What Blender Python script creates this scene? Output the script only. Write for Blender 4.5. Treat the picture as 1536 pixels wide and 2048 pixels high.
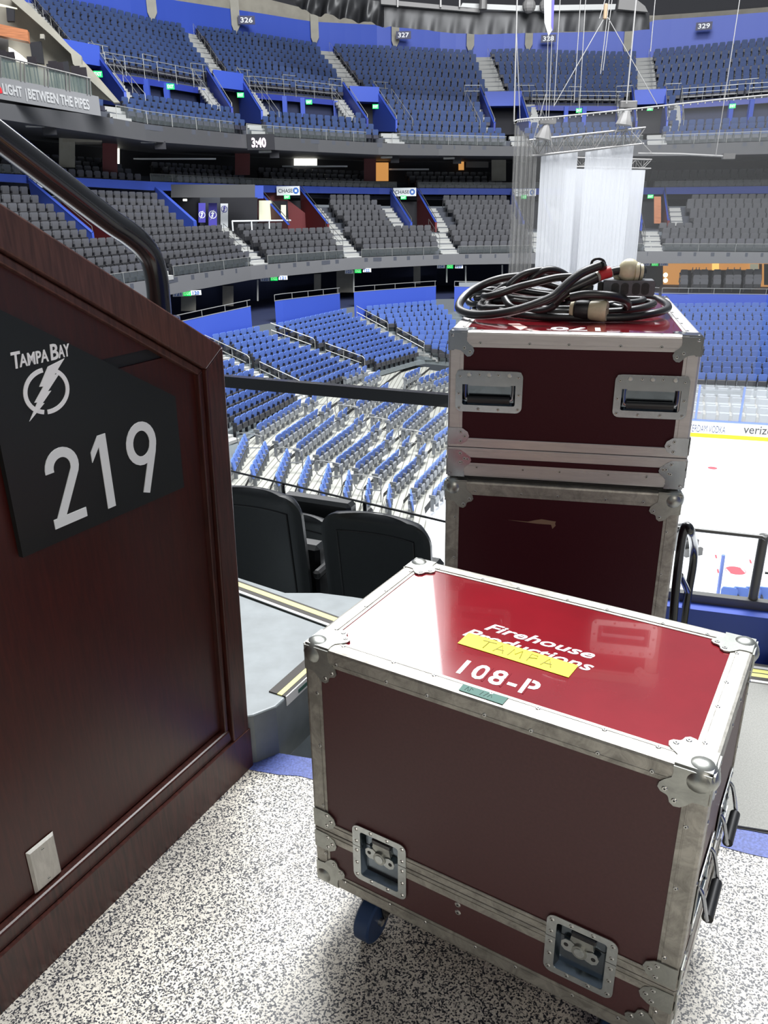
import bpy, math, random
import numpy as np
from mathutils import Vector, Matrix
random.seed(7)
for o in list(bpy.data.objects): bpy.data.objects.remove(o)
SC = bpy.context.scene
COL = SC.collection
# ---------------------------------------------------------------- camera, light, exposure
CAM_H, PITCH, ROLL, FPX = 1.56, 0.37901, -0.01488, 1567.0
def cam_axes():
    cp, sp = math.cos(PITCH), math.sin(PITCH)
    fw = Vector((0, cp, -sp)); rt = Vector((1, 0, 0)); up = rt.cross(fw)
    c, s = math.cos(ROLL), math.sin(ROLL)
    return c*rt+s*up, -s*rt+c*up, fw
CR, CU, CF = cam_axes()
CP = Vector((0, 0, CAM_H))
cd = bpy.data.cameras.new('camera'); co = bpy.data.objects.new('camera', cd); COL.objects.link(co)
co.matrix_world = Matrix.Translation(CP) @ Matrix((CR, CU, -CF)).transposed().to_4x4()
cd.sensor_fit = 'VERTICAL'; cd.sensor_height = 36.0; cd.lens = 36.0*FPX/2048
cd.clip_start = 0.02; cd.clip_end = 400
SC.camera = co
SC.view_settings.view_transform = 'Standard'; SC.view_settings.look = 'None'
SC.view_settings.gamma = 1; SC.view_settings.use_curve_mapping = False
SC.view_settings.exposure = 0.0
W = bpy.data.worlds.new('hall_air'); SC.world = W; W.use_nodes = True
W.node_tree.nodes['Background'].inputs[0].default_value = (0.80, 0.90, 1.0, 1)
W.node_tree.nodes['Background'].inputs[1].default_value = 0.26
def area(name, loc, target, size, power, color=(1, 1, 1), sizey=None):
    d = bpy.data.lights.new(name, 'AREA'); d.energy = power; d.size = size; d.color = color
    if sizey: d.shape = 'RECTANGLE'; d.size_y = sizey
    o = bpy.data.objects.new(name, d); COL.objects.link(o); o.location = loc
    o.rotation_euler = (Vector(target)-Vector(loc)).to_track_quat('-Z', 'Y').to_euler()
    return o
area('rink_light', (8, 22, 36), (8, 26, -9), 26, 46000, (0.96, 0.98, 1.0), 20)
area('far_stand_light', (10, 30, 20), (8, 62, 2), 14, 10500, (0.95, 0.97, 1.0))
area('bowl_light', (3, 7, 20), (0, 3, 0), 6, 800, (1.0, 0.97, 0.92))

area('side_flood', (-3.9, 28.5, 20), (0, 0, 1), 13, 4200, (1, 1, 1), 15)

area('rear_fill_light', (0.6, -1.8, 2.9), (-0.4, 1.6, 0.7), 1.4, 36, (1.0, 0.93, 0.85))  # added fill from behind the camera, brightens sign, wood and case fronts

def ray(x, y): return (x-768)/FPX*CR-(y-1024)/FPX*CU+CF
def onz(x, y, z):
    d = ray(x, y); return CP+d*((z-CAM_H)/d.z)
def aty(x, y, Y):
    d = ray(x, y); return CP+d*(Y/d.y)
def onpl(x, y, P, n):
    d = ray(x, y); return CP+d*((P-CP).dot(n)/d.dot(n))
def pix(P):
    d = P-CP; k = d.dot(CF)
    if k <= 0.01: return (-9999, -9999)
    return 768+FPX*d.dot(CR)/k, 1024-FPX*d.dot(CU)/k
def elaz(x, y):
    d = ray(x, y); return math.atan2(d.z, math.hypot(d.x, d.y)), math.degrees(math.atan2(d.x, d.y))

# ---------------------------------------------------------------- materials
def nt(name):
    m = bpy.data.materials.new(name); m.use_nodes = True
    return m, m.node_tree, m.node_tree.nodes['Principled BSDF']
def mat(name, col, rough=0.6, metal=0.0, coat=0.0, noise=0.0, nscale=20.0, bump=0.0, stretch=None, spec=0.5, emit=None, estr=0.0, alpha=1.0):
    m, t, b = nt(name)
    b.inputs['Base Color'].default_value = (*col, 1); b.inputs['Roughness'].default_value = rough
    b.inputs['Metallic'].default_value = metal; b.inputs['Coat Weight'].default_value = coat
    b.inputs['Specular IOR Level'].default_value = spec
    if emit: b.inputs['Emission Color'].default_value = (*emit, 1); b.inputs['Emission Strength'].default_value = estr
    b.inputs['Alpha'].default_value = alpha
    if noise or bump:
        tc = t.nodes.new('ShaderNodeTexCoord'); mp = t.nodes.new('ShaderNodeMapping'); n = t.nodes.new('ShaderNodeTexNoise')
        if stretch: mp.inputs['Scale'].default_value = stretch
        n.inputs['Scale'].default_value = nscale; n.inputs['Detail'].default_value = 5
        t.links.new(tc.outputs['Object'], mp.inputs[0]); t.links.new(mp.outputs[0], n.inputs['Vector'])
        if noise:
            r = t.nodes.new('ShaderNodeValToRGB')
            r.color_ramp.elements[0].position = 0.3; r.color_ramp.elements[1].position = 0.7
            r.color_ramp.elements[0].color = (*[c*(1-noise) for c in col], 1)
            r.color_ramp.elements[1].color = (*[min(1, c*(1+noise)) for c in col], 1)
            t.links.new(n.outputs['Fac'], r.inputs[0]); t.links.new(r.outputs[0], b.inputs['Base Color'])
        if bump:
            bp = t.nodes.new('ShaderNodeBump'); bp.inputs['Strength'].default_value = bump; bp.inputs['Distance'].default_value = 0.002
            t.links.new(n.outputs['Fac'], bp.inputs['Height']); t.links.new(bp.outputs[0], b.inputs['Normal'])
    return m
M = {}
def wood(name, c1, c2, rot):
    m, t, b = nt(name)
    tc = t.nodes.new('ShaderNodeTexCoord'); mp = t.nodes.new('ShaderNodeMapping'); mp.inputs['Scale'].default_value = (14, 14, 1.2)
    mp.inputs['Rotation'].default_value = rot
    n = t.nodes.new('ShaderNodeTexNoise'); n.inputs['Scale'].default_value = 9; n.inputs['Detail'].default_value = 8; n.inputs['Distortion'].default_value = 0.6
    n2 = t.nodes.new('ShaderNodeTexNoise'); n2.inputs['Scale'].default_value = 1.8
    r = t.nodes.new('ShaderNodeValToRGB'); r.color_ramp.elements[0].position = 0.32; r.color_ramp.elements[1].position = 0.72
    r.color_ramp.elements[0].color = (*c1, 1); r.color_ramp.elements[1].color = (*c2, 1)
    mx = t.nodes.new('ShaderNodeMixRGB'); mx.blend_type = 'MULTIPLY'; mx.inputs[0].default_value = 0.45
    t.links.new(tc.outputs['Object'], mp.inputs[0]); t.links.new(mp.outputs[0], n.inputs['Vector']); t.links.new(tc.outputs['Object'], n2.inputs['Vector'])
    t.links.new(n.outputs['Fac'], r.inputs[0]); t.links.new(r.outputs[0], mx.inputs[1]); t.links.new(n2.outputs['Color'], mx.inputs[2])
    t.links.new(mx.outputs[0], b.inputs['Base Color'])
    b.inputs['Roughness'].default_value = 0.38; b.inputs['Coat Weight'].default_value = 0.15; b.inputs['Coat Roughness'].default_value = 0.25
    bp = t.nodes.new('ShaderNodeBump'); bp.inputs['Strength'].default_value = 0.15; bp.inputs['Distance'].default_value = 0.001
    t.links.new(n.outputs['Fac'], bp.inputs['Height']); t.links.new(bp.outputs[0], b.inputs['Normal'])
    return m
M['wood'] = wood('mahogany_panel', (0.048, 0.008, 0.006), (0.078, 0.012, 0.008), (0, 0, 0))
M['wood_frame'] = wood('mahogany_frame', (0.060, 0.020, 0.016), (0.14, 0.050, 0.040), (0, math.radians(59), math.radians(0)))
M['wood_post'] = wood('mahogany_post', (0.035, 0.009, 0.007), (0.10, 0.024, 0.018), (0, 0, 0))
def terrazzo():
    m, t, b = nt('speckled_epoxy_floor')
    tc = t.nodes.new('ShaderNodeTexCoord')
    v0 = t.nodes.new('ShaderNodeTexVoronoi'); v0.inputs['Scale'].default_value = 310
    v = t.nodes.new('ShaderNodeSeparateColor')
    t.links.new(v0.outputs['Color'], v.inputs[0])
    r = t.nodes.new('ShaderNodeValToRGB'); e = r.color_ramp.elements
    e[0].position = 0.18; e[0].color = (0.02, 0.022, 0.032, 1); e[1].position = 0.85; e[1].color = (0.78, 0.74, 0.65, 1)
    for p, c in ((0.30, (0.09, 0.09, 0.10)), (0.40, (0.36, 0.34, 0.30)), (0.52, (0.66, 0.62, 0.54))):
        x = e.new(p); x.color = (*c, 1)
    n2 = t.nodes.new('ShaderNodeTexNoise'); n2.inputs['Scale'].default_value = 3.0
    r2 = t.nodes.new('ShaderNodeValToRGB'); r2.color_ramp.elements[0].position = 0.3; r2.color_ramp.elements[0].color = (0.72, 0.72, 0.74, 1); r2.color_ramp.elements[1].position = 0.6; r2.color_ramp.elements[1].color = (1, 1, 1, 1)
    mx = t.nodes.new('ShaderNodeMixRGB'); mx.blend_type = 'MULTIPLY'; mx.inputs[0].default_value = 1
    L = t.links.new
    L(tc.outputs['Object'], v0.inputs['Vector']); L(tc.outputs['Object'], n2.inputs['Vector']); L(v.outputs[0], r.inputs[0]); L(n2.outputs['Fac'], r2.inputs[0])
    L(r.outputs[0], mx.inputs[1]); L(r2.outputs[0], mx.inputs[2]); L(mx.outputs[0], b.inputs['Base Color'])
    b.inputs['Roughness'].default_value = 0.45
    return m
M['terrazzo'] = terrazzo()
def metal(name, col, rough, amt=0.35, sc=(60, 60, 60), met=0.9):
    m, t, b = nt(name)
    tc = t.nodes.new('ShaderNodeTexCoord'); mp = t.nodes.new('ShaderNodeMapping'); mp.inputs['Scale'].default_value = sc
    n = t.nodes.new('ShaderNodeTexNoise'); n.inputs['Scale'].default_value = 1; n.inputs['Detail'].default_value = 9; n.inputs['Roughness'].default_value = 0.7; n.inputs['Distortion'].default_value = 0.8
    r = t.nodes.new('ShaderNodeValToRGB'); r.color_ramp.elements[0].position = 0.35; r.color_ramp.elements[1].position = 0.62
    r.color_ramp.elements[0].color = (*[c*(1-amt) for c in col], 1); r.color_ramp.elements[1].color = (*col, 1)
    r2 = t.nodes.new('ShaderNodeMapRange'); r2.inputs[3].default_value = rough+0.12; r2.inputs[4].default_value = rough-0.06
    L = t.links.new
    L(tc.outputs['Object'], mp.inputs[0]); L(mp.outputs[0], n.inputs['Vector']); L(n.outputs['Fac'], r.inputs[0]); L(r.outputs[0], b.inputs['Base Color'])
    L(n.outputs['Fac'], r2.inputs[0]); L(r2.outputs[0], b.inputs['Roughness'])
    b.inputs['Metallic'].default_value = met
    return m
M['alu_worn'] = metal('worn_aluminium', (0.46, 0.44, 0.395), 0.46, 0.42, (26, 26, 26), 0.8)
M['alu_new'] = metal('clean_aluminium', (0.60, 0.58, 0.57), 0.36, 0.12, (8, 8, 60), 0.7)
M['corner_steel'] = metal('zinc_corner_steel', (0.42, 0.43, 0.40), 0.34, 0.25, (22, 22, 22), 0.9)
M['corner_new'] = metal('bright_corner_steel', (0.42, 0.44, 0.47), 0.16, 0.15, (12, 12, 12), 0.95)
M['latch_steel'] = metal('latch_steel', (0.62, 0.65, 0.64), 0.28, 0.22, (30, 30, 30), 0.9)
M['dish'] = metal('polished_dish', (0.24, 0.28, 0.32), 0.14, 0.2, (20, 20, 20), 1.0)
M['rivet'] = mat('rivet_steel', (0.55, 0.55, 0.52), 0.3, 0.9)
M['rivet_hole'] = mat('rivet_hole', (0.01, 0.01, 0.01), 0.6)
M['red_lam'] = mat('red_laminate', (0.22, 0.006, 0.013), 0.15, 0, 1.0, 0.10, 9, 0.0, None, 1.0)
M['red_lam_shade_a'] = mat('red_laminate_shaded_grey', (0.072, 0.022, 0.023), 0.5, 0, 0.0, 0.08, 160, 0.12)  # lid red darkened and greyed, shade of the front case's sides painted in
M['red_lam_shade_bc'] = mat('red_laminate_shaded', (0.040, 0.003, 0.007), 0.5, 0, 0.0, 0.06, 160, 0.12, None, 0.22)  # same red painted much darker for the shaded faces of the stack
M['black_rubber'] = mat('black_rubber', (0.012, 0.012, 0.013), 0.45)
M['black_metal'] = mat('black_painted_steel', (0.010, 0.010, 0.012), 0.22, 0, 0.4)
M['black_vinyl'] = mat('black_seat_vinyl', (0.005, 0.006, 0.007), 0.36, 0, 0.05, 0.2, 60, 0.1)
M['cable'] = mat('cable_rubber', (0.014, 0.013, 0.014), 0.38, 0, 0.1)
M['cream'] = mat('cream_nylon', (0.62, 0.56, 0.38), 0.35, 0, 0, 0.12, 40)
M['box_black'] = mat('outlet_box_black', (0.10, 0.105, 0.115), 0.5, 0, 0, 0.1, 200, 0.2)
M['red_tape'] = mat('red_tape', (0.55, 0.03, 0.03), 0.45)
M['clear_sleeve'] = mat('clear_sleeve', (0.35, 0.33, 0.28), 0.3)
M['yellow_tape'] = mat('yellow_tape', (0.90, 0.80, 0.01), 0.5)
M['green_tape'] = mat('green_tape', (0.015, 0.10, 0.075), 0.5)
M['ink'] = mat('marker_ink', (0.22, 0.20, 0.02), 0.6)
M['ink2'] = mat('marker_ink_dark', (0.005, 0.03, 0.02), 0.6)
M['white_paint'] = mat('white_paint', (0.92, 0.92, 0.92), 0.5)
M['sign_black'] = mat('sign_black', (0.006, 0.008, 0.008), 0.4, 0, 0, 0.1, 400)
M['sign_grey'] = mat('sign_grey', (0.80, 0.82, 0.82), 0.45)
M['plate'] = metal('brushed_plate', (0.62, 0.60, 0.55), 0.5, 0.2, (60, 60, 12), 0.5)
M['grey_paint'] = mat('grey_deck_paint', (0.16, 0.182, 0.19), 0.42, 0, 0, 0.14, 12, 0.15)
M['grey_walk'] = mat('grey_walkway', (0.26, 0.26, 0.24), 0.75, 0, 0, 0.16, 240, 0.3)
M['blue_band'] = mat('blue_floor_band', (0.07, 0.10, 0.32), 0.5, 0, 0, 0.4, 150)
M['grip_black'] = mat('nosing_grit', (0.055, 0.05, 0.045), 0.8, 0, 0, 0.2, 500)
M['yellow'] = mat('nosing_yellow', (0.75, 0.72, 0.22), 0.6)
M['yellow2'] = mat('kickplate_yellow', (0.9, 0.75, 0.02), 0.5)
M['nosing_alu'] = mat('nosing_aluminium', (0.80, 0.80, 0.78), 0.4, 0.2)
M['blue_wall'] = mat('royal_blue_paint', (0.035, 0.075, 0.40), 0.5)
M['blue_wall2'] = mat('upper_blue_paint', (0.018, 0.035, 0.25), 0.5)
M['maroon'] = mat('maroon_wall_paint', (0.12, 0.014, 0.016), 0.5)
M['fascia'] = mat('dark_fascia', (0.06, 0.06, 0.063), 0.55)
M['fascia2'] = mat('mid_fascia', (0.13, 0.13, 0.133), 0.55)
M['conc_dark'] = mat('dark_tread_concrete', (0.055, 0.06, 0.075), 0.8)
M['conc'] = mat('concrete', (0.27, 0.25, 0.205), 0.8, 0, 0, 0.12, 1.5)
M['conc_light'] = mat('pale_concrete', (0.29, 0.275, 0.23), 0.8, 0, 0, 0.1, 1.5)
M['stair'] = mat('aisle_step_grey', (0.60, 0.605, 0.57), 0.7)
M['stair_r'] = mat('aisle_riser_grey', (0.30, 0.30, 0.29), 0.7)
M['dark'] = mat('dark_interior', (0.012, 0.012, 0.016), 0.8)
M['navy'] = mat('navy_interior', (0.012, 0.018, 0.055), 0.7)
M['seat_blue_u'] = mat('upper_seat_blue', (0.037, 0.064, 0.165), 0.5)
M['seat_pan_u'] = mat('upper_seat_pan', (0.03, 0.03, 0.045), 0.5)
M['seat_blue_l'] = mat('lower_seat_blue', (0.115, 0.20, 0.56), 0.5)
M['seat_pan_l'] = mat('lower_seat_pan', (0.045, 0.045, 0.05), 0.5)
M['seat_pan_r'] = mat('riser_seat_shell', (0.22, 0.23, 0.24), 0.5)
M['seat_frame'] = mat('seat_standard', (0.02, 0.02, 0.024), 0.5)
M['seat_blk'] = mat('club_seat_vinyl', (0.105, 0.105, 0.112), 0.32, 0, 0.25)
M['seat_blk_p'] = mat('club_seat_pan', (0.02, 0.02, 0.022), 0.4)
M['cover'] = mat('seat_cover', (0.27, 0.29, 0.31), 0.8)
M['rail'] = mat('galvanised_rail', (0.36, 0.36, 0.34), 0.4, 0.4)
M['rail_dark'] = mat('dark_rail', (0.12, 0.12, 0.115), 0.4, 0.3)
M['deck'] = mat('aluminium_decking', (0.78, 0.78, 0.70), 0.6, 0, 0, 0.08, 3)
M['gap'] = mat('decking_shadow_gap', (0.03, 0.03, 0.03), 0.8)
M['ice'] = mat('ice', (0.93, 0.95, 0.97), 0.25)
M['ice_red'] = mat('ice_red_paint', (0.75, 0.10, 0.12), 0.4)
M['board'] = mat('dasher_board', (0.93, 0.93, 0.91), 0.4)
M['board_blue'] = mat('dasher_cap_blue', (0.18, 0.26, 0.65), 0.4)
M['board_txt'] = mat('board_lettering', (0.05, 0.07, 0.16), 0.5)
M['board_txt2'] = mat('board_lettering_grey', (0.07, 0.07, 0.07), 0.5)
M['drape'] = mat('black_drape', (0.016, 0.016, 0.017), 0.45, 0, 0, 0.2, 0.6)
M['roof'] = mat('dark_roof', (0.02, 0.02, 0.024), 0.8)
M['truss'] = mat('truss_aluminium', (0.15, 0.145, 0.14), 0.4, 0.4)
M['truss_white'] = mat('white_steel', (0.34, 0.34, 0.33), 0.5)
M['rope'] = mat('white_rope', (0.20, 0.195, 0.19), 0.7)
M['wood_panel'] = mat('oak_soffit', (0.42, 0.16, 0.07), 0.45, 0, 0, 0.25, 6, 0, (0.3, 0.3, 6))
M['banner_grey'] = mat('party_deck_banner', (0.20, 0.20, 0.205), 0.5)
M['banner_txt'] = mat('banner_lettering', (0.42, 0.42, 0.42), 0.5)
M['banner_red'] = mat('banner_red', (0.65, 0.02, 0.03), 0.5)
M['sign_white'] = mat('sign_white', (0.80, 0.82, 0.83), 0.5)
M['chase_txt'] = mat('sign_dark_lettering', (0.05, 0.06, 0.08), 0.5)
M['chase_blue'] = mat('sign_blue', (0.03, 0.14, 0.5), 0.5)
M['exit'] = mat('exit_green', (0.0, 0.5, 0.1), 0.5, emit=(0.0, 0.9, 0.12), estr=0.6)
M['exit_txt'] = mat('exit_lettering', (0.9, 1, 0.9), 0.5, emit=(0.3, 1, 0.35), estr=0.5)
M['lit_pink'] = mat('clock_led', (1, 0.8, 0.9), 0.5, emit=(1.0, 0.72, 0.9), estr=2.2)
M['lit_white'] = mat('lit_window', (1, 1, 1), 0.5, emit=(1.0, 0.98, 0.85), estr=2.6)
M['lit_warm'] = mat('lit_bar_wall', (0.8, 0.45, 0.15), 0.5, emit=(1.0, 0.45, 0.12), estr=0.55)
M['lit_warm2'] = mat('lit_bulbs', (1, 0.8, 0.5), 0.5, emit=(1.0, 0.80, 0.50), estr=3.0)
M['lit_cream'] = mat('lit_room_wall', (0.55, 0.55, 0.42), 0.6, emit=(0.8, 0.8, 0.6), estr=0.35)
M['purple'] = mat('club_banner_blue', (0.06, 0.05, 0.35), 0.5)
M['board_mat'] = mat('bar_furniture', (0.03, 0.025, 0.03), 0.5)
def glassm(name, col, mix, rough=0.05):
    m, t, b = nt(name); t.nodes.remove(b)
    out = t.nodes['Material Output']; tr = t.nodes.new('ShaderNodeBsdfTransparent'); g = t.nodes.new('ShaderNodeBsdfGlossy'); g.inputs['Roughness'].default_value = rough
    d = t.nodes.new('ShaderNodeBsdfDiffuse'); d.inputs['Color'].default_value = (*col, 1)
    a = t.nodes.new('ShaderNodeMixShader'); a.inputs[0].default_value = 0.5
    mx = t.nodes.new('ShaderNodeMixShader'); mx.inputs[0].default_value = mix
    L = t.links.new
    L(g.outputs[0], a.inputs[1]); L(d.outputs[0], a.inputs[2]); L(tr.outputs[0], mx.inputs[1]); L(a.outputs[0], mx.inputs[2]); L(mx.outputs[0], out.inputs[0])
    return m
def netm(name, col, mix, trans=0.0):
    m, t, b = nt(name); t.nodes.remove(b)
    out = t.nodes['Material Output']; tr = t.nodes.new('ShaderNodeBsdfTransparent')
    d = t.nodes.new('ShaderNodeBsdfDiffuse'); d.inputs['Color'].default_value = (*col, 1)
    mx = t.nodes.new('ShaderNodeMixShader'); mx.inputs[0].default_value = mix
    L = t.links.new; src = d
    if trans:
        d2 = t.nodes.new('ShaderNodeBsdfTranslucent'); d2.inputs['Color'].default_value = (*col, 1)
        a = t.nodes.new('ShaderNodeMixShader'); a.inputs[0].default_value = trans
        L(d.outputs[0], a.inputs[1]); L(d2.outputs[0], a.inputs[2]); src = a
    L(tr.outputs[0], mx.inputs[1]); L(src.outputs[0], mx.inputs[2]); L(mx.outputs[0], out.inputs[0])
    return m
M['glass'] = glassm('clear_glass', (0.7, 0.8, 0.78), 0.05, 0.3)
M['glass_rink'] = glassm('rink_glass', (0.9, 0.95, 1.0), 0.16)
M['net'] = netm('fine_safety_net', (0.16, 0.16, 0.16), 0.15)
M['net_dense'] = netm('gathered_net', (0.34, 0.335, 0.32), 0.42)
M['sheer'] = netm('sheer_white_fabric', (0.72, 0.73, 0.75), 0.86, 0.45)

# ---------------------------------------------------------------- mesh helpers
class MB:
    def __init__(s): s.v = []; s.f = []; s.m = []; s.mats = []
    def mi(s, m):
        if m not in s.mats: s.mats.append(m)
        return s.mats.index(m)
    def add(s, vs, fs, m):
        b = len(s.v); s.v += [tuple(v) for v in vs]; k = s.mi(m)
        for f in fs: s.f.append([b+i for i in f]); s.m.append(k)
    def quad(s, a, b, c, d, m): s.add([a, b, c, d], [(0, 1, 2, 3)], m)
    def box(s, x0, x1, y0, y1, z0, z1, m, T=None, bev=0.0):
        if bev > 0:
            vs = []; 
            e = bev
            for (X, Y, Z) in ((0, 0, 0), (1, 0, 0), (1, 1, 0), (0, 1, 0), (0, 0, 1), (1, 0, 1), (1, 1, 1), (0, 1, 1)):
                px, py, pz = (x0, x1)[X], (y0, y1)[Y], (z0, z1)[Z]
                sx, sy, sz = (1, -1)[X], (1, -1)[Y], (1, -1)[Z]
                vs += [Vector((px, py+sy*e, pz+sz*e)), Vector((px+sx*e, py, pz+sz*e)), Vector((px+sx*e, py+sy*e, pz))]
            F = []
            c = lambda i, k: i*3+k
            F += [(c(0, 0), c(4, 0), c(7, 0), c(3, 0)), (c(1, 0), c(2, 0), c(6, 0), c(5, 0)), (c(0, 1), c(1, 1), c(5, 1), c(4, 1)), (c(3, 1), c(7, 1), c(6, 1), c(2, 1)), (c(0, 2), c(3, 2), c(2, 2), c(1, 2)), (c(4, 2), c(5, 2), c(6, 2), c(7, 2))]
            for a, b, k1, k2 in ((0, 4, 0, 1), (1, 5, 0, 1), (2, 6, 0, 1), (3, 7, 0, 1), (0, 1, 1, 2), (2, 3, 1, 2), (4, 5, 1, 2), (6, 7, 1, 2), (0, 3, 0, 2), (1, 2, 0, 2), (4, 7, 0, 2), (5, 6, 0, 2)):
                F.append((c(a, k1), c(a, k2), c(b, k2), c(b, k1)))
            for i in range(8): F.append((c(i, 0), c(i, 1), c(i, 2)))
        else:
            vs = [Vector(p) for p in ((x0, y0, z0), (x1, y0, z0), (x1, y1, z0), (x0, y1, z0), (x0, y0, z1), (x1, y0, z1), (x1, y1, z1), (x0, y1, z1))]
            F = [(0, 3, 2, 1), (4, 5, 6, 7), (0, 1, 5, 4), (2, 3, 7, 6), (1, 2, 6, 5), (3, 0, 4, 7)]
        if T is not None: vs = [T @ v for v in vs]
        s.add(vs, F, m)
    def prism(s, pts, n0, n1, m, T=None, hole=None):
        # pts: 2D outline (u,v); extruded from n0 to n1 along third axis; T maps (u,v,n)
        k = len(pts)
        vs = [Vector((p[0], p[1], n0)) for p in pts]+[Vector((p[0], p[1], n1)) for p in pts]
        F = [tuple(range(k-1, -1, -1)), tuple(range(k, 2*k))]+[(i, (i+1) % k, k+(i+1) % k, k+i) for i in range(k)]
        if T is not None: vs = [T @ v for v in vs]
        s.add(vs, F, m)
    def ring(s, outer, inner, n0, n1, m, T=None):
        k = len(outer)
        vs = [Vector((*p, n0)) for p in outer]+[Vector((*p, n0)) for p in inner]+[Vector((*p, n1)) for p in outer]+[Vector((*p, n1)) for p in inner]
        F = []
        for i in range(k):
            j = (i+1) % k
            F += [(2*k+i, 2*k+j, 3*k+j, 3*k+i), (i, k+i, k+j, j), (i, j, 2*k+j, 2*k+i), (k+i, 3*k+i, 3*k+j, k+j)]
        if T is not None: vs = [T @ v for v in vs]
        s.add(vs, F, m)
    def tube(s, pts, r, m, n=8, closed=False, cap=True, rr=None):
        pts = [Vector(p) for p in pts]; k = len(pts)
        if k < 2: return
        vs = []; prev = None
        for i, p in enumerate(pts):
            if closed: t = pts[(i+1) % k]-pts[i-1]
            else: t = pts[min(i+1, k-1)]-pts[max(i-1, 0)]
            if t.length < 1e-9: t = Vector((0, 0, 1))
            t.normalize()
            if prev is None:
                a = Vector((0, 0, 1)) if abs(t.z) < 0.9 else Vector((1, 0, 0))
                u = a.cross(t).normalized()
            else:
                u = prev-t*prev.dot(t)
                u = u.normalized() if u.length > 1e-6 else t.orthogonal().normalized()
            prev = u; w = t.cross(u)
            R = rr[i] if rr else r
            vs += [p+(u*math.cos(2*math.pi*j/n)+w*math.sin(2*math.pi*j/n))*R for j in range(n)]
        F = []
        for i in range(k if closed else k-1):
            a = i*n; b = ((i+1) % k)*n
            for j in range(n): F.append((a+j, a+(j+1) % n, b+(j+1) % n, b+j))
        if cap and not closed:
            F.append(tuple(range(n-1, -1, -1))); F.append(tuple((k-1)*n+j for j in range(n)))
        s.add(vs, F, m)
    def cyl(s, a, b, r, m, n=12, r2=None): s.tube([a, b], r, m, n, rr=[r, r if r2 is None else r2])
    def sphere(s, c, r, m, T=None, n=12, k=7, sc=(1, 1, 1)):
        vs = []; F = []
        for i in range(k+1):
            ph = math.pi*i/k
            for j in range(n):
                th = 2*math.pi*j/n
                vs.append(Vector((c[0]+sc[0]*r*math.sin(ph)*math.cos(th), c[1]+sc[1]*r*math.sin(ph)*math.sin(th), c[2]+sc[2]*r*math.cos(ph))))
        for i in range(k):
            for j in range(n): F.append((i*n+j, i*n+(j+1) % n, (i+1)*n+(j+1) % n, (i+1)*n+j))
        if T is not None: vs = [T @ v for v in vs]
        s.add(vs, F, m)
    def mesh(s, name, smooth=False):
        me = bpy.data.meshes.new(name); me.from_pydata(s.v, [], s.f)
        for m in s.mats: me.materials.append(M[m])
        if len(s.mats) > 1: me.polygons.foreach_set('material_index', s.m)
        if smooth:
            me.polygons.foreach_set('use_smooth', [True]*len(me.polygons))
            try: me.set_sharp_from_angle(angle=math.radians(38))
            except Exception: pass
        me.update(); return me
    def build(s, name, parent=None, label=None, cat=None, group=None, kind=None, smooth=False, mw=None):
        o = bpy.data.objects.new(name, s.mesh(name, smooth)); COL.objects.link(o)
        if parent: o.parent = parent
        if mw is not None: o.matrix_local = mw
        return tag(o, label, cat, group, kind)
def tag(o, label=None, cat=None, group=None, kind=None):
    if label: o['label'] = label
    if cat: o['category'] = cat
    if group: o['group'] = group
    if kind: o['kind'] = kind
    return o
def empty(name, loc, rz=0.0, label=None, cat=None, group=None, kind=None):
    o = bpy.data.objects.new(name, None); COL.objects.link(o); o.location = loc; o.rotation_euler = (0, 0, rz); o.empty_display_size = 0.1
    return tag(o, label, cat, group, kind)
def catmull(P, n=8, closed=False):
    P = [Vector(p) for p in P]; k = len(P); out = []
    rng = k if closed else k-1
    for i in range(rng):
        p0 = P[(i-1) % k] if (closed or i > 0) else P[0]; p1 = P[i]; p2 = P[(i+1) % k]; p3 = P[(i+2) % k] if (closed or i+2 < k) else P[-1]
        for j in range(n):
            t = j/n
            out.append(0.5*((2*p1)+(p2-p0)*t+(2*p0-5*p1+4*p2-p3)*t*t+(3*p1-p0-3*p2+p3)*t**3))
    if not closed: out.append(P[-1])
    return out
def rrect(x0, x1, y0, y1, r, n=5):
    out = []
    for cx, cy, a in ((x1-r, y1-r, 0), (x0+r, y1-r, 90), (x0+r, y0+r, 180), (x1-r, y0+r, 270)):
        for i in range(n+1):
            t = math.radians(a+90*i/n); out.append((cx+r*math.cos(t), cy+r*math.sin(t)))
    return out
def textmesh(body, size, bold=0.0, ext=0.0005, align='LEFT', shear=0.0, sx=1.0, space=1.0):
    c = bpy.data.curves.new('lettering', 'FONT'); c.body = body; c.size = size; c.offset = bold; c.extrude = ext
    c.align_x = align; c.shear = shear; c.space_character = space; c.resolution_u = 3
    o = bpy.data.objects.new('lettering', c); COL.objects.link(o)
    dg = bpy.context.evaluated_depsgraph_get(); dg.update()
    me = bpy.data.meshes.new_from_object(o.evaluated_get(dg)); bpy.data.objects.remove(o)
    if sx != 1.0: me.transform(Matrix.Diagonal((sx, 1, 1, 1)))
    return me
def frame(o, xd, yd):
    """matrix with local x along xd, y along yd"""
    x = Vector(xd).normalized(); z = x.cross(Vector(yd)).normalized(); y = z.cross(x)
    return Matrix.Translation(Vector(o)) @ Matrix((x, y, z)).transposed().to_4x4()
def puttext(name, body, size, T, m, parent=None, **k):
    kk = {a: k.pop(a) for a in ('bold', 'ext', 'align', 'shear', 'sx', 'space') if a in k}
    me = textmesh(body, size, **kk); me.materials.clear(); me.materials.append(M[m])
    o = bpy.data.objects.new(name, me); COL.objects.link(o)
    if parent: o.parent = parent
    o.matrix_local = T
    return tag(o, **k)
M['wheel_blue'] = mat('wheel_blue', (0.02, 0.05, 0.13), 0.5)
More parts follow.
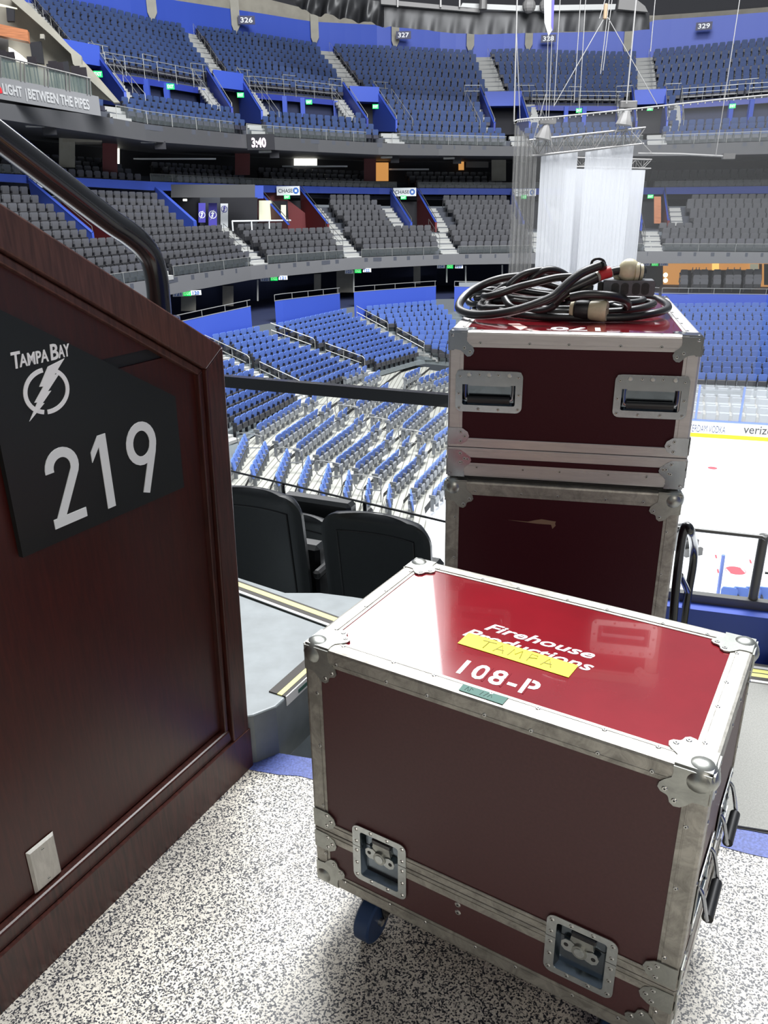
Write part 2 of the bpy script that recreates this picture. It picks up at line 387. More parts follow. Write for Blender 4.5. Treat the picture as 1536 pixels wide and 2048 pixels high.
M['label_pink'] = mat('torn_label_paper', (0.75, 0.42, 0.38), 0.5)
M['scrape'] = mat('bare_wood_scrape', (0.22, 0.13, 0.08), 0.7)

M['sign_navy'] = mat('sign_navy', (0.01, 0.012, 0.06), 0.5)
M['suite_grey'] = mat('suite_window_grey', (0.16, 0.15, 0.14), 0.3)
M['lamp_gold'] = mat('glowing_gold', (0.8, 0.5, 0.1), 0.5, emit=(1.0, 0.6, 0.15), estr=1.2)

M['cover_grey'] = mat('grey_fabric', (0.15, 0.145, 0.14), 0.6)
M['glass_green'] = glassm('greenish_glass', (0.45, 0.60, 0.55), 0.16)
M['knot'] = mat('knotted_strap', (0.22, 0.15, 0.09), 0.7)
def fit(name, body, w, h, T, m, parent=None, bold=0.0, ext=0.0006, shear=0.0, space=1.0, n0=0.0, **k):
    """lettering scaled to w x h, lower left corner at T's origin, raised along T's z"""
    me = textmesh(body, 1.0, bold, 0.01, 'LEFT', shear, 1.0, space)
    xs = [v.co.x for v in me.vertices]; ys = [v.co.y for v in me.vertices]
    me.transform(Matrix.Diagonal((w/(max(xs)-min(xs)), h/(max(ys)-min(ys)), ext/0.02, 1)) @ Matrix.Translation((-min(xs), -min(ys), 0.01)))
    me.transform(Matrix.Translation((0, 0, n0)))
    me.materials.clear(); me.materials.append(M[m])
    o = bpy.data.objects.new(name, me); COL.objects.link(o)
    if parent: o.parent = parent
    o.matrix_local = T
    return tag(o, **k)

# ================================================================ floor and landing
base_l = Vector((-0.329, 1.944, 0)); bd = Vector((1.32, -0.345, 0)).normalized()
def bp_(x): return base_l+bd*((x-base_l.x)/bd.x)
mb = MB()
p0 = bp_(-1.6); p1 = bp_(3.2)
mb.prism([(-1.6, -3.0), (3.2, -3.0), (p1.x, p1.y), (p0.x, p0.y)], -0.12, 0.0, 'terrazzo')
mb.build('floor', kind='structure')
mb = MB(); nn = Vector((-bd.y, bd.x, 0))
a, b = bp_(-0.42), bp_(3.2)
pts = []
for i in range(60):
    q = a+(b-a)*i/59; pts.append(q-nn*(0.088+0.006*math.sin(i*1.7)+0.004*math.sin(i*4.1)))
k = len(pts); vs = pts+[a+(b-a)*i/59 for i in range(60)]
mb.add([v+Vector((0, 0, 0.0015)) for v in vs], [(i, i+1, k+i+1, k+i) for i in range(k-1)], 'blue_band')
mb.build('trim_1', kind='structure', label='blue painted band along the edge of the speckled floor')
# grey walkway to the right and behind
s_a = Vector((1.03, 2.475, 0)); s_dir = Vector((0.326, -0.101, 0)).normalized()
def walk(x): return s_a+s_dir*((x-s_a.x)/s_dir.x)
mb = MB()
P = [bp_(-0.15), bp_(3.2), Vector((3.2, walk(3.2).y, 0)), Vector((0.95, walk(0.95).y, 0)), Vector((0.95, 2.62, 0)), Vector((0.05, 2.62, 0)), Vector((-0.15, 2.3, 0))]
mb.prism([(p.x, p.y) for p in P], -0.25, 0.008, 'grey_walk')
pts = []
for i in range(70):   # ragged lower edge of the coating
    q = bp_(0.1)+(bp_(3.2)-bp_(0.1))*i/69; pts.append(q-nn*(0.004+0.004*random.random()))
vs = pts+[bp_(0.1)+(bp_(3.2)-bp_(0.1))*i/69 for i in range(70)]
mb.add([v+Vector((0, 0, 0.003)) for v in vs], [(i, i+1, 70+i+1, 70+i) for i in range(69)], 'gap')
mb.build('trim_2', kind='structure', label='rough grey walkway beyond the speckled floor')
# nosing strips on the walkway edge (right)
def strip(name, A, B, side, rows, label, z, group='grit nosing strips', face=None):
    """rows: list of (offset0, offset1, mat) measured from A-B towards side"""
    mb = MB(); A = Vector(A); B = Vector(B); s = Vector(side).normalized()
    for o0, o1, m in rows:
        q = [A+s*o0, B+s*o0, B+s*o1, A+s*o1]
        vs = [Vector((p.x, p.y, z)) for p in q]+[Vector((p.x, p.y, z+0.004)) for p in q]
        mb.add(vs, [(0, 3, 2, 1), (4, 5, 6, 7), (0, 1, 5, 4), (2, 3, 7, 6), (1, 2, 6, 5), (3, 0, 4, 7)], m)
    if face:
        q = [A, B]; d = -s*0.003
        vs = [Vector((A.x, A.y, z-face))+d, Vector((B.x, B.y, z-face))+d, Vector((B.x, B.y, z+0.004))+d, Vector((A.x, A.y, z+0.004))+d, Vector((A.x, A.y, z-face)), Vector((B.x, B.y, z-face)), Vector((B.x, B.y, z+0.004)), Vector((A.x, A.y, z+0.004))]
        mb.add(vs, [(0, 1, 2, 3), (7, 6, 5, 4), (3, 2, 6, 7), (0, 4, 5, 1), (0, 3, 7, 4), (1, 5, 6, 2)], 'nosing_alu')
    return mb.build(name, label=label, cat='nosing strip', group=group)
wn = Vector((-s_dir.y, s_dir.x, 0))
w0 = walk(0.98)-wn*0.13; w1 = walk(3.1)-wn*0.13
strip('nosing_strip', w0, w1, wn, [(0, 0.012, 'nosing_alu'), (0.012, 0.034, 'grip_black'), (0.034, 0.056, 'yellow'), (0.056, 0.062, 'grip_black'), (0.062, 0.084, 'yellow'), (0.084, 0.09, 'grip_black'), (0.09, 0.105, 'nosing_alu')],
      'yellow striped nosing strip at the foot of the low blue curb', 0.008)
# left step block
mb = MB()
F0, F1, F2 = Vector((-0.430, 1.905, 0)), Vector((-0.329, 1.944, 0)), Vector((-0.245, 2.10, 0))
dirf = (F2-F1).normalized()
blk = [(-0.60, 1.86), (-0.43, 1.895), (-0.39, 1.905), (-0.329, 1.946), (F1.x+dirf.x*0.40, F1.y+dirf.y*0.40), (0.0, 2.20), (0.02, 2.26), (-0.20, 2.404), (-0.553, 2.658), (-1.3, 3.15), (-1.3, 2.4), (-0.72, 1.7)]
mb.prism([(x, y) for x, y in blk], -0.05, 0.17, 'grey_paint')
ob = mb.build('trim_3', kind='structure', label='grey painted concrete step beside the wooden wall')
bv = ob.modifiers.new('soft', 'BEVEL'); bv.width = 0.008; bv.segments = 3; bv.limit_method = 'ANGLE'
# tread beyond the far nosing
mb = MB()
sp = [(-1.3, 3.15), (-0.553, 2.658), (-0.20, 2.404), (0.02, 2.26)]+[tuple(onz(x, y, 0.155).xy) for x, y in ((905, 1222), (870, 1216), (780, 1206), (705, 1194), (640, 1186), (570, 1186), (480, 1157), (380, 1118))]
mb.prism(sp, -0.62, 0.155, 'grey_paint')
mb.prism([(-1.6, 2.9), (0.25, 2.5), (0.62, 3.9), (-1.6, 4.9)], -0.75, -0.60, 'grey_paint')
mb.build('trim_4', kind='structure', label='grey painted tread behind the black seats')
A = Vector((-0.95, 2.96, 0)); B = Vector((0.0, 2.262, 0)); sd = (B-A).normalized(); sn = Vector((-sd.y, sd.x, 0))
strip('nosing_strip', (A.x, A.y, 0), (B.x, B.y, 0), sn, [(0.0, 0.012, 'nosing_alu'), (0.012, 0.036, 'grip_black'), (0.036, 0.060, 'yellow'), (0.060, 0.070, 'grip_black')],
      'long yellow striped nosing strip in front of the black seats', 0.17)
# near nosing
A = onz(571.5, 1395, 0.17); B = A+dirf*0.42; sn = Vector((-dirf.y, dirf.x, 0))
ns = strip('nosing_strip', A, B, sn, [(0.0, 0.014, 'grip_black'), (0.014, 0.031, 'yellow'), (0.031, 0.062, 'grip_black')],
      'short yellow striped nosing strip on the grey step edge', 0.17, face=0.030)
mb = MB(); T = frame(A-Vector((0, 0, 0.022))+dirf*0.062-sn*0.0032, dirf, (0, 0, 1)); mb.box(0, 0.05, 0, 0.013, 0, 0.0008, 'green_tape', T); mb.build('sticker', ns, label='small green sticker')

# ================================================================ wooden vomitory wall
WA = Vector((-0.816, 1.136, 0)); WB = Vector((-0.410, 1.892, 0)); wd = (WB-WA).normalized(); wnn = Vector((wd.y, -wd.x, 0))
TW = frame(WB, wd, (0, 0, 1))      # local x along wall (0 at far end), y up, z towards room
root = empty('vomitory_wall', WB, 0, 'dark mahogany panelled wall with a sloping top and black sign', 'wall')
TWl = Matrix.Translation(-WB) @ TW
def ztop(u): return 1.236-0.604*(u-0.035)
U0 = -2.6; TH = 0.16
mb = MB()   # core
mb.prism([(U0, 0), (0.0, 0), (0.022, ztop(0.022)-0.02), (U0, ztop(U0)-0.02)], -TH, -0.028, 'wood', TWl)
mb.build('core_panel', root)
mb = MB()   # upper small panel above the groove
mb.prism([(U0, 0.18), (-0.06, 0.18), (-0.045, 1.235), (U0, 1.235)], -0.028, -0.022, 'wood', TWl)
mb.prism([(U0, 1.262), (-0.045, 1.262), (-0.045, 1.236), (-0.045, 1.262), (U0, ztop(U0)-0.05)], -0.028, -0.020, 'wood', TWl)
mb.build('face_panel', root)
mb = MB(); mb.prism([(-0.55, 1.2355), (-0.045, 1.2355), (-0.045, 1.2615), (-0.55, 1.2615)], -0.028, -0.0265, 'black_rubber', TWl); mb.build('panel_gap', root)
def fr(pts, n0, n1, m, name, bev=0.004):
    mb = MB(); mb.prism(pts, n0, n1, m, TWl); o = mb.build(name, root)
    b = o.modifiers.new('soft', 'BEVEL'); b.width = bev; b.segments = 2; b.limit_method = 'ANGLE'; return o
# sloping frame, post, inner bead, bottom rail
ur = 0.0
fr([(U0, ztop(U0)), (0.040, ztop(0.040)), (-0.028, 1.190), (U0, 1.190-0.604*(U0+0.028))], -TH-0.005, 0.006, 'wood_frame', 'sloping_cap')
fr([(0.0, 0.0), (0.0405, ztop(0.0405)), (-0.027, 1.190), (-0.070, 0.0)], -TH-0.004, 0.005, 'wood_post', 'end_post')
fr([(-0.072, 0.15), (-0.029, 1.188), (-0.044, 1.180), (-0.086, 0.15)], -0.03, -0.006, 'wood_post', 'bead', 0.003)
fr([(U0, 1.188-0.604*(U0+0.029)), (-0.029, 1.188), (-0.044, 1.178), (U0, 1.178-0.604*(U0+0.044))], -0.03, -0.006, 'wood_frame', 'bead', 0.003)
fr([(U0, 0.132), (-0.06, 0.132), (-0.07, 0.175), (U0, 0.175)], -0.03, -0.002, 'wood_post', 'bottom_rail', 0.006)
mb = MB(); mb.prism([(U0, 0.0), (0.004, 0.0), (0.006, 0.132), (U0, 0.132)], -0.02, 0.008, 'wood_post', TWl)
mb.box(-0.86, -0.858, 0.0, 0.13, 0.0075, 0.0088, 'black_rubber', TWl)
mb.build('kick_board', root)
# sign
sg = empty('section_sign', TW @ Vector((-0.36, 0.93, -0.018)), 0, 'black section sign reading 219 with a lightning bolt emblem on the wooden wall', 'sign')
TS = frame((0, 0, 0), wd, (0, 0, 1)) @ Matrix.Translation((0.36, -0.93, 0))
mb = MB(); mb.prism([(-0.593, 0.930), (-0.136, 0.925), (-0.131, 1.146), (-0.593, 1.421)], 0.0, 0.012, 'sign_black', TS); mb.build('sign_plate', sg)
def wall_uv(x, y, n=-0.006):
    P = onpl(x, y, WB+wnn*n, wnn); d = P-WB; return d.dot(wd), d.z
def digit(body, x0, y0, x1, y1):   # from photograph corners: lower left and upper right
    pass
S3 = lambda x, y: wall_uv(x/3, 600+y/3)
# digits drawn as strokes in wall coordinates
def stroke(mb, pts, w, m, n0=0.012, n1=0.0135, closed=False):
    pts = [Vector((p[0], p[1], 0)) for p in pts]; k = len(pts); L = []; R = []
    for i in range(k):
        if closed: t = pts[(i+1) % k]-pts[i-1]
        else: t = pts[min(i+1, k-1)]-pts[max(i-1, 0)]
        t.normalize(); nrm = Vector((-t.y, t.x, 0)); L.append(pts[i]+nrm*w/2); R.append(pts[i]-nrm*w/2)
    for i in range(k if closed else k-1):
        j = (i+1) % k
        mb.prism([(R[i].x, R[i].y), (R[j].x, R[j].y), (L[j].x, L[j].y), (L[i].x, L[i].y)], n0, n1, m, TS)
mb = MB(); SW = 0.020
a0 = S3(262, 1050); a1 = S3(530, 1290); a2 = S3(320, 1380)
u0, u1 = S3(262, 1000)[0], S3(528, 1270)[0]-0.004; zb = S3(320, 1382)[1]; zt = S3(390, 872)[1]
def two(u0, u1, zb, zt):
    w = u1-u0; cx = u0+w*0.5; R = w*0.5-SW/2; cz = zt-SW/2-R*1.0
    arc = [(cx+R*math.cos(math.radians(t)), cz+R*1.0*math.sin(math.radians(t))) for t in range(188, -36, -14)]
    arc += [(u0+SW*0.75, zb+SW*0.55)]
    stroke(mb, arc, SW, 'sign_grey'); mb.prism([(u0, zb), (u1, zb), (u1, zb+SW), (u0, zb+SW)], 0.012, 0.0136, 'sign_grey', TS)
two(u0, u1, zb, zt)
un0, un1 = S3(540, 900)[0], S3(692, 1225)[0]; z1b = S3(665, 1245)[1]; z1t = S3(635, 797)[1]
mb.prism([(un1-0.0215, z1b), (un1, z1b), (un1, z1t), (un1-0.0215, z1t)], 0.012, 0.0135, 'sign_grey', TS)
mb.prism([(un1-0.0215, z1t), (un0, z1t-0.030), (un0, z1t-0.052), (un1-0.0215, z1t-0.023)], 0.012, 0.0137, 'sign_grey', TS)
v0, v1 = S3(755, 880)[0], S3(935, 850)[0]; z9b = S3(850, 1168)[1]; z9t = S3(850, 725)[1]
def nine(u0, u1, zb, zt):
    w = (u1-u0)/2-SW/2; cx = (u0+u1)/2; ry = w*1.12; cz = zt-SW/2-ry
    el = [(cx+w*math.cos(math.radians(t)), cz+ry*math.sin(math.radians(t))) for t in range(0, 360, 15)]
    stroke(mb, el, SW, 'sign_grey', closed=True)
    stroke(mb, [(cx+w, cz-0.002), (cx+w*0.86, cz-ry*0.62), (cx-w*0.10, zb+SW*0.02)], SW, 'sign_grey', 0.012, 0.0137)
nine(v0, v1, z9b, z9t)
mb.build('section_number', sg, label='grey numerals 219')
mb = MB()   # emblem: ring and bolt
c = S3(280, 545); rx = (S3(420, 545)[0]-S3(140, 545)[0])/2; rz = (S3(285, 395)[1]-S3(270, 678)[1])/2
def ringarc(t0, t1):
    pts = [(c[0]+rx*0.93*math.cos(math.radians(t)), c[1]+rz*0.93*math.sin(math.radians(t))) for t in range(t0, t1+1, 8)]
    stroke(mb, pts, 0.0085, 'white_paint')
ringarc(92, 254); ringarc(-98, 64)
bolt = [S3(*p) for p in ((382, 350), (283, 400), (232, 520), (256, 518), (203, 616), (220, 614), (173, 728), (262, 618), (250, 620), (303, 543), (282, 548), (352, 440), (322, 448))]
mb.prism([(p[0], p[1]) for p in bolt], 0.0128, 0.0145, 'white_paint', TS)
mb.build('lightning_emblem', sg, label='white ring with a lightning bolt')
pa = S3(84, 415); pb = S3(300, 372); pc = S3(425, 345)
def signtext(body, ua, za, w, h):
    fit('lettering', body, w, h, TS @ Matrix.Translation((ua, za, 0.012)), 'white_paint', sg, bold=0.02, ext=0.0012, shear=0.12)
signtext('T', S3(84, 415)[0]-0.002, S3(95, 412)[1], 0.020, 0.030)
signtext('AMPA', S3(118, 405)[0], S3(125, 403)[1], S3(293, 370)[0]-S3(118, 403)[0], 0.023)
signtext('B', S3(306, 365)[0], S3(312, 362)[1], 0.019, 0.030)
signtext('AY', S3(352, 355)[0], S3(355, 352)[1]+0.001, S3(425, 340)[0]-S3(352, 350)[0], 0.024)
# blank wall plate
sp_ = empty('wall_plate', TW @ Vector((-0.68, 0.235, -0.02)), 0, 'brushed steel blank wall plate low on the wooden wall', 'wall plate')
TP = frame((0, 0, 0), wd, (0, 0, 1))
mb = MB(); w, h = 0.035, 0.057
o8 = [(-w, -h), (w, -h), (w, h), (-w, h)]; i8 = [(-w+.005, -h+.005), (w-.005, -h+.005), (w-.005, h-.005), (-w+.005, h-.005)]
vs = [Vector((*p, 0)) for p in o8]+[Vector((*p, 0.006)) for p in i8]; vs = [TP @ v for v in vs]
mb.add(vs, [(0, 1, 5, 4), (1, 2, 6, 5), (2, 3, 7, 6), (3, 0, 4, 7), (4, 5, 6, 7)], 'plate'); mb.build('plate', sp_)
for s in (-1, 1):
    mb = MB(); mb.prism([(0.0035*math.cos(t*math.pi/6), s*0.041+0.0035*math.sin(t*math.pi/6)) for t in range(12)], 0.006, 0.0072, 'rivet', TP)
    mb.box(-0.003, 0.003, s*0.041-0.0006, s*0.041+0.0006, 0.0071, 0.0076, 'rivet_hole', TP); mb.build('screw', sp_)
# black handrail on the wall
rl = empty('handrail', WB, 0, 'thick black tube handrail rising along the top of the wooden wall', 'handrail')
def onrail(x, y): return onpl(x, y, WB-wnn*0.07, wnn)-WB
pts = [onrail(321, 640), onrail(318, 600), onrail(313, 555), onrail(303, 518), onrail(284, 490), onrail(255, 465), onrail(215, 438), onrail(120, 366), onrail(40, 305), onrail(-60, 229), onrail(-320, 30)]
mb = MB(); mb.tube(catmull(pts, 6), 0.0262, 'black_metal', 20); mb.build('tube', rl, smooth=True)
mb = MB(); mb.cyl(pts[0]-Vector((0, 0, 0.004)), pts[0]+Vector((0, 0, 0.006)), 0.045, 'black_metal', 20); mb.build('flange', rl, smooth=True)

# dim concourse behind the photographer
mb = MB(); mb.box(-1.6, 3.2, -3.2, -3.0, 0, 3.4, 'conc'); mb.build('wall_back', kind='structure')
mb = MB(); mb.box(2.6, 2.8, -3.0, 1.1, 0, 2.6, 'blue_wall'); mb.build('wall_right', kind='structure')
mb = MB(); mb.box(-1.75, 3.4, -3.2, -0.6, 3.2, 3.4, 'conc'); mb.build('ceiling', kind='structure')

# ================================================================ flight cases
def rivets(mb, pts, T, r=0.0042, hole=True):
    for (x, z) in pts:
        ring_ = [(x+r*math.cos(t*math.pi/5), z+r*math.sin(t*math.pi/5)) for t in range(10)]
        k = len(ring_); vs = [T @ Vector((*p, 0)) for p in ring_]+[T @ Vector((x+(p[0]-x)*0.75, z+(p[1]-z)*0.75, 0.0014)) for p in ring_]+[T @ Vector((x+(p[0]-x)*0.36, z+(p[1]-z)*0.36, 0.0015)) for p in ring_]
        mb.add(vs, [(i, (i+1) % k, k+(i+1) % k, k+i) for i in range(k)]+[(k+i, k+(i+1) % k, 2*k+(i+1) % k, 2*k+i) for i in range(k)], 'rivet')
        mb.add(vs[2*k:], [tuple(range(k))], 'rivet_hole' if hole else 'rivet')
def holed(mb, x0, x1, z0, z1, holes, T, m, t=0.009):
    xs = sorted({x0, x1, *[h[0] for h in holes], *[h[1] for h in holes]}); zs = sorted({z0, z1, *[h[2] for h in holes], *[h[3] for h in holes]})
    for i in range(len(xs)-1):
        for j in range(len(zs)-1):
            cx, cz = (xs[i]+xs[i+1])/2, (zs[j]+zs[j+1])/2
            if any(h[0] < cx < h[1] and h[2] < cz < h[3] for h in holes): continue
            if xs[i+1]-xs[i] < 1e-5 or zs[j+1]-zs[j] < 1e-5: continue
            mb.box(xs[i], xs[i+1], zs[j], zs[j+1], -t, 0, m, T)
def corner_outline(L=0.056, ball=True):
    a = [(0, 0), (0.048, 0), (0.047, 0.010), (0.0485, 0.019), (0.057, 0.026), (0.063, 0.033), (0.0645, 0.041), (0.060, 0.047), (0.053, 0.049), (0.0505, 0.0505)]
    b = [(y, x) for x, y in reversed(a[1:-1])]
    s = L/0.0645
    return [(x*s, y*s) for x, y in a+b]
def corner_outline2(L=0.062):
    a = [(0, 0), (0.048, 0), (0.046, 0.012), (0.046, 0.022), (0.053, 0.030), (0.062, 0.037), (0.066, 0.046), (0.063, 0.056), (0.056, 0.062), (0.048, 0.063), (0.042, 0.058), (0.036, 0.051), (0.028, 0.046), (0.016, 0.044), (0, 0.048)]
    s = L/0.066; return [(x*s, y*s) for x, y in a]
def add_corner(mb, o, ax, ay, az, L, ball, m):
    """o = outer corner, axes pointing into the case along its three edges"""
    o = Vector(o); ax, ay, az = Vector(ax), Vector(ay), Vector(az)
    for u, v, n in ((ax, az, -ay), (ax, ay, -az), (ay, az, -ax)):
        out = corner_outline(L) if ball else corner_outline2(L)
        R = Matrix((u, v, n)).transposed().to_4x4(); T = Matrix.Translation(o) @ R
        pts = out
        flip = u.cross(v).dot(n) < 0
        mb.prism(pts[::-1] if flip else pts, 0.0012, 0.0042, m, T)
        rp = [(0.055, 0.041), (0.041, 0.055)] if ball else [(0.055, 0.050), (0.040, 0.040)]
        s = L/(0.0645 if ball else 0.066)
        T2 = T @ Matrix.Translation((0, 0, 0.0042))
        rivets(mb, [(a*s, b*s) for a, b in rp], T2, 0.0048)
    if ball:
        c = o+(ax+ay+az)*0.0175
        mb.sphere(c, 0.0285, m, n=18, k=12)
        for u in (ax, ay, az):
            q = o+(ax+ay+az)*0.015+u*0.0; mb.sphere(q, 0.0215, m, n=14, k=9)
            e = o+u*0.024+(ax+ay+az-u)*0.006; mb.sphere(e, 0.012, m, n=10, k=7, sc=tuple(2.1 if abs(u[i]) > 0.5 else 0.9 for i in range(3)))
    else:
        mb.sphere(o+(ax+ay+az)*0.0075, 0.0125, m, n=14, k=9)
        for u in (ax, ay, az):
            v = (ax+ay+az-u)*0.0062; mb.cyl(o+v+u*0.006, o+v+u*0.047*L/0.066, 0.0098, m, 12)
def edge_rail(mb, p, q, u, v, w, m, t=0.0022, lip=True):
    """angle profile running p->q, legs along u and v"""
    p, q, u, v = Vector(p), Vector(q), Vector(u), Vector(v); r = 0.004
    prof = [(w, -t), (r, -t), (-t*0.5, -t*0.4), (-t, r), (-t, w), (0, w), (0, 0), (w, 0)]
    if lip: prof = [(w, -t*0.6), (w*0.80, -t*0.6), (w*0.79, -t*1.35), (w*0.74, -t*1.35), (w*0.73, -t), (r, -t), (-t*0.3, -t*0.3), (-t, r), (-t, w*0.73), (-t*1.35, w*0.74), (-t*1.35, w*0.79), (-t*0.6, w*0.80), (-t*0.6, w), (0, w), (0, 0), (w, 0)]
    k = len(prof); vs = [p+u*a+v*b for a, b in prof]+[q+u*a+v*b for a, b in prof]
    mb.add(vs, [(i, (i+1) % k, k+(i+1) % k, k+i) for i in range(k)]+[tuple(range(k)), tuple(range(2*k-1, k-1, -1))], m)
FX = frame((0, 0, 0), (1, 0, 0), (0, 0, 1))   # front face frame: u=x, v=z, n=-y

def latch(root, cx, cz, w, h, seam):
    T = Matrix.Translation((0, -0.0035, 0)) @ FX
    L = empty('butterfly_latch', (0, 0, 0)); L.parent = root
    x0, x1, z0, z1 = cx-w/2, cx+w/2, cz-h/2, cz+h/2
    mb = MB(); out = rrect(x0, x1, z0, z1, 0.016); b_ = 0.019
    inn = rrect(x0+b_, x1-b_, z0+b_*0.75, z1-b_*0.75, 0.006)
    mb.ring(out, inn, 0, 0.0016, 'latch_steel', T)
    mb.box(x0-0.0002, x0+b_, seam-0.0006, seam+0.0006, 0.001, 0.0018, 'rivet_hole', T); mb.box(x1-b_, x1+0.0002, seam-0.0006, seam+0.0006, 0.001, 0.0018, 'rivet_hole', T)
    rv = [(x0+b_/2, z) for z in (z0+0.012, z0+0.045, seam-0.013, seam+0.013, z1-0.012)]+[(x1-b_/2, z) for z in (z0+0.012, z0+0.045, seam-0.013, seam+0.013, z1-0.012)]+[(cx-0.02, z1-0.008), (cx+0.02, z1-0.008), (cx-0.02, z0+0.008), (cx+0.02, z0+0.008)]
    rivets(mb, rv, T @ Matrix.Translation((0, 0, 0.0016)), 0.0045)
    mb.build('rim', L)
    mb = MB(); xi0, xi1, zi0, zi1 = x0+b_, x1-b_, z0+b_*0.75, z1-b_*0.75; d = -0.014; e = 0.006
    fr_ = [(xi0, zi0), (xi1, zi0), (xi1, zi1), (xi0, zi1)]; bk = [(xi0+e, zi0+e), (xi1-e, zi0+e), (xi1-e, zi1-e), (xi0+e, zi1-e)]
    vs = [T @ Vector((*p, 0.001)) for p in fr_]+[T @ Vector((*p, d)) for p in bk]
    mb.add(vs, [(0, 4, 5, 1), (1, 5, 6, 2), (2, 6, 7, 3), (3, 7, 4, 0), (4, 7, 6, 5)], 'dish')
    mb.box(xi0+e, xi1-e, seam-0.0007, seam+0.0007, d, d+0.0006, 'rivet_hole', T)
    mb.build('dish', L)
    mb = MB()   # keeper, body and butterfly
    mb.box(cx-0.020, cx+0.026, zi1-0.022, zi1-0.009, d, -0.002, 'black_metal', T, 0.002)
    mb.prism([(cx-0.018, seam+0.026), (cx+0.018, seam+0.026), (cx+0.023, seam-0.004), (cx+0.016, seam-0.022), (cx-0.016, seam-0.022), (cx-0.023, seam-0.004)], d, d+0.007, 'corner_steel', T)
    mb.build('keeper', L)
    mb = MB(); hub = Vector((cx-0.002, seam-0.014, 0)); ang = math.radians(-8)
    R = T @ Matrix.Translation((hub.x, hub.y, 0)) @ Matrix.Rotation(ang, 4, 'Z')
    wing = [(-0.036, 0.004), (-0.030, 0.012), (-0.020, 0.013), (-0.012, 0.009), (0.012, 0.009), (0.020, 0.013), (0.030, 0.012), (0.036, 0.004), (0.034, -0.008), (0.026, -0.014), (0.016, -0.013), (0.006, -0.009), (-0.006, -0.009), (-0.016, -0.013), (-0.026, -0.014), (-0.034, -0.008)]
    mb.prism(wing, -0.006, -0.0045, 'latch_steel', R)
    mb.prism([(0.0045*math.cos(t)-0.026, 0.0045*math.sin(t)) for t in [i*math.pi/5 for i in range(10)]], -0.0045, -0.0042, 'rivet_hole', R)
    mb.prism([(0.0045*math.cos(t)+0.026, 0.0045*math.sin(t)) for t in [i*math.pi/5 for i in range(10)]], -0.0045, -0.0042, 'rivet_hole', R)
    mb.prism([(0.0145*math.cos(t), 0.0145*math.sin(t)) for t in [i*math.pi/12 for i in range(24)]], -0.014, -0.002, 'corner_steel', R)
    mb.prism([(0.0095*math.cos(t), 0.0095*math.sin(t)) for t in [i*math.pi/12 for i in range(24)]], -0.002, -0.0008, 'latch_steel', R)
    mb.build('butterfly', L)
def handle(root, x0, x1, z0, z1, T, big=True, out=0.0):
    L = empty('spring_handle', (0, 0, 0)); L.parent = root
    b_ = 0.018 if big else 0.016; d = -0.016
    xi0, xi1, zi0, zi1 = x0+b_, x1-b_, z0+b_, z1-b_*1.35
    mb = MB(); mb.ring(rrect(x0, x1, z0, z1, 0.016), rrect(xi0, xi1, zi0, zi1, 0.005), 0, 0.0016, 'corner_new' if big else 'latch_steel', T)
    cx = (x0+x1)/2
    T2 = T @ Matrix.Translation((0, 0, 0.0016))
    mb.prism(rrect(xi0-0.014, xi1+0.014, zi1-0.012, z1-0.001, 0.004), 0.0016, 0.0028, 'corner_new' if big else 'latch_steel', T) if big else None
    w = x1-x0
    T3 = T @ Matrix.Translation((0, 0, 0.0028)) if big else T2
    rivets(mb, [(cx-0.30*w, z1-0.010), (cx+0.30*w, z1-0.010), (cx, z1-0.010)], T3, 0.0066, False)
    rivets(mb, [(cx-0.14*w, z1-0.010), (cx+0.14*w, z1-0.010), (x0+0.012, z1-0.015), (x1-0.012, z1-0.015)], T3, 0.0040)
    rivets(mb, [(x0+0.009, zi0+0.030), (x1-0.009, zi0+0.030), (x0+0.010, z0+0.010), (x1-0.010, z0+0.010), (cx-0.15*w, z0+0.008), (cx+0.15*w, z0+0.008)], T2, 0.0040)
    mb.build('rim', L)
    mb = MB(); e = 0.005
    fr_ = [(xi0, zi0), (xi1, zi0), (xi1, zi1), (xi0, zi1)]; bk = [(xi0+e, zi0+e), (xi1-e, zi0+e), (xi1-e, zi1-e*1.5), (xi0+e, zi1-e*1.5)]
    vs = [T @ Vector((*p, 0.001)) for p in fr_]+[T @ Vector((*p, d)) for p in bk]
    mb.add(vs, [(0, 4, 5, 1), (1, 5, 6, 2), (2, 6, 7, 3), (3, 7, 4, 0), (4, 7, 6, 5)], 'dish'); mb.build('dish', L)
    mb = MB(); yb = zi0+0.014; yt = zi1-0.004
    P = [(xi0+0.010, yt, -0.008), (xi0+0.007, yt-0.012, -0.004+out*0.5), (xi0+0.008, yb+0.006, -0.002+out), (xi0+0.015, yb, -0.001+out)]
    Q = [(xi1-0.010, yt, -0.008), (xi1-0.007, yt-0.012, -0.004+out*0.5), (xi1-0.008, yb+0.006, -0.002+out), (xi1-0.015, yb, -0.001+out)]
    for R_ in (P, Q): mb.tube([T @ Vector(p) for p in catmull(R_, 4)], 0.0038, 'corner_new', 8)
    mb.box(xi0+0.014, xi1-0.014, yt-0.014, yt-0.004, -0.014, -0.009, 'corner_new', T)
    mb.build('bail', L, smooth=True)
    mb = MB(); mb.tube([T @ Vector((xi0+0.014, yb, -0.001+out)), T @ Vector((xi1-0.014, yb, -0.001+out))], 0.0098, 'black_rubber', 12); mb.build('grip', L, smooth=True, label='black rubber grip')
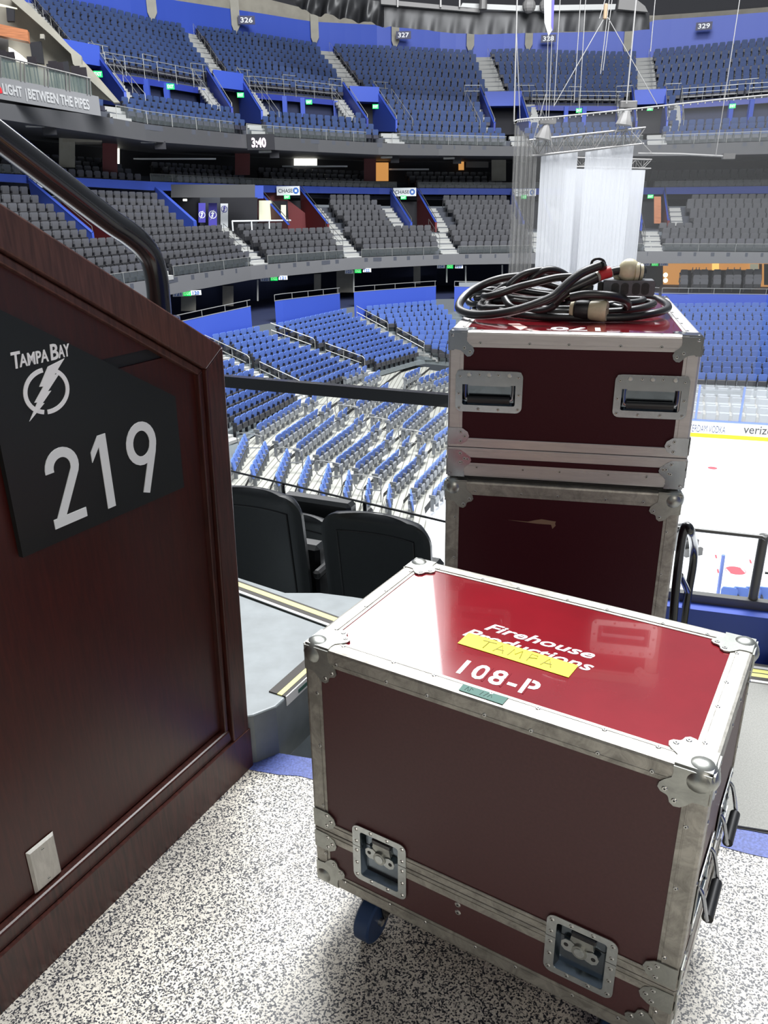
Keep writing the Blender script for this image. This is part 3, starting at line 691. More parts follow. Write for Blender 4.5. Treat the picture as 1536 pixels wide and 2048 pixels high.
def braces(root, W, seam, m, TT, d=0.057):
    for side in (0, 1):
        for up in (1, -1):
            mb = MB(); z0 = seam+up*0.007; zz = z0+up*0.046
            pts = [(0, z0), (d*0.62, z0+up*0.001), (d*0.88, z0+up*0.010), (d, z0+up*0.024), (d*0.93, z0+up*0.036), (d*0.70, zz-up*0.001), (d*0.6, zz), (0, zz)]
            if up < 0: pts = pts[::-1]
            if side: pts = [(W-x, z) for x, z in pts][::-1]
            mb.prism(pts, 0.003, 0.0052, m, TT)
            rx = [(d*0.60, z0+up*0.010), (d*0.80, z0+up*0.024), (d*0.60, z0+up*0.036)]
            if side: rx = [(W-x, z) for x, z in rx]
            rivets(mb, rx, TT @ Matrix.Translation((0, 0, 0.0052)), 0.0048); mb.build('corner_brace', root)
def case(name, loc, yaw, W, D, H, z0, seam, label, ball, alu, cor, rail_w, front_holes, side_holes=(), lam='red_lam_shade_bc'):
    root = empty(name, loc, yaw, label, 'flight case')
    zt = z0+H
    # panels
    mb = MB(); r = 0.0
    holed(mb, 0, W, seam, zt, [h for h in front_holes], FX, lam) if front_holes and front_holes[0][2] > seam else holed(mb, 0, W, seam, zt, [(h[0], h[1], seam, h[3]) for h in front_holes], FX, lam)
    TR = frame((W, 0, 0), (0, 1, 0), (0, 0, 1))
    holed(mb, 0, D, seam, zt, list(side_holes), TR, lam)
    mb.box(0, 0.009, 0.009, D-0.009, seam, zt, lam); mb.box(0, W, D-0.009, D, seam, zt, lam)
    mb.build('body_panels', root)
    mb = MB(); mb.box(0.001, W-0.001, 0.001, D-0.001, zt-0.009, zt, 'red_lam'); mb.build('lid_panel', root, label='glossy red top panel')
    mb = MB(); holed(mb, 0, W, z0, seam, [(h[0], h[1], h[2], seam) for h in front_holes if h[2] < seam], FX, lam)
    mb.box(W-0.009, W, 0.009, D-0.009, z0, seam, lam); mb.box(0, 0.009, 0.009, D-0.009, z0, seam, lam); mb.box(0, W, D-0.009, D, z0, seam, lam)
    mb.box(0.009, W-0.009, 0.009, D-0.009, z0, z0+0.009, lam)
    mb.box(0.03, W-0.03, 0.03, D-0.03, z0+0.02, zt-0.02, 'black_rubber')
    mb.build('tray_panels', root)
    X, Y, Z = Vector((1, 0, 0)), Vector((0, 1, 0)), Vector((0, 0, 1)); w = rail_w
    mk = lambda: MB()
    def rail(p, q, u, v, rv_n, nm='edge_rail', lip=True):
        mb = MB(); edge_rail(mb, p, q, u, v, w, alu, lip=lip)
        p, q, u, v = Vector(p), Vector(q), Vector(u), Vector(v); L = (q-p).length; d = (q-p)/L
        for (a, nn_) in ((u, -v), (v, -u)):
            T = frame(p+nn_*0.0024, d, a)
            if T.to_3x3().col[2].dot(nn_) < 0: T = Matrix.Translation(p+nn_*0.0024) @ Matrix((d, a, nn_)).transposed().to_4x4()
            if rv_n: rivets(mb, [(L*(i+0.5)/rv_n+(0.008 if i % 2 else -0.006), w*0.70) for i in range(rv_n)], T, 0.0042)
        mb.build(nm, root)
    nW = max(3, round(W/0.115)); nD = max(3, round(D/0.125)); nH = max(2, round(H/0.15))
    for zz, vz in ((zt, -Z), (z0, Z)):
        rail((0.03, 0, zz), (W-0.03, 0, zz), Y, vz, nW if zz == zt or ball else nW)
        rail((0.03, D, zz), (W-0.03, D, zz), -Y, vz, nW)
        rail((0, 0.03, zz), (0, D-0.03, zz), X, vz, nD)
        rail((W, 0.03, zz), (W, D-0.03, zz), -X, vz, nD)
    for (cx, ux) in ((0, X), (W, -X)):
        for (cy, uy) in ((0, Y), (D, -Y)):
            for za, zb_ in ((z0+0.03, seam-0.001), (seam+0.001, zt-0.03)):
                nH_ = max(1, round((zb_-za)/0.15)) if ball else 0
                rail((cx, cy, za), (cx, cy, zb_), ux, uy, nH_)
    # seam bands (tongue and groove)
    for nm, za, zb_, dp in (('closing_band', seam+0.0008, seam+0.026, 0.0030), ('closing_band', seam-0.028, seam-0.0008, 0.0034)):
        mb = MB()
        cuts = [0.001]+[v for h in front_holes if h[2] < seam for v in (h[0]-0.019, h[1]+0.019)]+[W-0.001]
        for c0, c1 in zip(cuts[::2], cuts[1::2]):
            mb.box(c0, c1, -dp, 0.0, za, zb_, alu, None, 0.001); mb.box(c0, c1, -dp-0.0012, 0, (za+zb_)/2+0.003, (za+zb_)/2+0.005, alu)
        mb.box(W, W+dp, 0.001, D-0.001, za, zb_, alu, None, 0.001); mb.box(-dp, 0, 0.001, D-0.001, za, zb_, alu, None, 0.001); mb.box(0.001, W-0.001, D, D+dp, za, zb_, alu, None, 0.001)
        mb.build(nm, root)
    for x, ux in ((0, X), (W, -X)):
        for y, uy in ((0, Y), (D, -Y)):
            for z, uz in ((zt, -Z), (z0, Z)):
                mb = MB(); add_corner(mb, (x, y, z), ux, uy, uz, 0.075 if ball else 0.064, ball, cor); mb.build('ball_corner' if ball else 'corner_cap', root, smooth=True)
    for i, TT in enumerate((FX, TR)):
        braces(root, W if i == 0 else D, seam, cor, TT)
    return root, TR
# --- front case
AZ0, ASEAM, AH = 0.141, 0.2915, 0.6085
AZT = AZ0+AH
hl = [(0.100+0.020, 0.230-0.020, AZT-0.549+0.015, AZT-0.402-0.015), (0.529+0.020, 0.660-0.020, AZT-0.549+0.015, AZT-0.402-0.015)]
sideA = [(0.068, 0.182, 0.385, 0.465), (0.268, 0.382, 0.385, 0.465)]
A_, TRA = case('road_case', (-0.1594, 1.3416, 0), -0.553, 0.76, 0.449, AH, AZ0, ASEAM, 'scuffed red road case with yellow tape on its lid, on the speckled floor', True, 'alu_worn', 'corner_steel', 0.036, hl, sideA, 'red_lam_shade_a')
latch(A_, 0.165, AZT-0.4755, 0.130, 0.147, ASEAM); latch(A_, 0.5945, AZT-0.4755, 0.131, 0.141, ASEAM)
mb = MB(); rivets(mb, [(0.346, AZT-0.496), (0.347, AZT-0.516)], FX, 0.0065, True); mb.build('tray_bolts', A_)
for y0 in (0.05, 0.25): handle(A_, y0, y0+0.15, 0.365, 0.49, TRA @ Matrix.Translation((0, 0, 0.003)), False, 0.022)
TL = Matrix.Translation((0, 0, AZT+0.0002))
def toptext(body, x, y, w, h, mtl, **k): return fit('stencilled_number' if body[0] == '1' else 'maker_lettering', body, w, h, TL @ Matrix.Translation((x, y, 0.0)), mtl, A_, **k)
def slab_text(body, x, y, w, h):
    return toptext(body, x, y, w, h, 'white_paint', bold=0.016, shear=0.30, ext=0.0005)
slab_text('Firehouse', 0.282, 0.2245, 0.224, 0.029)
slab_text('Productions', 0.254, 0.182, 0.262, 0.032)
o = toptext('108-P', 0.303, 0.055, 0.150, 0.050, 'white_paint', bold=0.02, ext=0.0005, space=1.15)
mb = MB()
for x in (0.3555, 0.391): mb.box(x-0.0018, x+0.0018, 0.0548, 0.1052, 0.0, 0.0007, 'red_lam', TL)
mb.box(0.432, 0.4352, 0.0548, 0.1052, 0, 0.0007, 'red_lam', TL); mb.build('stencil_bridges', A_)
mb = MB(); mb.prism([(0.2605, 0.149), (0.487, 0.143), (0.490, 0.190), (0.262, 0.196)], 0.0007, 0.0013, 'yellow_tape', TL); tp = mb.build('yellow_tape', A_, label='strip of bright yellow tape marked TAMPA')
mb = MB()
def hand(strokes, x, y, s, mtl, z, r=0.0011):
    for st in strokes: mb.tube([TL @ Vector((x+p[0]*s, y+p[1]*s, z)) for p in st], r, mtl, 5)
sx = 0.034
L_ = {'T': [[(0, 1), (1.1, 1.05)], [(0.5, 1.02), (0.42, 0)]], 'A': [[(0, 0), (0.35, 1), (0.75, 0.02)], [(0.1, 0.35), (0.7, 0.4)]], 'M': [[(0, 0), (0.15, 1), (0.45, 0.35), (0.8, 1), (0.95, 0)]], 'P': [[(0.1, 0), (0.12, 1), (0.6, 0.95), (0.65, 0.6), (0.12, 0.45)]]}
X_ = 0.300
for ch, dx in (('T', 0.032), ('A', 0.030), ('M', 0.036), ('P', 0.030), ('A', 0.03)):
    hand(L_[ch], X_, 0.157, 0.026, 'ink', 0.0014); X_ += dx
mb.build('marker_writing', tp)
mb = MB(); mb.prism([(0.334, 0.005), (0.418, 0.004), (0.419, 0.027), (0.333, 0.025)], 0.0030, 0.0036, 'green_tape', TL); gt = mb.build('green_tape', A_, label='dark green tape on the lid rail')
mb = MB(); hand([[(0, 0), (0.2, 1), (0.5, 0)], [(0.7, 0), (0.7, 1), (1.1, 0.6)], [(2.4, 0), (2.6, 1)], [(3.0, 0), (3.4, 1)], [(3.6, 0.1), (3.9, 1), (4.2, 0.2)]], 0.343, 0.010, 0.012, 'ink2', 0.0037, 0.0006); mb.build('marker_writing', gt)
for (x, y, a) in ((0.118, 0.056, -0.022), (0.66, 0.056, -0.022), (0.118, 0.38, 0.012), (0.66, 0.38, 0.012)):
    cs = empty('caster', (0, 0, 0)); cs.parent = A_
    mb = MB(); mb.box(x-0.045, x+0.045, y-0.04, y+0.04, AZ0-0.008, AZ0-0.002, 'black_metal'); mb.cyl((x, y, AZ0-0.02), (x, y, AZ0-0.006), 0.026, 'black_metal', 16); mb.build('caster_plate', cs)
    mb = MB()
    for s in (-1, 1): mb.prism([(y-0.028, AZ0-0.02), (y+0.028, AZ0-0.02), (y+0.034, AZ0-0.06), (y+0.030, 0.048), (y+a, 0.040), (y-0.012, 0.05)], x+s*0.026-0.0015, x+s*0.026+0.0015, 'black_metal', Matrix(((0, 0, 1, 0), (1, 0, 0, 0), (0, 1, 0, 0), (0, 0, 0, 1))))
    mb.build('fork', cs)
    mb = MB(); mb.tube([(x-0.020, y+a, 0.051), (x-0.016, y+a, 0.051), (x+0.016, y+a, 0.051), (x+0.020, y+a, 0.051)], 0.05, 'wheel_blue', 28, rr=[0.046, 0.051, 0.051, 0.046]); mb.cyl((x-0.029, y+a, 0.051), (x+0.029, y+a, 0.051), 0.008, 'rivet', 10); mb.build('wheel', cs, smooth=True, label='dark blue wheel')
# --- upper case of the stack (B) and the one beneath (C)
BZ, BH = 0.859, 0.385; BSE = 1.2438-0.304; BZT = 1.2438
hb = [(0.018+0.018, 0.191-0.018, BZT-0.205+0.018, BZT-0.096-0.024), (0.418+0.018, 0.595-0.018, BZT-0.203+0.018, BZT-0.094-0.024)]
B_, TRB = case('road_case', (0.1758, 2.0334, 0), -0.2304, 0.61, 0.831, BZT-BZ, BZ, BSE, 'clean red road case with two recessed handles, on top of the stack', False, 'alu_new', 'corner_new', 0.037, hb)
TB = Matrix.Translation((0, -0.0045, 0)) @ FX
handle(B_, 0.018, 0.191, BZT-0.205, BZT-0.096, TB); handle(B_, 0.418, 0.595, BZT-0.203, BZT-0.094, TB)
TLB = Matrix.Translation((0, 0, BZT+0.0003))
fit('stencilled_number', '170', 0.125, 0.055, TLB @ Matrix.Translation((0.375, 0.115, 0)) @ Matrix.Rotation(math.pi, 4, 'Z'), 'white_paint', B_, bold=0.02, ext=0.0006)
mb = MB(); mb.prism([(0.135, 0.155), (0.175, 0.05), (0.19, 0.10), (0.165, 0.16)], 0.0, 0.0008, 'label_pink', TLB); mb.prism([(0.185, 0.07), (0.225, 0.042), (0.20, 0.042)], 0, 0.0008, 'label_pink', TLB); mb.build('torn_label', B_, label='torn pale label')
CZT = 0.843
C_, TRC = case('road_case', (0.1727, 2.0261, 0), -0.2301, 0.61, 0.60, CZT-0.13, 0.13, 0.40, 'battered red road case with a long scrape, underneath the clean one', True, 'alu_worn', 'corner_steel', 0.036, [])
mb = MB(); TC = FX
mb.prism([(0.172, -0.103), (0.225, -0.104), (0.245, -0.098), (0.262, -0.094), (0.30, -0.098), (0.298, -0.104), (0.300, -0.110), (0.292, -0.120), (0.288, -0.108), (0.25, -0.108)], 0.0, 0.0006, 'scrape', Matrix.Translation((0, 0, CZT)) @ TC); mb.build('scrape_mark', C_, label='pale scrape in the laminate')
mb = MB(); mb.box(0.03, 0.58, 0.02, 0.58, CZT, CZT+0.0095, 'black_rubber'); mb.build('lid_padding', C_)
for (x, y) in ((0.09, 0.1), (0.52, 0.1), (0.09, 0.5), (0.52, 0.5)):
    cs = empty('caster', (0, 0, 0)); cs.parent = C_
    mb = MB(); mb.box(x-0.04, x+0.04, y-0.04, y+0.04, 0.115, 0.128, 'black_metal'); mb.box(x-0.028, x-0.024, y-0.03, y+0.03, 0.05, 0.115, 'black_metal'); mb.box(x+0.024, x+0.028, y-0.03, y+0.03, 0.05, 0.115, 'black_metal'); mb.build('fork', cs)
    mb = MB(); mb.cyl((x-0.018, y, 0.058), (x+0.018, y, 0.058), 0.049, 'wheel_blue', 24); mb.build('wheel', cs)
# ================================================================ black seats and rails just beyond the landing
RD = (Vector((0.3, 3.54, 0))-Vector((-0.8, 4.026, 0))).normalized(); RN = Vector((-RD.y, RD.x, 0))   # row direction and towards the ice
def near_seat(loc, label, yaw=None, w=0.53, ztop=0.30, fold=True):
    a = math.atan2(RD.y, RD.x) if yaw is None else yaw
    s = empty('club_seat', (loc[0], loc[1], -0.60), a, label, 'seat', 'black vinyl club seats just below the landing')
    h = ztop+0.60
    # backrest shell: rounded slab curved across its width
    mb = MB(); nx, nz = 25, 30
    out = []
    def prof(i, j):
        u = -1+2*i/(nx-1); v = 1-(1-j/(nz-1))**1.8; z = 0.12+(h-0.12)*v
        wv = w/2*(0.93+0.07*min(1, v*2))
        r = 0.10; zz = h-0.12
        x = u*wv
        if z > h-r:
            t = (z-(h-r))/r; x = u*(wv-r*(1-math.sqrt(max(0, 1-t*t))))
        y = 0.055*(1-u*u)-0.10*(v-0.1)-0.0
        return x, y, z
    F = []; vs = []
    for side in (0, 1):
        for j in range(nz):
            for i in range(nx):
                x, y, z = prof(i, j); e = max(abs(-1+2*i/(nx-1))**8, max(0, (z-(h-0.06))/0.06)**2)
                th = 0.040*(1-0.75*e); vs.append(Vector((x, y+(th if side else -th), z-0.012*e)))
    n = nx*nz
    for j in range(nz-1):
        for i in range(nx-1):
            a0 = j*nx+i; F.append((a0, a0+1, a0+nx+1, a0+nx)); F.append((n+a0, n+a0+nx, n+a0+nx+1, n+a0+1))
    for i in range(nx-1): F.append((i, n+i, n+i+1, i+1)); k_ = (nz-1)*nx; F.append((k_+i, k_+i+1, n+k_+i+1, n+k_+i))
    for j in range(nz-1): F.append((j*nx, (j+1)*nx, n+(j+1)*nx, n+j*nx)); F.append((j*nx+nx-1, n+j*nx+nx-1, n+(j+1)*nx+nx-1, (j+1)*nx+nx-1))
    mb.add(vs, F, 'black_vinyl'); mb.build('backrest', s, smooth=True)
    mb = MB(); pts = []
    for t in range(0, 25):   # welt line on the back
        if t <= 8: x, z = -w/2*0.70+0.0, 0.22+(h-0.10-0.22)*t/8
        elif t <= 16: x, z = -w/2*0.70+w*0.70*(t-8)/8, h-0.10
        else: x, z = w/2*0.70, h-0.10-(h-0.10-0.22)*(t-16)/8
        u = x/(w/2); v = (z-0.12)/(h-0.12); pts.append((x, 0.055*(1-u*u)-0.10*(v-0.1)-0.0405, z))
    mb.tube(pts, 0.004, 'black_rubber', 6); mb.build('piping', s, smooth=True)
    mb = MB(); mb.box(-w/2+0.03, w/2-0.03, 0.10, 0.20, 0.22, 0.62 if fold else 0.42, 'black_vinyl', None, 0.02); mb.build('seat_pan', s)
    for sx_ in (-1, 1):
        mb = MB(); mb.box(sx_*(w/2+0.005)-0.02, sx_*(w/2+0.005)+0.02, 0.0, 0.30, 0.50, 0.545, 'black_rubber', None, 0.012); mb.build('armrest', s)
    for sx_ in (-1, 1): mb = MB(); mb.box(sx_*(w/2+0.005)-0.012, sx_*(w/2+0.005)+0.012, 0.02, 0.20, 0.0, 0.50, 'black_metal'); mb.build('standard', s)
c2 = aty(766, 1150, 3.20); c1 = aty(548, 1100, 3.42)
near_seat((c2.x, c2.y), 'black vinyl club seat back directly left of the stacked road cases', ztop=aty(766, 1016, 3.2).z, w=0.52)
near_seat((c1.x-0.04, c1.y), 'black vinyl club seat back beside the end of the wooden wall', ztop=aty(540, 968, 3.40).z, w=0.52)
near_seat((c1.x+0.10, c1.y+0.55), 'black vinyl club seat peeking between the two nearest seat backs', ztop=aty(612, 1014, 3.95).z-0.02, w=0.50, fold=True)
# guard rail with black top bar in front of the seats
gr = empty('guard_rail', (-0.25, 3.8, -0.6), 0, 'black guard rail bar crossing between the wooden wall and the stacked cases', 'rail')
Pa, Pb = Vector((-1.6, 4.026+0.8*0.442, 0.70)), Vector((1.1, 3.19, 0.70)); 
off = Vector((0.25, -3.8, 0.6))
mb = MB(); T = frame(Pa+off, Pb-Pa, (0, 0, 1)); L = (Pb-Pa).length
mb.prism([(0, -0.03), (L, -0.03), (L, 0.028), (0, 0.028)], -0.022, 0.022, 'black_metal', T); mb.build('top_bar', gr)
mb = MB(); a_ = Vector((-1.6, 4.46, 0.17)); b_ = Vector((1.1, 2.87, 0.17)); a_ = Vector((-0.838, 4.132, 0.17)); b_ = Vector((0.077, 3.5, 0.17)); d_ = (b_-a_).normalized()
mb.tube([a_-d_*0.8+off, b_+d_*0.9+off], 0.006, 'black_metal', 8); mb.build('lower_bar', gr)
for px, py in ((566, 968), (730, 1005)):
    q = onz(px, py, 0.17); mb = MB(); mb.cyl(Vector((q.x, q.y, 0.165))+off, Vector((q.x, q.y, -0.60))+off, 0.011, 'black_metal', 8); mb.build('post', gr)
# handrail loops beside the stacked cases
Yh = 2.35
hr = empty('handrail', (0, 0, 0), 0, 'pair of black tube handrail hoops right of the stacked cases', 'handrail')
def pY(l, Y): return [aty(x, y, Y) for x, y in l]
mb = MB(); mb.tube(catmull(pY([(1340, 1290), (1346, 1240), (1351, 1180), (1359, 1110), (1366, 1066), (1373, 1052), (1381, 1062)], Yh)+[aty(1387, 1090, Yh+0.12), aty(1386, 1130, Yh+0.16), aty(1374, 1200, Yh+0.16), aty(1362, 1290, Yh+0.16)], 5), 0.0145, 'black_metal', 12); mb.build('hoop', hr, smooth=True)
mb = MB(); mb.tube(catmull([aty(1360, 1150, Yh+0.03), aty(1369, 1168, Yh+0.09), aty(1375, 1182, Yh+0.14)], 4), 0.011, 'black_metal', 10); mb.build('brace', hr, smooth=True)
# low blue curb with its pipe rail (right)
cA, cB = onz(1332, 1212, 0.17), onz(1536, 1237, 0.17); cdv = (cB-cA).normalized(); cn = Vector((-cdv.y, cdv.x, 0))
q0 = cA-cdv*0.10; q1 = cA+cdv*2.4
mb = MB(); T = frame(Vector((q0.x, q0.y, 0.0)), cdv, cn)
mb.prism([(0, 0), ((q1-q0).length, 0), ((q1-q0).length, 0.11), (0, 0.11)], -0.6, 0.17, 'blue_wall', T); mb.build('trim_5', kind='structure', label='low royal blue curb wall in front of the ice')
pg = empty('pipe_guard', (cA.x, cA.y, 0.17), 0, 'grey pipe guard rail standing on the low blue curb', 'rail')
o_ = -Vector((cA.x, cA.y, 0.17))
mb = MB(); z_ = 0.45
t0 = onz(1340, 1053, z_); t1 = onz(1524, 1074, z_); 
mb.tube([t0-cdv*0.12+o_, t1+o_, onz(1534, 1079, z_)+o_], 0.0075, 'rail_dark', 10); mb.build('top_pipe', pg, smooth=True)
mb = MB(); pb_ = Vector((t1.x+0.012, t1.y+0.01, 0)); mb.cyl(Vector((pb_.x, pb_.y, z_+0.004))+o_, Vector((pb_.x, pb_.y, 0.17))+o_, 0.0165, 'rail_dark', 12); mb.build('post', pg, smooth=True)
mb = MB(); r0 = onz(1340, 1200, 0.2); mb.box(-0.15, 2.2, 0.055, 0.085, 0.0, 0.033, 'rail_dark', frame(cA+o_, cdv, cn)); mb.build('base_beam', pg)
mb = MB(); zz = onpl(1530, 1145, Vector((pb_.x, pb_.y, 0)), cn); mb.tube([zz+o_, zz+cdv*1.2+o_], 0.006, 'rail_dark', 8); mb.build('mid_pipe', pg)
mb = MB(); mb.tube([Vector((pb_.x, pb_.y, z_))+o_, Vector((pb_.x, pb_.y, z_))+cdv*1.5+o_], 0.0075, 'rail_dark', 10); mb.build('top_pipe', pg, smooth=True)
# far end of another seat at the frame edge
mb = MB(); q = onpl(1536, 1262, cA-cn*0.05, cn); mb.sphere((q.x+0.02, q.y-0.05, q.z), 0.026, 'black_metal', n=12, k=8, sc=(0.7, 1, 1.3)); mb.cyl((q.x+0.025, q.y-0.05, q.z), (q.x+0.025, q.y-0.05, 0.0), 0.012, 'black_metal'); mb.build('rail_end', label='black rounded rail end against the blue curb at the right frame edge', cat='rail', smooth=True)

# ================================================================ power cable pile on the clean case
pc = empty('power_distribution_cable', (0.43, 2.45, BZT), 0, 'coiled black power cable with four outlet box and cream connectors on the clean case', 'cable')
Oc = -Vector((0.43, 2.45, BZT))
def cpt(x, y, y_loc, hz=None):
    """point seen at pixel at a given depth into the case top (local y of case B)"""
    a = Vector((math.cos(-0.2304), math.sin(-0.2304), 0)); b = Vector((-a.y, a.x, 0)); o = Vector((0.1758, 2.0334, BZT))
    P = onpl(x, y, o+b*y_loc, b)
    if P.z < BZT+0.0115: P.z = BZT+0.0115
    return P+Oc
r_ = 0.0105
def loop(l, n=6, closed=False, r=r_, mtl='cable', lab=None, name='cable_loop'):
    mb = MB(); mb.tube(catmull([cpt(*p) for p in l], n, closed), r, mtl, 10, closed); mb.build(name, pc, smooth=True, label=lab)
S = lambda x, y: (900+x/5.908, 500+y/5.908)
S2 = lambda x, y: (1120+x/5.908, 500+y/5.908)
q = lambda f, x, y, d: (*f(x, y), d)
# big outer loop lying on the lid
loop([q(S, 820, 760, 0.235), q(S, 1100, 808, 0.225), q(S2, 0, 815, 0.222), q(S2, 400, 822, 0.222), q(S2, 800, 795, 0.235), q(S2, 1100, 750, 0.26), q(S2, 1260, 700, 0.32), q(S2, 1270, 650, 0.40), q(S2, 1200, 600, 0.47), q(S2, 1080, 560, 0.52), q(S2, 700, 530, 0.60), q(S2, 200, 520, 0.62), q(S, 1000, 560, 0.60), q(S, 600, 600, 0.50), q(S, 420, 650, 0.40), q(S, 520, 700, 0.33)], closed=True)
loop([q(S, 400, 690, 0.33), q(S, 352, 655, 0.37), q(S, 420, 590, 0.42), q(S, 560, 480, 0.45), q(S, 700, 400, 0.46), q(S, 900, 370, 0.46), q(S, 1200, 420, 0.46), q(S2, 300, 560, 0.46), q(S2, 800, 580, 0.44), q(S2, 980, 590, 0.42), q(S2, 900, 620, 0.38), q(S2, 640, 640, 0.34), q(S2, 300, 690, 0.30), q(S, 1150, 700, 0.29), q(S, 700, 690, 0.30)], closed=True)
loop([q(S, 470, 680, 0.36), q(S, 440, 640, 0.38), q(S, 500, 560, 0.42), q(S, 640, 470, 0.44), q(S, 900, 500, 0.46), q(S2, 100, 560, 0.47), q(S2, 700, 600, 0.45), q(S2, 1060, 620, 0.42), q(S2, 1080, 650, 0.38), q(S2, 900, 700, 0.32), q(S2, 600, 730, 0.29), q(S2, 100, 740, 0.27), q(S, 900, 720, 0.28)], closed=True)
# raised loops
loop([q(S, 700, 440, 0.34), q(S, 720, 400, 0.34), q(S, 830, 310, 0.35), q(S, 960, 260, 0.36), q(S, 1120, 240, 0.38), q(S, 1300, 300, 0.40), q(S2, 100, 400, 0.42), q(S2, 300, 520, 0.42)])
loop([q(S, 940, 370, 0.36), q(S, 980, 320, 0.36), q(S, 1080, 255, 0.37), q(S, 1190, 232, 0.38), q(S, 1300, 260, 0.40), q(S, 1400, 320, 0.42), q(S2, 260, 440, 0.44)])
loop([q(S2, 130, 315, 0.30), q(S, 1250, 330, 0.29), q(S, 1000, 390, 0.275), q(S, 800, 440, 0.27), q(S, 600, 510, 0.26), q(S, 450, 550, 0.26), q(S, 400, 545, 0.28)])
loop([q(S2, 480, 180, 0.22), q(S2, 400, 210, 0.215), q(S2, 260, 270, 0.205), q(S2, 120, 370, 0.19), q(S2, 0, 480, 0.175), q(S, 1200, 560, 0.165), q(S, 950, 660, 0.155), q(S, 700, 730, 0.15), q(S, 450, 765, 0.16), q(S, 250, 760, 0.19), q(S, 125, 710, 0.24), q(S, 110, 640, 0.30), q(S, 190, 530, 0.36), q(S, 350, 430, 0.40), q(S, 600, 340, 0.42), q(S, 900, 305, 0.44), q(S, 1200, 330, 0.46)], r=0.0118)
loop([q(S2, 480, 180, 0.22), q(S2, 510, 200, 0.24), q(S2, 500, 250, 0.27), q(S2, 420, 300, 0.30), q(S2, 300, 350, 0.33), q(S2, 150, 420, 0.36)])
loop([q(S2, 370, 175, 0.26), q(S2, 385, 130, 0.26), q(S2, 440, 103, 0.26), q(S2, 505, 120, 0.27), q(S2, 530, 165, 0.27), q(S2, 515, 205, 0.27)], r=0.0035)
loop([q(S2, -80, 620, 0.22), q(S2, 60, 500, 0.22), q(S2, 200, 430, 0.225), q(S2, 330, 370, 0.23), q(S2, 430, 320, 0.235)], r=0.0155)
loop([q(S2, 560, 275, 0.25), q(S2, 640, 250, 0.255), q(S2, 720, 238, 0.26), q(S2, 800, 248, 0.27)], r=0.0115)
loop([q(S2, 425, 320, 0.235), q(S2, 490, 290, 0.242), q(S2, 570, 270, 0.25), q(S2, 610, 255, 0.252)], r=0.0145, mtl='clear_sleeve', name='cable_sleeve', lab='pale cable sleeve')
loop([q(S2, 455, 305, 0.236), q(S2, 520, 278, 0.243), q(S2, 595, 255, 0.248)], r=0.0152, mtl='red_tape', name='cable_tape', lab='red tape wrapped on the cable')
loop([q(S2, 0, 470, 0.30), q(S2, 150, 440, 0.30), q(S2, 260, 455, 0.30), q(S2, 390, 470, 0.30)], r=0.012)
loop([q(S2, 120, 560, 0.20), q(S2, 300, 530, 0.20), q(S2, 500, 535, 0.205), q(S2, 680, 560, 0.22), q(S2, 775, 610, 0.25), q(S2, 790, 670, 0.30), q(S2, 700, 690, 0.33), q(S2, 500, 640, 0.33), q(S2, 300, 600, 0.30)], r=0.0125)
loop([q(S, 640, 560, 0.30), q(S, 690, 640, 0.27), q(S, 760, 690, 0.25), q(S, 900, 725, 0.235), q(S, 1100, 715, 0.225), q(S, 1230, 660, 0.22), q(S, 1320, 540, 0.22)], r=0.0095)
for dz, sc_, ph in ((0.022, 0.92, 0.3), (0.034, 0.80, 1.1), (0.044, 0.88, 2.0), (0.016, 0.70, 2.6)):
    mb = MB(); P = []
    for t in range(28):
        a = 2*math.pi*t/28; P.append(Vector((-0.035+0.175*sc_*math.cos(a)+0.012*math.sin(2*a+ph), 0.05+0.13*sc_*math.sin(a), 0.0)))
    Rz = Matrix.Rotation(-0.2304, 4, 'Z')
    mb.tube([Rz @ p+Vector((0.02, 0, dz+0.010*math.sin(3*k/28*6.283+ph))) for k, p in enumerate(P)], r_, 'cable', 10, True); mb.build('cable_loop', pc, smooth=True)
# outlet box
P0 = cpt(*S2(505, 560), 0.235); 
aB = Vector((math.cos(-0.2304), math.sin(-0.2304), 0)); bB = Vector((-aB.y, aB.x, 0))
pl = cpt(*S2(505, 545), 0.235); pr_ = cpt(*S2(1112, 545), 0.235); pt = cpt(*S2(505, 365), 0.235)
wB = (pr_-pl).dot(aB); hB = pt.z-pl.z; xd = (pr_-pl).normalized()
TBx = frame(pl, xd, (0, 0, 1))
ob_ = MB(); ob_.prism(rrect(0, wB, 0, hB, 0.006, 3), -0.058, 0.0, 'box_black', TBx)
ob_.prism(rrect(-0.014, 0.0, hB*0.12, hB*0.88, 0.004, 3), -0.045, -0.012, 'black_rubber', TBx); bx_ = ob_.build('outlet_box', pc, smooth=True)
for i, fx in enumerate((0.235, 0.42, 0.64, 0.815)):
    mb = MB(); cx, cy = wB*fx, hB*0.47
    el = [(cx+0.0115*max(-0.85, min(0.85, math.cos(t)*1.15)), cy+0.0155*math.sin(t)) for t in [k*math.pi/10 for k in range(20)]]
    mb.prism(el, 0, 0.002, 'black_rubber', TBx)
    for x_, y_, w_, h_ in ((-0.006, 0.007, 0.006, 0.0018), (0.004, 0.002, 0.0024, 0.0055), (-0.006, -0.006, 0.006, 0.0018), (-0.004, -0.011, 0.0022, 0.006)):
        mb.box(cx+x_, cx+x_+w_, cy+y_, cy+y_+h_, 0.002, 0.0026, 'rivet_hole', TBx)
    mb.build('receptacle', bx_)
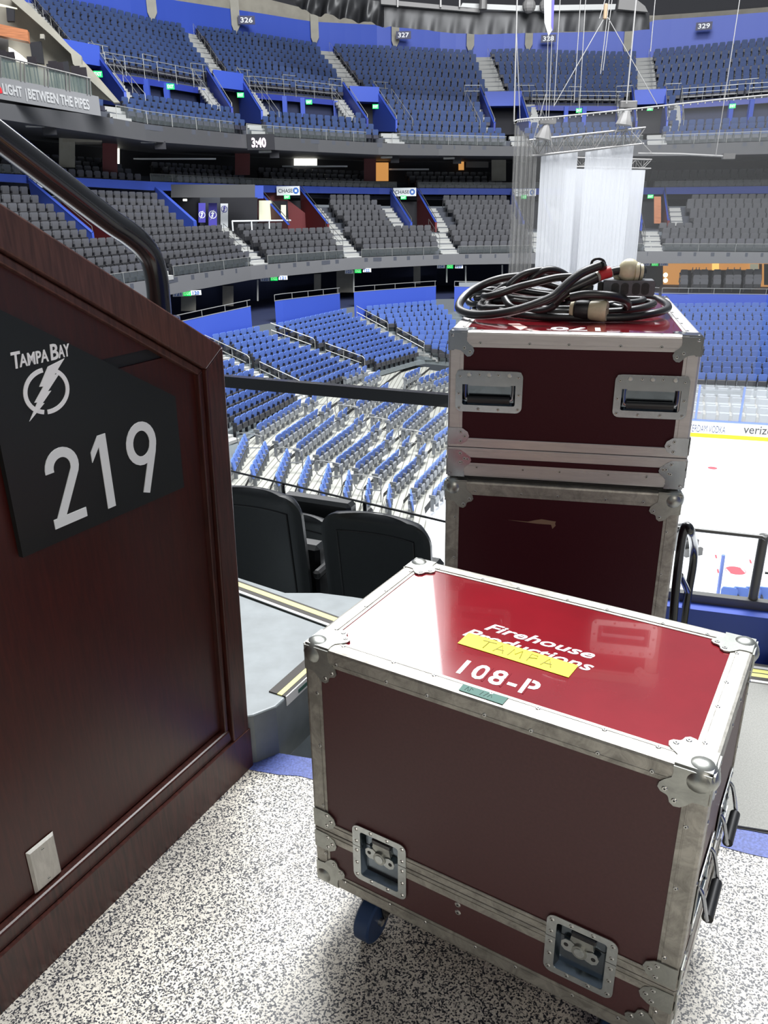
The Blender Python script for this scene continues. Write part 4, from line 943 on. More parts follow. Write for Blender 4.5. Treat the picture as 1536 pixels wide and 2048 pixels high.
# lower connector (facing us to the right)
def conn(a, b, segs):
    a = Vector(a); b = Vector(b); d = b-a
    for t0, t1, ra, rb, m, nm in segs:
        mb = MB(); mb.tube([a+d*t0, a+d*(t0+0.12*(t1-t0)), a+d*(t1-0.12*(t1-t0)), a+d*t1], ra, m, 20, rr=[ra*0.86, ra, rb, rb*0.9]); o = mb.build(nm, pc, smooth=True, label='cream connector end' if m == 'cream' else None)
    return
ca = cpt(*S2(125, 685), 0.235); cb = cpt(*S2(560, 700), 0.215); ca.z = cb.z = Oc.z+BZT+0.030
conn(ca, cb, [(0.0, 0.12, 0.022, 0.024, 'cream', 'connector_ring'), (0.12, 0.52, 0.027, 0.027, 'black_rubber', 'connector_grip'), (0.50, 1.0, 0.0255, 0.0285, 'cream', 'connector_body')])
d_ = (cb-ca).normalized(); mb = MB()
TT = Matrix.Translation(cb) @ d_.to_track_quat('Z', 'Y').to_matrix().to_4x4()
for t in (30, 150, 270): mb.box(0.012*math.cos(math.radians(t))-0.003, 0.012*math.cos(math.radians(t))+0.003, 0.012*math.sin(math.radians(t))-0.001, 0.012*math.sin(math.radians(t))+0.001, -0.0005, 0.0008, 'rivet_hole', TT)
mb.build('connector_slots', pc)
# upper connector on the outlet box
ua = cpt(*S2(690, 260), 0.27); ub = cpt(*S2(980, 265), 0.27)
u1 = cpt(*S2(775, 235), 0.275); 
mb = MB(); mb.sphere(cpt(*S2(815, 240), 0.262), 0.0305, 'cream', n=18, k=12, sc=(0.95, 0.8, 1.0)); mb.build('connector_body', pc, smooth=True, label='cream plug shell')
mb = MB(); mb.sphere(cpt(*S2(725, 290), 0.285), 0.022, 'cream', n=16, k=10); mb.build('connector_body', pc, smooth=True, label='cream plug shell')
e0 = cpt(*S2(870, 260), 0.265); e1 = cpt(*S2(1000, 262), 0.27)
mb = MB(); dd = e1-e0; mb.tube([e0, e0+dd*0.35, e0+dd*0.4, e0+dd*0.75, e0+dd*0.8, e1], 0.02, 'cream', 18, rr=[0.026, 0.026, 0.0225, 0.022, 0.018, 0.012]); mb.build('connector_ring', pc, smooth=True)
mb = MB(); mb.tube([e0+dd*0.36, e0+dd*0.42], 0.027, 'black_rubber', 18); mb.tube([e0+dd*0.76, e1+dd*0.1], 0.0205, 'black_rubber', 18, rr=[0.0205, 0.012]); mb.build('connector_seal', pc, smooth=True)
# ================================================================ the bowl: rings described by bearing, distance and height around this side of the hall
def interp(tab):
    xs = [t[0] for t in tab]; ys = [t[1] for t in tab]
    def f(a):
        if a <= xs[0]: return ys[0]+(a-xs[0])*(ys[1]-ys[0])/(xs[1]-xs[0])
        if a >= xs[-1]: return ys[-1]+(a-xs[-1])*(ys[-1]-ys[-2])/(xs[-1]-xs[-2])
        return float(np.interp(a, xs, ys))
    return f
RM = interp([(-40, 29.0), (-30, 32.0), (-24, 35.5), (-20, 38.5), (-14.7, 42.9), (-8.6, 49.6), (-4, 53.0), (0, 55.2), (4.2, 56.8), (8.7, 57.8), (17.3, 59.0), (25.3, 59.3), (34, 59.0)])
def elf(l):
    t = sorted((lambda e: (e[1], e[0]))(elaz(*q)) for q in l)
    return interp(t)
E_ = dict(
 cf_t=elf([(333, 557), (512, 532), (705, 517), (882, 510), (1012, 508), (1274, 504), (1536, 506)]),
 cf_b=elf([(337, 590), (512, 558), (705, 539), (882, 530), (1012, 528), (1274, 527), (1536, 527)]),
 uf_t=elf([(0, 206), (202, 233), (300, 250), (512, 272), (772, 287), (1024, 293), (1324, 290), (1536, 283)]),
 uf_b=elf([(0, 238), (300, 283), (512, 298), (772, 310), (1024, 312), (1324, 312), (1536, 308)]),
 cb_t=elf([(0, 347), (300, 363), (512, 370), (779, 376), (1012, 377), (1291, 375), (1536, 372)]),
 cb_b=elf([(0, 357), (300, 375), (512, 379), (779, 383), (1012, 384), (1291, 383), (1536, 381)]),
 tw=elf([(-60, -52), (200, 0), (313, 30), (512, 57), (635, 77), (795, 83), (945, 92), (1024, 88), (1257, 95), (1536, 65)]),
 lb_t=elf([(380, 640), (555, 602), (684, 587), (870, 573), (1150, 580), (1329, 588), (1536, 590)]),
 lb_b=elf([(380, 668), (560, 637), (687, 610), (870, 593), (1150, 592), (1331, 602), (1536, 600)]),
 lf=elf([(400, 905), (465, 885), (540, 845), (609, 806), (731, 752), (846, 719), (1120, 750), (1395, 780), (1536, 785)]),
)
def pol(az, r, z=None, e=None):
    a = math.radians(az)
    if z is None: z = CAM_H+math.tan(e or 0.0)*r
    return Vector((r*math.sin(a), r*math.cos(a), z))
class Tier:
    def __init__(s, bot, top, shift, n): s.b, s.t, s.sh, s.n = bot, top, shift, n
    def P(s, u, t):
        a = u-s.sh(u)*t; P0 = s.b(u); P1 = s.t(u-s.sh(u))
        return P0+(P1-P0)*t
    def down(s, u, t):
        g = s.P(u+0.3, t)-s.P(u-0.3, t); d = Vector((g.y, -g.x, 0)).normalized()
        return d
    def tz(s, u, i): return s.P(u, i/s.n).z
up_b = lambda a: pol(a, RM(a)+5, e=E_['uf_t'](a)); up_t = lambda a: pol(a, RM(a)+20.5, e=E_['tw'](a))-Vector((0, 0, 0.85))
cl_b = lambda a: pol(a, RM(a), e=E_['cf_t'](a)); cl_t = lambda a: pol(a, RM(a)+9, e=E_['cb_b'](a))-Vector((0, 0, 0.80))
LZ = -7.9
lo_b = lambda a: pol(a, (LZ-CAM_H)/math.tan(E_['lf'](a)), z=LZ)
lo_t = lambda a: pol(a, (-4.6-CAM_H)/math.tan(E_['lb_b'](a)), z=-5.4)
bk_b = lambda a: pol(a, RM(a)+10.2, e=E_['cb_t'](a)-0.009); bk_t = lambda a: pol(a, RM(a)+14.2, e=E_['cb_t'](a)+0.010)
T_UP = Tier(up_b, up_t, interp([(-30, 5.5), (-17, 4.6), (-8.6, 3.8), (1.4, 4.3), (9.2, 2.4), (17.7, 1.0), (26, 0.3), (34, 0)]), 19)
T_CL = Tier(cl_b, cl_t, interp([(-30, 7.5), (-16.4, 5.9), (-10.2, 4.5), (-3, 3.3), (4, 2.4), (10.5, 1.6), (19, 0.9), (26, 0.3), (34, 0)]), 10)
T_BK = Tier(bk_b, bk_t, interp([(-30, 2.5), (-10, 1.8), (4, 1.0), (20, 0.3), (34, 0)]), 4)
T_LL = Tier(lo_b, lo_t, interp([(-22, 10), (-11.5, 8.5), (-5.6, 7.5), (-0.9, 7.6), (3.5, 5.8), (9, 4.4), (14, 2.5), (20, 0.5)]), 11)
T_LR = Tier(lo_b, lo_t, interp([(14, 1.5), (20, 0.5), (30, 0.0)]), 15)

def terrace(name, T, s0, s1, holes, m, label=None, depthz=0.25, step=0.7):
    """stepped concrete of one tier, left open at the vomitories"""
    ss = set(np.arange(s0, s1+1e-6, step).tolist())
    for h in holes: ss |= {h[0], h[1]}
    ss = sorted(x for x in ss if s0 <= x <= s1); mb = MB()
    for i in range(T.n):
        t0, t1 = i/T.n, (i+1)/T.n; tc = (t0+t1)/2
        for a, b in zip(ss[:-1], ss[1:]):
            c = (a+b)/2
            if any(h[0]-1e-6 < c < h[1]+1e-6 and h[2] <= tc <= h[3] for h in holes): continue
            A, B, C, D = T.P(a, t0), T.P(b, t0), T.P(b, t1), T.P(a, t1)
            za, zb = T.tz(a, i), T.tz(b, i); zpa = T.tz(a, max(0, i-1))-(0 if i else depthz); zpb = T.tz(b, max(0, i-1))-(0 if i else depthz)
            A.z = za; B.z = zb; C.z = zb; D.z = za
            A2, B2 = A.copy(), B.copy(); A2.z = zpa; B2.z = zpb
            mb.quad(A, B, C, D, m); mb.quad(A2, B2, B, A, m)
    return mb.build(name, kind='structure', label=label)
def aisle(T, u, t0, t1, w, label, group, m='stair', mr='stair_r', tilt=0.0):
    """flight of half-height steps"""
    i0, i1 = int(round(t0*T.n)), int(round(t1*T.n)); mb = MB(); o = T.P(u, t0)
    for i in range(i0, i1):
        for k in (0, 1):
            ta, tb = (i+k*0.5)/T.n, (i+k*0.5+0.5)/T.n
            z = T.tz(u, i)+(k*0.5+0.25)*(T.tz(u, i+1)-T.tz(u, i))+0.02; zl = z-(T.tz(u, i+1)-T.tz(u, i))*0.5-0.02
            c0, c1 = T.P(u, ta), T.P(u, tb); d = T.down(u, ta); s = Vector((-d.y, d.x, 0))*w/2
            q = [c0+s, c0-s, c1-s, c1+s]
            top = [Vector((p.x, p.y, z))-o for p in q]; bot = [Vector((p.x, p.y, zl))-o for p in q]
            mb.add(top, [(0, 1, 2, 3)], m); mb.add([bot[0], bot[1], top[1], top[0]], [(0, 1, 2, 3)], mr)
            mb.add([bot[0], top[0], top[3], bot[3]], [(0, 1, 2, 3)], mr); mb.add([bot[1], bot[2], top[2], top[1]], [(0, 1, 2, 3)], mr)
    ob = mb.build('aisle_stair', label=label, cat='stair', group=group); ob.location = o
    return ob
def aisle_rail(T, u, t0, t1, off, label, group, m='rail', h=0.85, r=0.022):
    d = T.down(u, (t0+t1)/2); s = Vector((-d.y, d.x, 0))*off; o = T.P(u, t0)+s
    g = lambda t: T.P(u, t)+s-o+Vector((0, 0, 0.05))
    root = empty('aisle_handrail', o, 0, label, 'handrail', group)
    mb = MB(); P = [g(t0)+d*0.25, g(t0)+d*0.25+Vector((0, 0, h-0.12)), g(t0)+d*0.10+Vector((0, 0, h)), g(t1)+Vector((0, 0, h)), g(t1)+Vector((0, 0, 0))]
    mb.tube(P, r, m, 6); mb.build('rail_hoop', root)
    mb = MB(); n = max(1, int((t1-t0)*T.n/2))
    mb.tube([g(t0)+Vector((0, 0, h*0.55)), g(t1)+Vector((0, 0, h*0.55))], r*0.8, m, 5); mb.build('mid_bar', root)
    for k in range(1, n+1):
        mb = MB(); t = t0+(t1-t0)*k/(n+1); mb.tube([g(t), g(t)+Vector((0, 0, h))], r*0.9, m, 5); mb.build('post', root)
    return root
def fencing(name, pts, h, m, label, group=None, bars=(1.0, 0.5), post=1.5, glass=None, r=0.022, cat='rail'):
    """railing along a list of points"""
    o = pts[0].copy(); root = empty(name, o, 0, label, cat, group)
    for b in bars:
        mb = MB(); mb.tube([p-o+Vector((0, 0, h*b)) for p in pts], r, m, 5); mb.build('bar', root)
    L = 0; nxt = 0; mbp = 0
    for p, q in zip(pts[:-1], pts[1:]):
        l = (q-p).length
        while nxt <= L+l+1e-6 and mbp < 95:
            c = p+(q-p)*((nxt-L)/l)-o; mb = MB(); mb.tube([c, c+Vector((0, 0, h))], r*0.9, m, 5); mb.build('post', root); nxt += post; mbp += 1
        L += l
    if glass:
        mb = MB()
        for p, q in zip(pts[:-1], pts[1:]): 
            a, b = p-o, q-o; n = Vector((-(b-a).y, (b-a).x, 0)).normalized()*0.006
            v = [a-n, b-n, b+n, a+n]; T_ = [x+Vector((0, 0, h*0.95)) for x in v]; v = [x+Vector((0, 0, 0.04)) for x in v]
            mb.add(v+T_, [(0, 1, 5, 4), (2, 3, 7, 6), (4, 5, 6, 7)], glass)
        mb.build('glass_panel', root)
    return root
def band(mb, f0, f1, s0, s1, m, step=1.0, thick=0.0):
    ss = np.arange(s0, s1+1e-6, step).tolist()
    if ss[-1] < s1-1e-3: ss.append(s1)
    for a, b in zip(ss[:-1], ss[1:]): mb.quad(f0(a), f0(b), f1(b), f1(a), m)

# ---- fascias
def ringobj(name, label, sec, m, s0=-40, s1=34, step=1.0, kind='structure', cat=None):
    """closed loop cross section swept along bearing: sec = list of functions az->Vector"""
    mb = MB(); k = len(sec); ss = np.arange(s0, s1+1e-6, step).tolist(); vs = []
    for a in ss: vs += [f(a) for f in sec]
    F = [(i*k+j, (i+1)*k+j, (i+1)*k+(j+1) % k, i*k+(j+1) % k) for i in range(len(ss)-1) for j in range(k)]
    mb.add(vs, F, m); return mb.build(name, kind=kind, label=label, cat=cat)
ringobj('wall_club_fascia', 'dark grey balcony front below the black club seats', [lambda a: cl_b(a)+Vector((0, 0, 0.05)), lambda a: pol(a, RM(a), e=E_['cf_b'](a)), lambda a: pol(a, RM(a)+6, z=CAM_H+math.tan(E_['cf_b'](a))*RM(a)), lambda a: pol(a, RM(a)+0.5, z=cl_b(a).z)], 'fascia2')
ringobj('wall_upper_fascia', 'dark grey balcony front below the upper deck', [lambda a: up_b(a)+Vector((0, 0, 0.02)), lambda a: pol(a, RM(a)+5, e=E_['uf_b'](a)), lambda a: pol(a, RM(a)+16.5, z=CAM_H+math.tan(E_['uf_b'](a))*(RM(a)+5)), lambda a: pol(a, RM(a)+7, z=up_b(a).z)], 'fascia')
# ---- vomitory cut outs (s0,s1,t0,t1)
UPV = [(-17.9, -15.3, 0.12, 0.45), (-8.9, -7.0, 0.12, 0.45), (-0.1, 1.8, 0.12, 0.45), (8.0, 10.2, 0.12, 0.45), (16.7, 18.5, 0.12, 0.45)]
UPP = [(-15.0, -9.3, 0.15, 0.40), (-6.6, -0.7, 0.15, 0.40), (10.8, 16.1, 0.15, 0.40), (19.2, 30.0, 0.15, 0.40)]
CLV = [(-16.4, -15.0, 0.42, 1.0), (-4.6, -2.1, 0.42, 1.0), (3.3, 4.9, 0.42, 1.0), (10.5, 12.3, 0.42, 1.0), (17.9, 19.5, 0.42, 1.0)]
CLS = [(-10.2, -4.6, 0.50, 1.0)]
terrace('floor_upper_deck', T_UP, -27, 32, UPV+UPP+[(-40, -18.2, 0.0, 0.40)], 'conc_dark', 'stepped dark concrete of the upper deck')
terrace('floor_club_deck', T_CL, -30, 32, CLV+CLS, 'conc_dark', 'stepped dark concrete of the club deck')
terrace('floor_club_rear', T_BK, -30, 32, [], 'conc_dark', 'stepped dark concrete behind the blue parapet')
terrace('floor_lower_bowl', T_LL, -22, 14, [], 'grey_paint', 'stepped grey concrete of the lower bowl')
terrace('floor_lower_bowl_far', T_LR, 14, 32, [], 'grey_paint', 'stepped grey concrete of the far lower bowl')
# vomitory lining
def vomitory(T, h, label, group, mL, mR, mcap, hgt=0.95, back='dark', header=None, door=True, capw=0.14, exitm=True, slant=0.0):
    s0, s1, t0, t1 = h; o = T.P((s0+s1)/2, t0); root = empty('vomitory_entrance', o, 0, label, 'entrance', group)
    zf = T.P((s0+s1)/2, t0).z-0.05
    for s, m, nm in ((s0, mL, 'left_wall'), (s1, mR, 'right_wall')):
        mb = MB(); A, B = T.P(s, t0), T.P(s, t1); d = (B-A); d.z = 0; nn_ = Vector((-d.y, d.x, 0)).normalized()*capw/2
        v = []
        for p, t in ((A, t0), (B, t1)):
            for sg_ in (-1, 1):
                v += [Vector((p.x, p.y, zf))+nn_*sg_-o, Vector((p.x, p.y, p.z+hgt*(0.75 if p is A else 1.0)))+nn_*sg_-o]
        # v: A-,A-top,A+,A+top,B-,B-top,B+,B+top
        mb.add(v, [(0, 4, 5, 1), (2, 3, 7, 6), (0, 1, 3, 2), (4, 6, 7, 5)], m); mb.build(nm, root)
        mb = MB(); mb.tube([v[1]*0.5+v[3]*0.5, v[5]*0.5+v[7]*0.5], capw*0.62, mcap, 4); mb.build('wall_cap', root)
        mb = MB(); mb.tube([v[1]*0.5+v[3]*0.5+Vector((0, 0, 0.05)), v[1]*0.5+v[3]*0.5+Vector((0, 0, 0.28)), v[5]*0.5+v[7]*0.5+Vector((0, 0, 0.28))], 0.025, 'rail' if T is T_UP else 'rail_dark', 5); mb.build('handrail', root)
    B0, B1 = T.P(s0, t1), T.P(s1, t1); A0, A1 = T.P(s0, t0), T.P(s1, t0)
    ztop = B0.z+0.05
    mb = MB(); n_ = Vector((0, 0, 1)); e0 = [Vector((B0.x, B0.y, zf)), Vector((B1.x, B1.y, zf)), Vector((B1.x, B1.y, ztop)), Vector((B0.x, B0.y, ztop))]
    mb.quad(*[p-o for p in e0], back); mb.quad(*[Vector((p.x, p.y, zf))-o for p in (A0, A1, B1, B0)], 'conc_dark'); mb.build('doorway', root)
    if header:
        mb = MB(); t_ = t0+(t1-t0)*0.72; C0, C1 = T.P(s0, t_), T.P(s1, t_); zb = zf+2.25
        q = [Vector((C0.x, C0.y, zb)), Vector((C1.x, C1.y, zb)), Vector((B1.x, B1.y, ztop)), Vector((B0.x, B0.y, ztop)), Vector((B0.x, B0.y, zb)), Vector((B1.x, B1.y, zb))]
        q = [p-o for p in q]
        mb.add([q[0]+Vector((0, 0, 1.0)), q[1]+Vector((0, 0, 1.0)), q[0], q[1], q[5], q[4], q[2], q[3]], [(0, 1, 3, 2), (2, 3, 4, 5), (0, 7, 6, 1)], header); mb.build('header', root)
    return root, zf
def exit_sign(P, label, w=0.42, h=0.28):
    P = Vector(P); d = Vector((-P.x, -P.y, 0)).normalized(); xd = Vector((-d.y, d.x, 0))
    T = frame((0, 0, 0), xd, (0, 0, 1)); root = empty('exit_sign', P, 0, label, 'exit sign', 'lit green exit signs around the bowl')
    mb = MB(); mb.box(-w/2, w/2, -h/2, h/2, -0.05, 0.0, 'exit', T); mb.build('sign_face', root)
    fit('lettering', 'EXIT', w*0.8, h*0.6, T @ Matrix.Translation((-w*0.4, -h*0.3, 0.0)), 'exit_txt', root, bold=0.02, ext=0.01)
    return root
def num_sign(body, x, y, P, w, h, label, m='sign_navy', tm='sign_white', name='section_number_sign'):
    """flat sign at distance of P facing the seats; its centre seen at x,y"""
    Pn = Vector(P); d = Vector((-Pn.x, -Pn.y, 0)).normalized(); C = onpl(x, y, Pn, d); xd = Vector((-d.y, d.x, 0)); T = frame((0, 0, 0), xd, (0, 0, 1))
    root = empty(name, C, 0, label, 'sign'); mb = MB(); mb.box(-w/2, w/2, -h/2, h/2, -0.06, 0.0, m, T); mb.build('sign_face', root)
    if body: fit('lettering', body, w*0.72, h*0.62, T @ Matrix.Translation((-w*0.36, -h*0.31, 0)), tm, root, bold=0.015, ext=0.02)
    return root, T
pos = ['leftmost', 'second from the left', 'middle', 'second from the right', 'rightmost']
for i, h in enumerate(UPV):
    vomitory(T_UP, h, f'blue walled upper deck entrance with stairs, {pos[i]} of five', 'upper deck entrances', 'blue_wall2', 'blue_wall', 'blue_wall', back='dark', header='blue_wall')
for i, h in enumerate(CLV):
    vomitory(T_CL, h, f'club deck entrance between the black seats, {pos[i]} of five', 'club deck entrances', 'maroon' if i == 1 else 'blue_wall', 'maroon', 'blue_wall', back='dark', hgt=0.85)
for i, (x, y) in enumerate(((196, 148), (341, 173), (481, 190), (618, 204), (751, 213), (1158, 221), (1300, 217), (1465, 212))):
    exit_sign(aty(x, y, pol(elaz(x, y)[1], RM(elaz(x, y)[1])+7).y), f'green exit sign, number {i+1} from the left along the upper deck'.replace('number 1 ', 'first ').replace('number 2 ', 'second ').replace('number 3 ', 'third ').replace('number 4 ', 'fourth ').replace('number 5 ', 'fifth ').replace('number 6 ', 'sixth ').replace('number 7 ', 'seventh ').replace('number 8 ', 'eighth '))
wordn = ['first', 'second', 'third', 'fourth', 'fifth', 'sixth', 'seventh', 'eighth', 'ninth', 'tenth', 'eleventh', 'twelfth', 'thirteenth', 'fourteenth', 'fifteenth', 'sixteenth', 'seventeenth', 'eighteenth', 'nineteenth', 'twentieth']
def ordw(n): return wordn[n] if n < 20 else f'{n+1}th'
for i, (x, y) in enumerate(((574, 394), (807, 395), (1048, 394), (1301, 393))):
    a = elaz(x, y)[1]; exit_sign(aty(x, y, pol(a, RM(a)+7.5).y), f'green exit sign, {wordn[i]} from the left above a club deck entrance', 0.42, 0.26)
for i, (x, y) in enumerate(((374, 587), (548, 557), (716, 542), (900, 533), (1310, 528))):
    a = elaz(x, y)[1]; C = aty(x, y, pol(a, RM(a)+0.3).y); exit_sign(C, f'green exit sign, {wordn[i]} from the left under the club balcony', 0.44, 0.26)
    for j, dx in enumerate((-18, 18)):
        nm = [['121', '120'], ['122', '121'], ['123', '122'], ['124', '123'], ['129', '128']][i]
        C2, T = num_sign('', x+dx*(1.0), y+(-1 if dx > 0 else 1)*(1.5 if i < 3 else 0), C, 0.55, 0.24, f'small white section marker {"left" if j == 0 else "right"} of the {wordn[i]} lower exit sign', 'sign_white', name='section_marker')
        fit('lettering', nm[j], 0.34, 0.17, T @ Matrix.Translation((-0.17, -0.085, 0)), 'chase_blue', C2, bold=0.015, ext=0.02)

# platforms in the upper deck
for i, h in enumerate(UPP):
    s0, s1, t0, t1 = h; mb = MB(); ss = np.linspace(s0, s1, 9).tolist()
    zf = lambda a: T_UP.P(a, t0).z
    for a, b in zip(ss[:-1], ss[1:]):
        A, B, C, D = T_UP.P(a, t0), T_UP.P(b, t0), T_UP.P(b, t1), T_UP.P(a, t1)
        A.z = B.z = zf(a); lo = [Vector((C.x, C.y, zf(b))), Vector((D.x, D.y, zf(a)))]
        mb.quad(Vector((A.x, A.y, zf(a))), Vector((B.x, B.y, zf(b))), lo[0], lo[1], 'conc_dark')
        E0, E1 = T_UP.P(a, t1+0.04), T_UP.P(b, t1+0.04)
        mb.quad(Vector((E0.x, E0.y, zf(a))), Vector((E1.x, E1.y, zf(b))), Vector((E1.x, E1.y, E1.z)), Vector((E0.x, E0.y, E0.z)), 'navy')
        mb.quad(Vector((D.x, D.y, D.z-0.30)), Vector((C.x, C.y, C.z-0.30)), C+Vector((0, 0, 0.05)), D+Vector((0, 0, 0.05)), 'blue_wall2')
        mb.quad(Vector((D.x, D.y, D.z-0.30)), Vector((C.x, C.y, C.z-0.30)), Vector((E1.x, E1.y, E1.z-0.30)), Vector((E0.x, E0.y, E0.z-0.30)), 'navy')
    mb.build(f'wall_platform_{i+1}', kind='structure', label='recessed dark platform below the upper deck rows')
    secs = [(0.02, 0.47), (0.53, 0.98)] if i < 3 else [(0.02, 0.30), (0.36, 0.62)]
    for j, (f0, f1) in enumerate(secs):
        pts = [T_UP.P(s0+(s1-s0)*f, t1) for f in np.linspace(f0, f1, 5)]
        fencing('platform_rail', pts, 1.05, 'rail', f'grey three bar guard rail over the {wordn[i]} platform, {"left" if j == 0 else "right"} run', 'upper deck platform rails', (1.0, 0.72, 0.45), 1.5)
    f_ = 0.5 if i < 3 else 0.33
    sgp = T_UP.P(s0+(s1-s0)*f_, t1+0.02)
    pts = [T_UP.P(s0+(s1-s0)*f, t1+0.05) for f in (f_-0.07, f_+0.07)]
    fencing('platform_rail', pts, 1.05, 'rail', f'short raised guard rail at the middle of the {wordn[i]} platform', 'upper deck platform rails', (1.0, 0.72, 0.45), 1.5)
    for j, f in enumerate((0.03, 0.40, 0.60, 0.97) if i < 3 else (0.02, 0.28, 0.38, 0.66)):
        p = T_UP.P(s0+(s1-s0)*f, t1); mb = MB(); z0_ = T_UP.P(s0, t0).z-p.z; mb.box(-0.16, 0.16, -0.16, 0.16, z0_, -0.02, 'blue_wall'); ob = mb.build('column', label=f'blue column, {wordn[j]} along the {wordn[i]} platform', cat='column', group='blue platform columns'); ob.location = p

# back wall of upper deck with concrete columns
bt1 = elf([(-60, -90), (200, -25), (512, 25), (622, 43), (760, 50), (945, 66), (1256, 62), (1310, 40), (1536, 24)]); bt2 = elf([(-60, -120), (200, -60), (512, -8), (622, 20), (760, 20), (945, 30), (1256, 30), (1310, 31), (1536, 14)])
bw0 = lambda a: up_t(a)+Vector((0, 0, -0.2)); bw1 = lambda a: pol(a, RM(a)+20.5, e=bt1(a)); bw2 = lambda a: pol(a, RM(a)+20.3, e=bt2(a))
back = lambda f, d, dz=0: (lambda a: (lambda p: Vector((p.x+p.x/p.y*d, p.y+d, p.z+dz)))(f(a)))
ringobj('wall_upper_back', 'royal blue back wall of the upper deck', [bw0, bw1, back(bw1, 0.4), back(bw0, 0.4)], 'blue_wall')
ringobj('trim_6', 'beige concrete beam above the blue wall', [bw1, bw2, back(bw2, 0.6), back(bw1, 0.6)], 'conc')
ringobj('wall_above', 'dark wall above the concrete beam', [back(bw2, 0.3), back(bw2, 0.3, 6), back(bw2, 0.9, 6), back(bw2, 0.9)], 'roof')
colx = [(304, 20), (470, 25), (629, 50), (791, 65), (941, 80), (1058, 78), (1256, 80)]
for i, (x, y) in enumerate(colx):
    a = elaz(x, y)[1]; mb = MB(); w0, w1 = pol(a, RM(a)+20.1, e=E_['tw'](a)-0.006), pol(a, RM(a)+20.1, e=E_['tw'](a)+0.024)
    d = Vector((w0.x, w0.y, 0)).normalized(); s = Vector((d.y, -d.x, 0))*0.32; dd = d*0.35
    v = [p-w0 for p in (w0-s+Vector((0, 0, 0.5)), w0-s*0.2-Vector((0, 0, 0.2)), w0+s+Vector((0, 0, 0.5)), w1+s, w1-s)]
    k = 5; mb.add(v+[p+dd for p in v], [(0, 1, 2, 3, 4), (9, 8, 7, 6, 5)]+[(j, (j+1) % k, k+(j+1) % k, k+j) for j in range(k)], 'conc_light')
    ob = mb.build('column', label=f'concrete column with tapered foot, {wordn[i]} from the left on the blue back wall', cat='column', group='upper back wall columns'); ob.location = w0
for body, x, y in (('326', 493, 40), ('327', 807, 70), ('328', 1097, 77), ('329', 1408, 52)):
    a = elaz(x, y)[1]; num_sign(body, x, y, pol(a, RM(a)+19.3), 1.25, 0.56, {'326': 'leftmost navy section sign 326 high on the blue wall', '327': 'navy section sign 327 beside a concrete column left of the ropes', '328': 'navy section sign 328 behind the hanging ropes', '329': 'rightmost navy section sign 329 high on the blue wall'}[body])
for body, x, y in (('229', 1442, 377),):
    a = elaz(x, y)[1]; num_sign(body, x, y, pol(a, RM(a)+9.3), 0.85, 0.34, 'small navy section sign 229 on the blue parapet at right')

# club rear: blue parapet, rear wall, columns
cp0 = lambda a: pol(a, RM(a)+9.2, e=E_['cb_b'](a)-0.003); cp1 = lambda a: pol(a, RM(a)+9.2, e=E_['cb_t'](a))
ringobj('trim_7', 'royal blue parapet behind the black club seats', [cp0, cp1, back(cp1, 0.9, -0.05), back(cp0, 0.9)], 'blue_wall', step=0.8)
for i, (a0, a1) in enumerate(((-30, -21.5), (-15, -7), (-7, 1.2), (2.6, 9.3), (10.4, 17.5), (18, 30))):
    pts = [cp1(a) for a in np.linspace(a0, a1, 9)]
    fencing('parapet_rail', pts, 0.42, 'rail_dark', f'low dark rail on the blue parapet, {wordn[i]} run from the left', 'parapet rails', (1.0,), 1.9, 'glass', 0.018)
rb = lambda a: pol(a, RM(a)+15.5, e=E_['cb_t'](a)-0.02); rt_ = lambda a: pol(a, RM(a)+15.5, e=E_['uf_b'](a)+0.02)
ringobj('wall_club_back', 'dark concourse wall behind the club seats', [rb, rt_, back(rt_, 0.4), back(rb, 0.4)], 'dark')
def block(name, x0, x1, y0, y1, dist, depth, m, label, cat, group=None, extra=None, kind=None):
    """upright block whose front face spans pixel box at a distance"""
    am = elaz((x0+x1)/2, (y0+y1)/2)[1]; P = pol(am, dist, z=0); d = Vector((-P.x, -P.y, 0)).normalized()
    q = [onpl(x, y, P, d) for x, y in ((x0, y1), (x1, y1), (x1, y0), (x0, y0))]; o = q[0].copy()
    mb = MB(); v = [p-o for p in q]; mb.add(v+[p-d*depth for p in v], [(0, 1, 2, 3), (7, 6, 5, 4), (0, 4, 5, 1), (1, 5, 6, 2), (2, 6, 7, 3), (3, 7, 4, 0)], m)
    ob = mb.build(name, label=label, cat=cat, group=group, kind=kind); ob.location = o; return ob
D = lambda x, y, k: RM(elaz(x, y)[1])+k
cols = [(205, 235, 270, 358, 'maroon'), (470, 500, 292, 350, 'maroon'), (728, 752, 310, 362, 'maroon'), (118, 150, 262, 335, 'conc_light'), (983, 1012, 312, 362, 'conc_light')]
for i, (x0, x1, y0, y1, m) in enumerate(cols):
    block('column', x0, x1, y0, y1, D(x0, y1, 11.5), 1.0, m, f'{"maroon" if m == "maroon" else "pale concrete"} column at {["the far left", "the clock", "the middle", "the left edge by the deck", "the curtain"][i]} below the upper balcony', 'column')
block('lit_window', 588, 634, 313, 334, D(600, 320, 15.0), 0.2, 'lit_white', 'bright window with a green tint behind the club seats', 'window')
block('doorway', 750, 777, 325, 362, D(760, 330, 14.8), 0.2, 'lit_warm', 'warm lit doorway behind the club seats', 'doorway')
block('doorway', 917, 928, 312, 340, D(920, 330, 14.8), 0.2, 'lit_warm', 'narrow warm lit doorway left of the suite window', 'doorway')
block('suite_window', 932, 977, 315, 335, D(950, 330, 14.8), 0.2, 'suite_grey', 'grey suite window behind the club seats', 'window')
block('beam', 125, 204, 262, 284, D(150, 270, 10.5), 2.0, 'conc', 'beige concrete beam under the upper deck at left', 'beam')
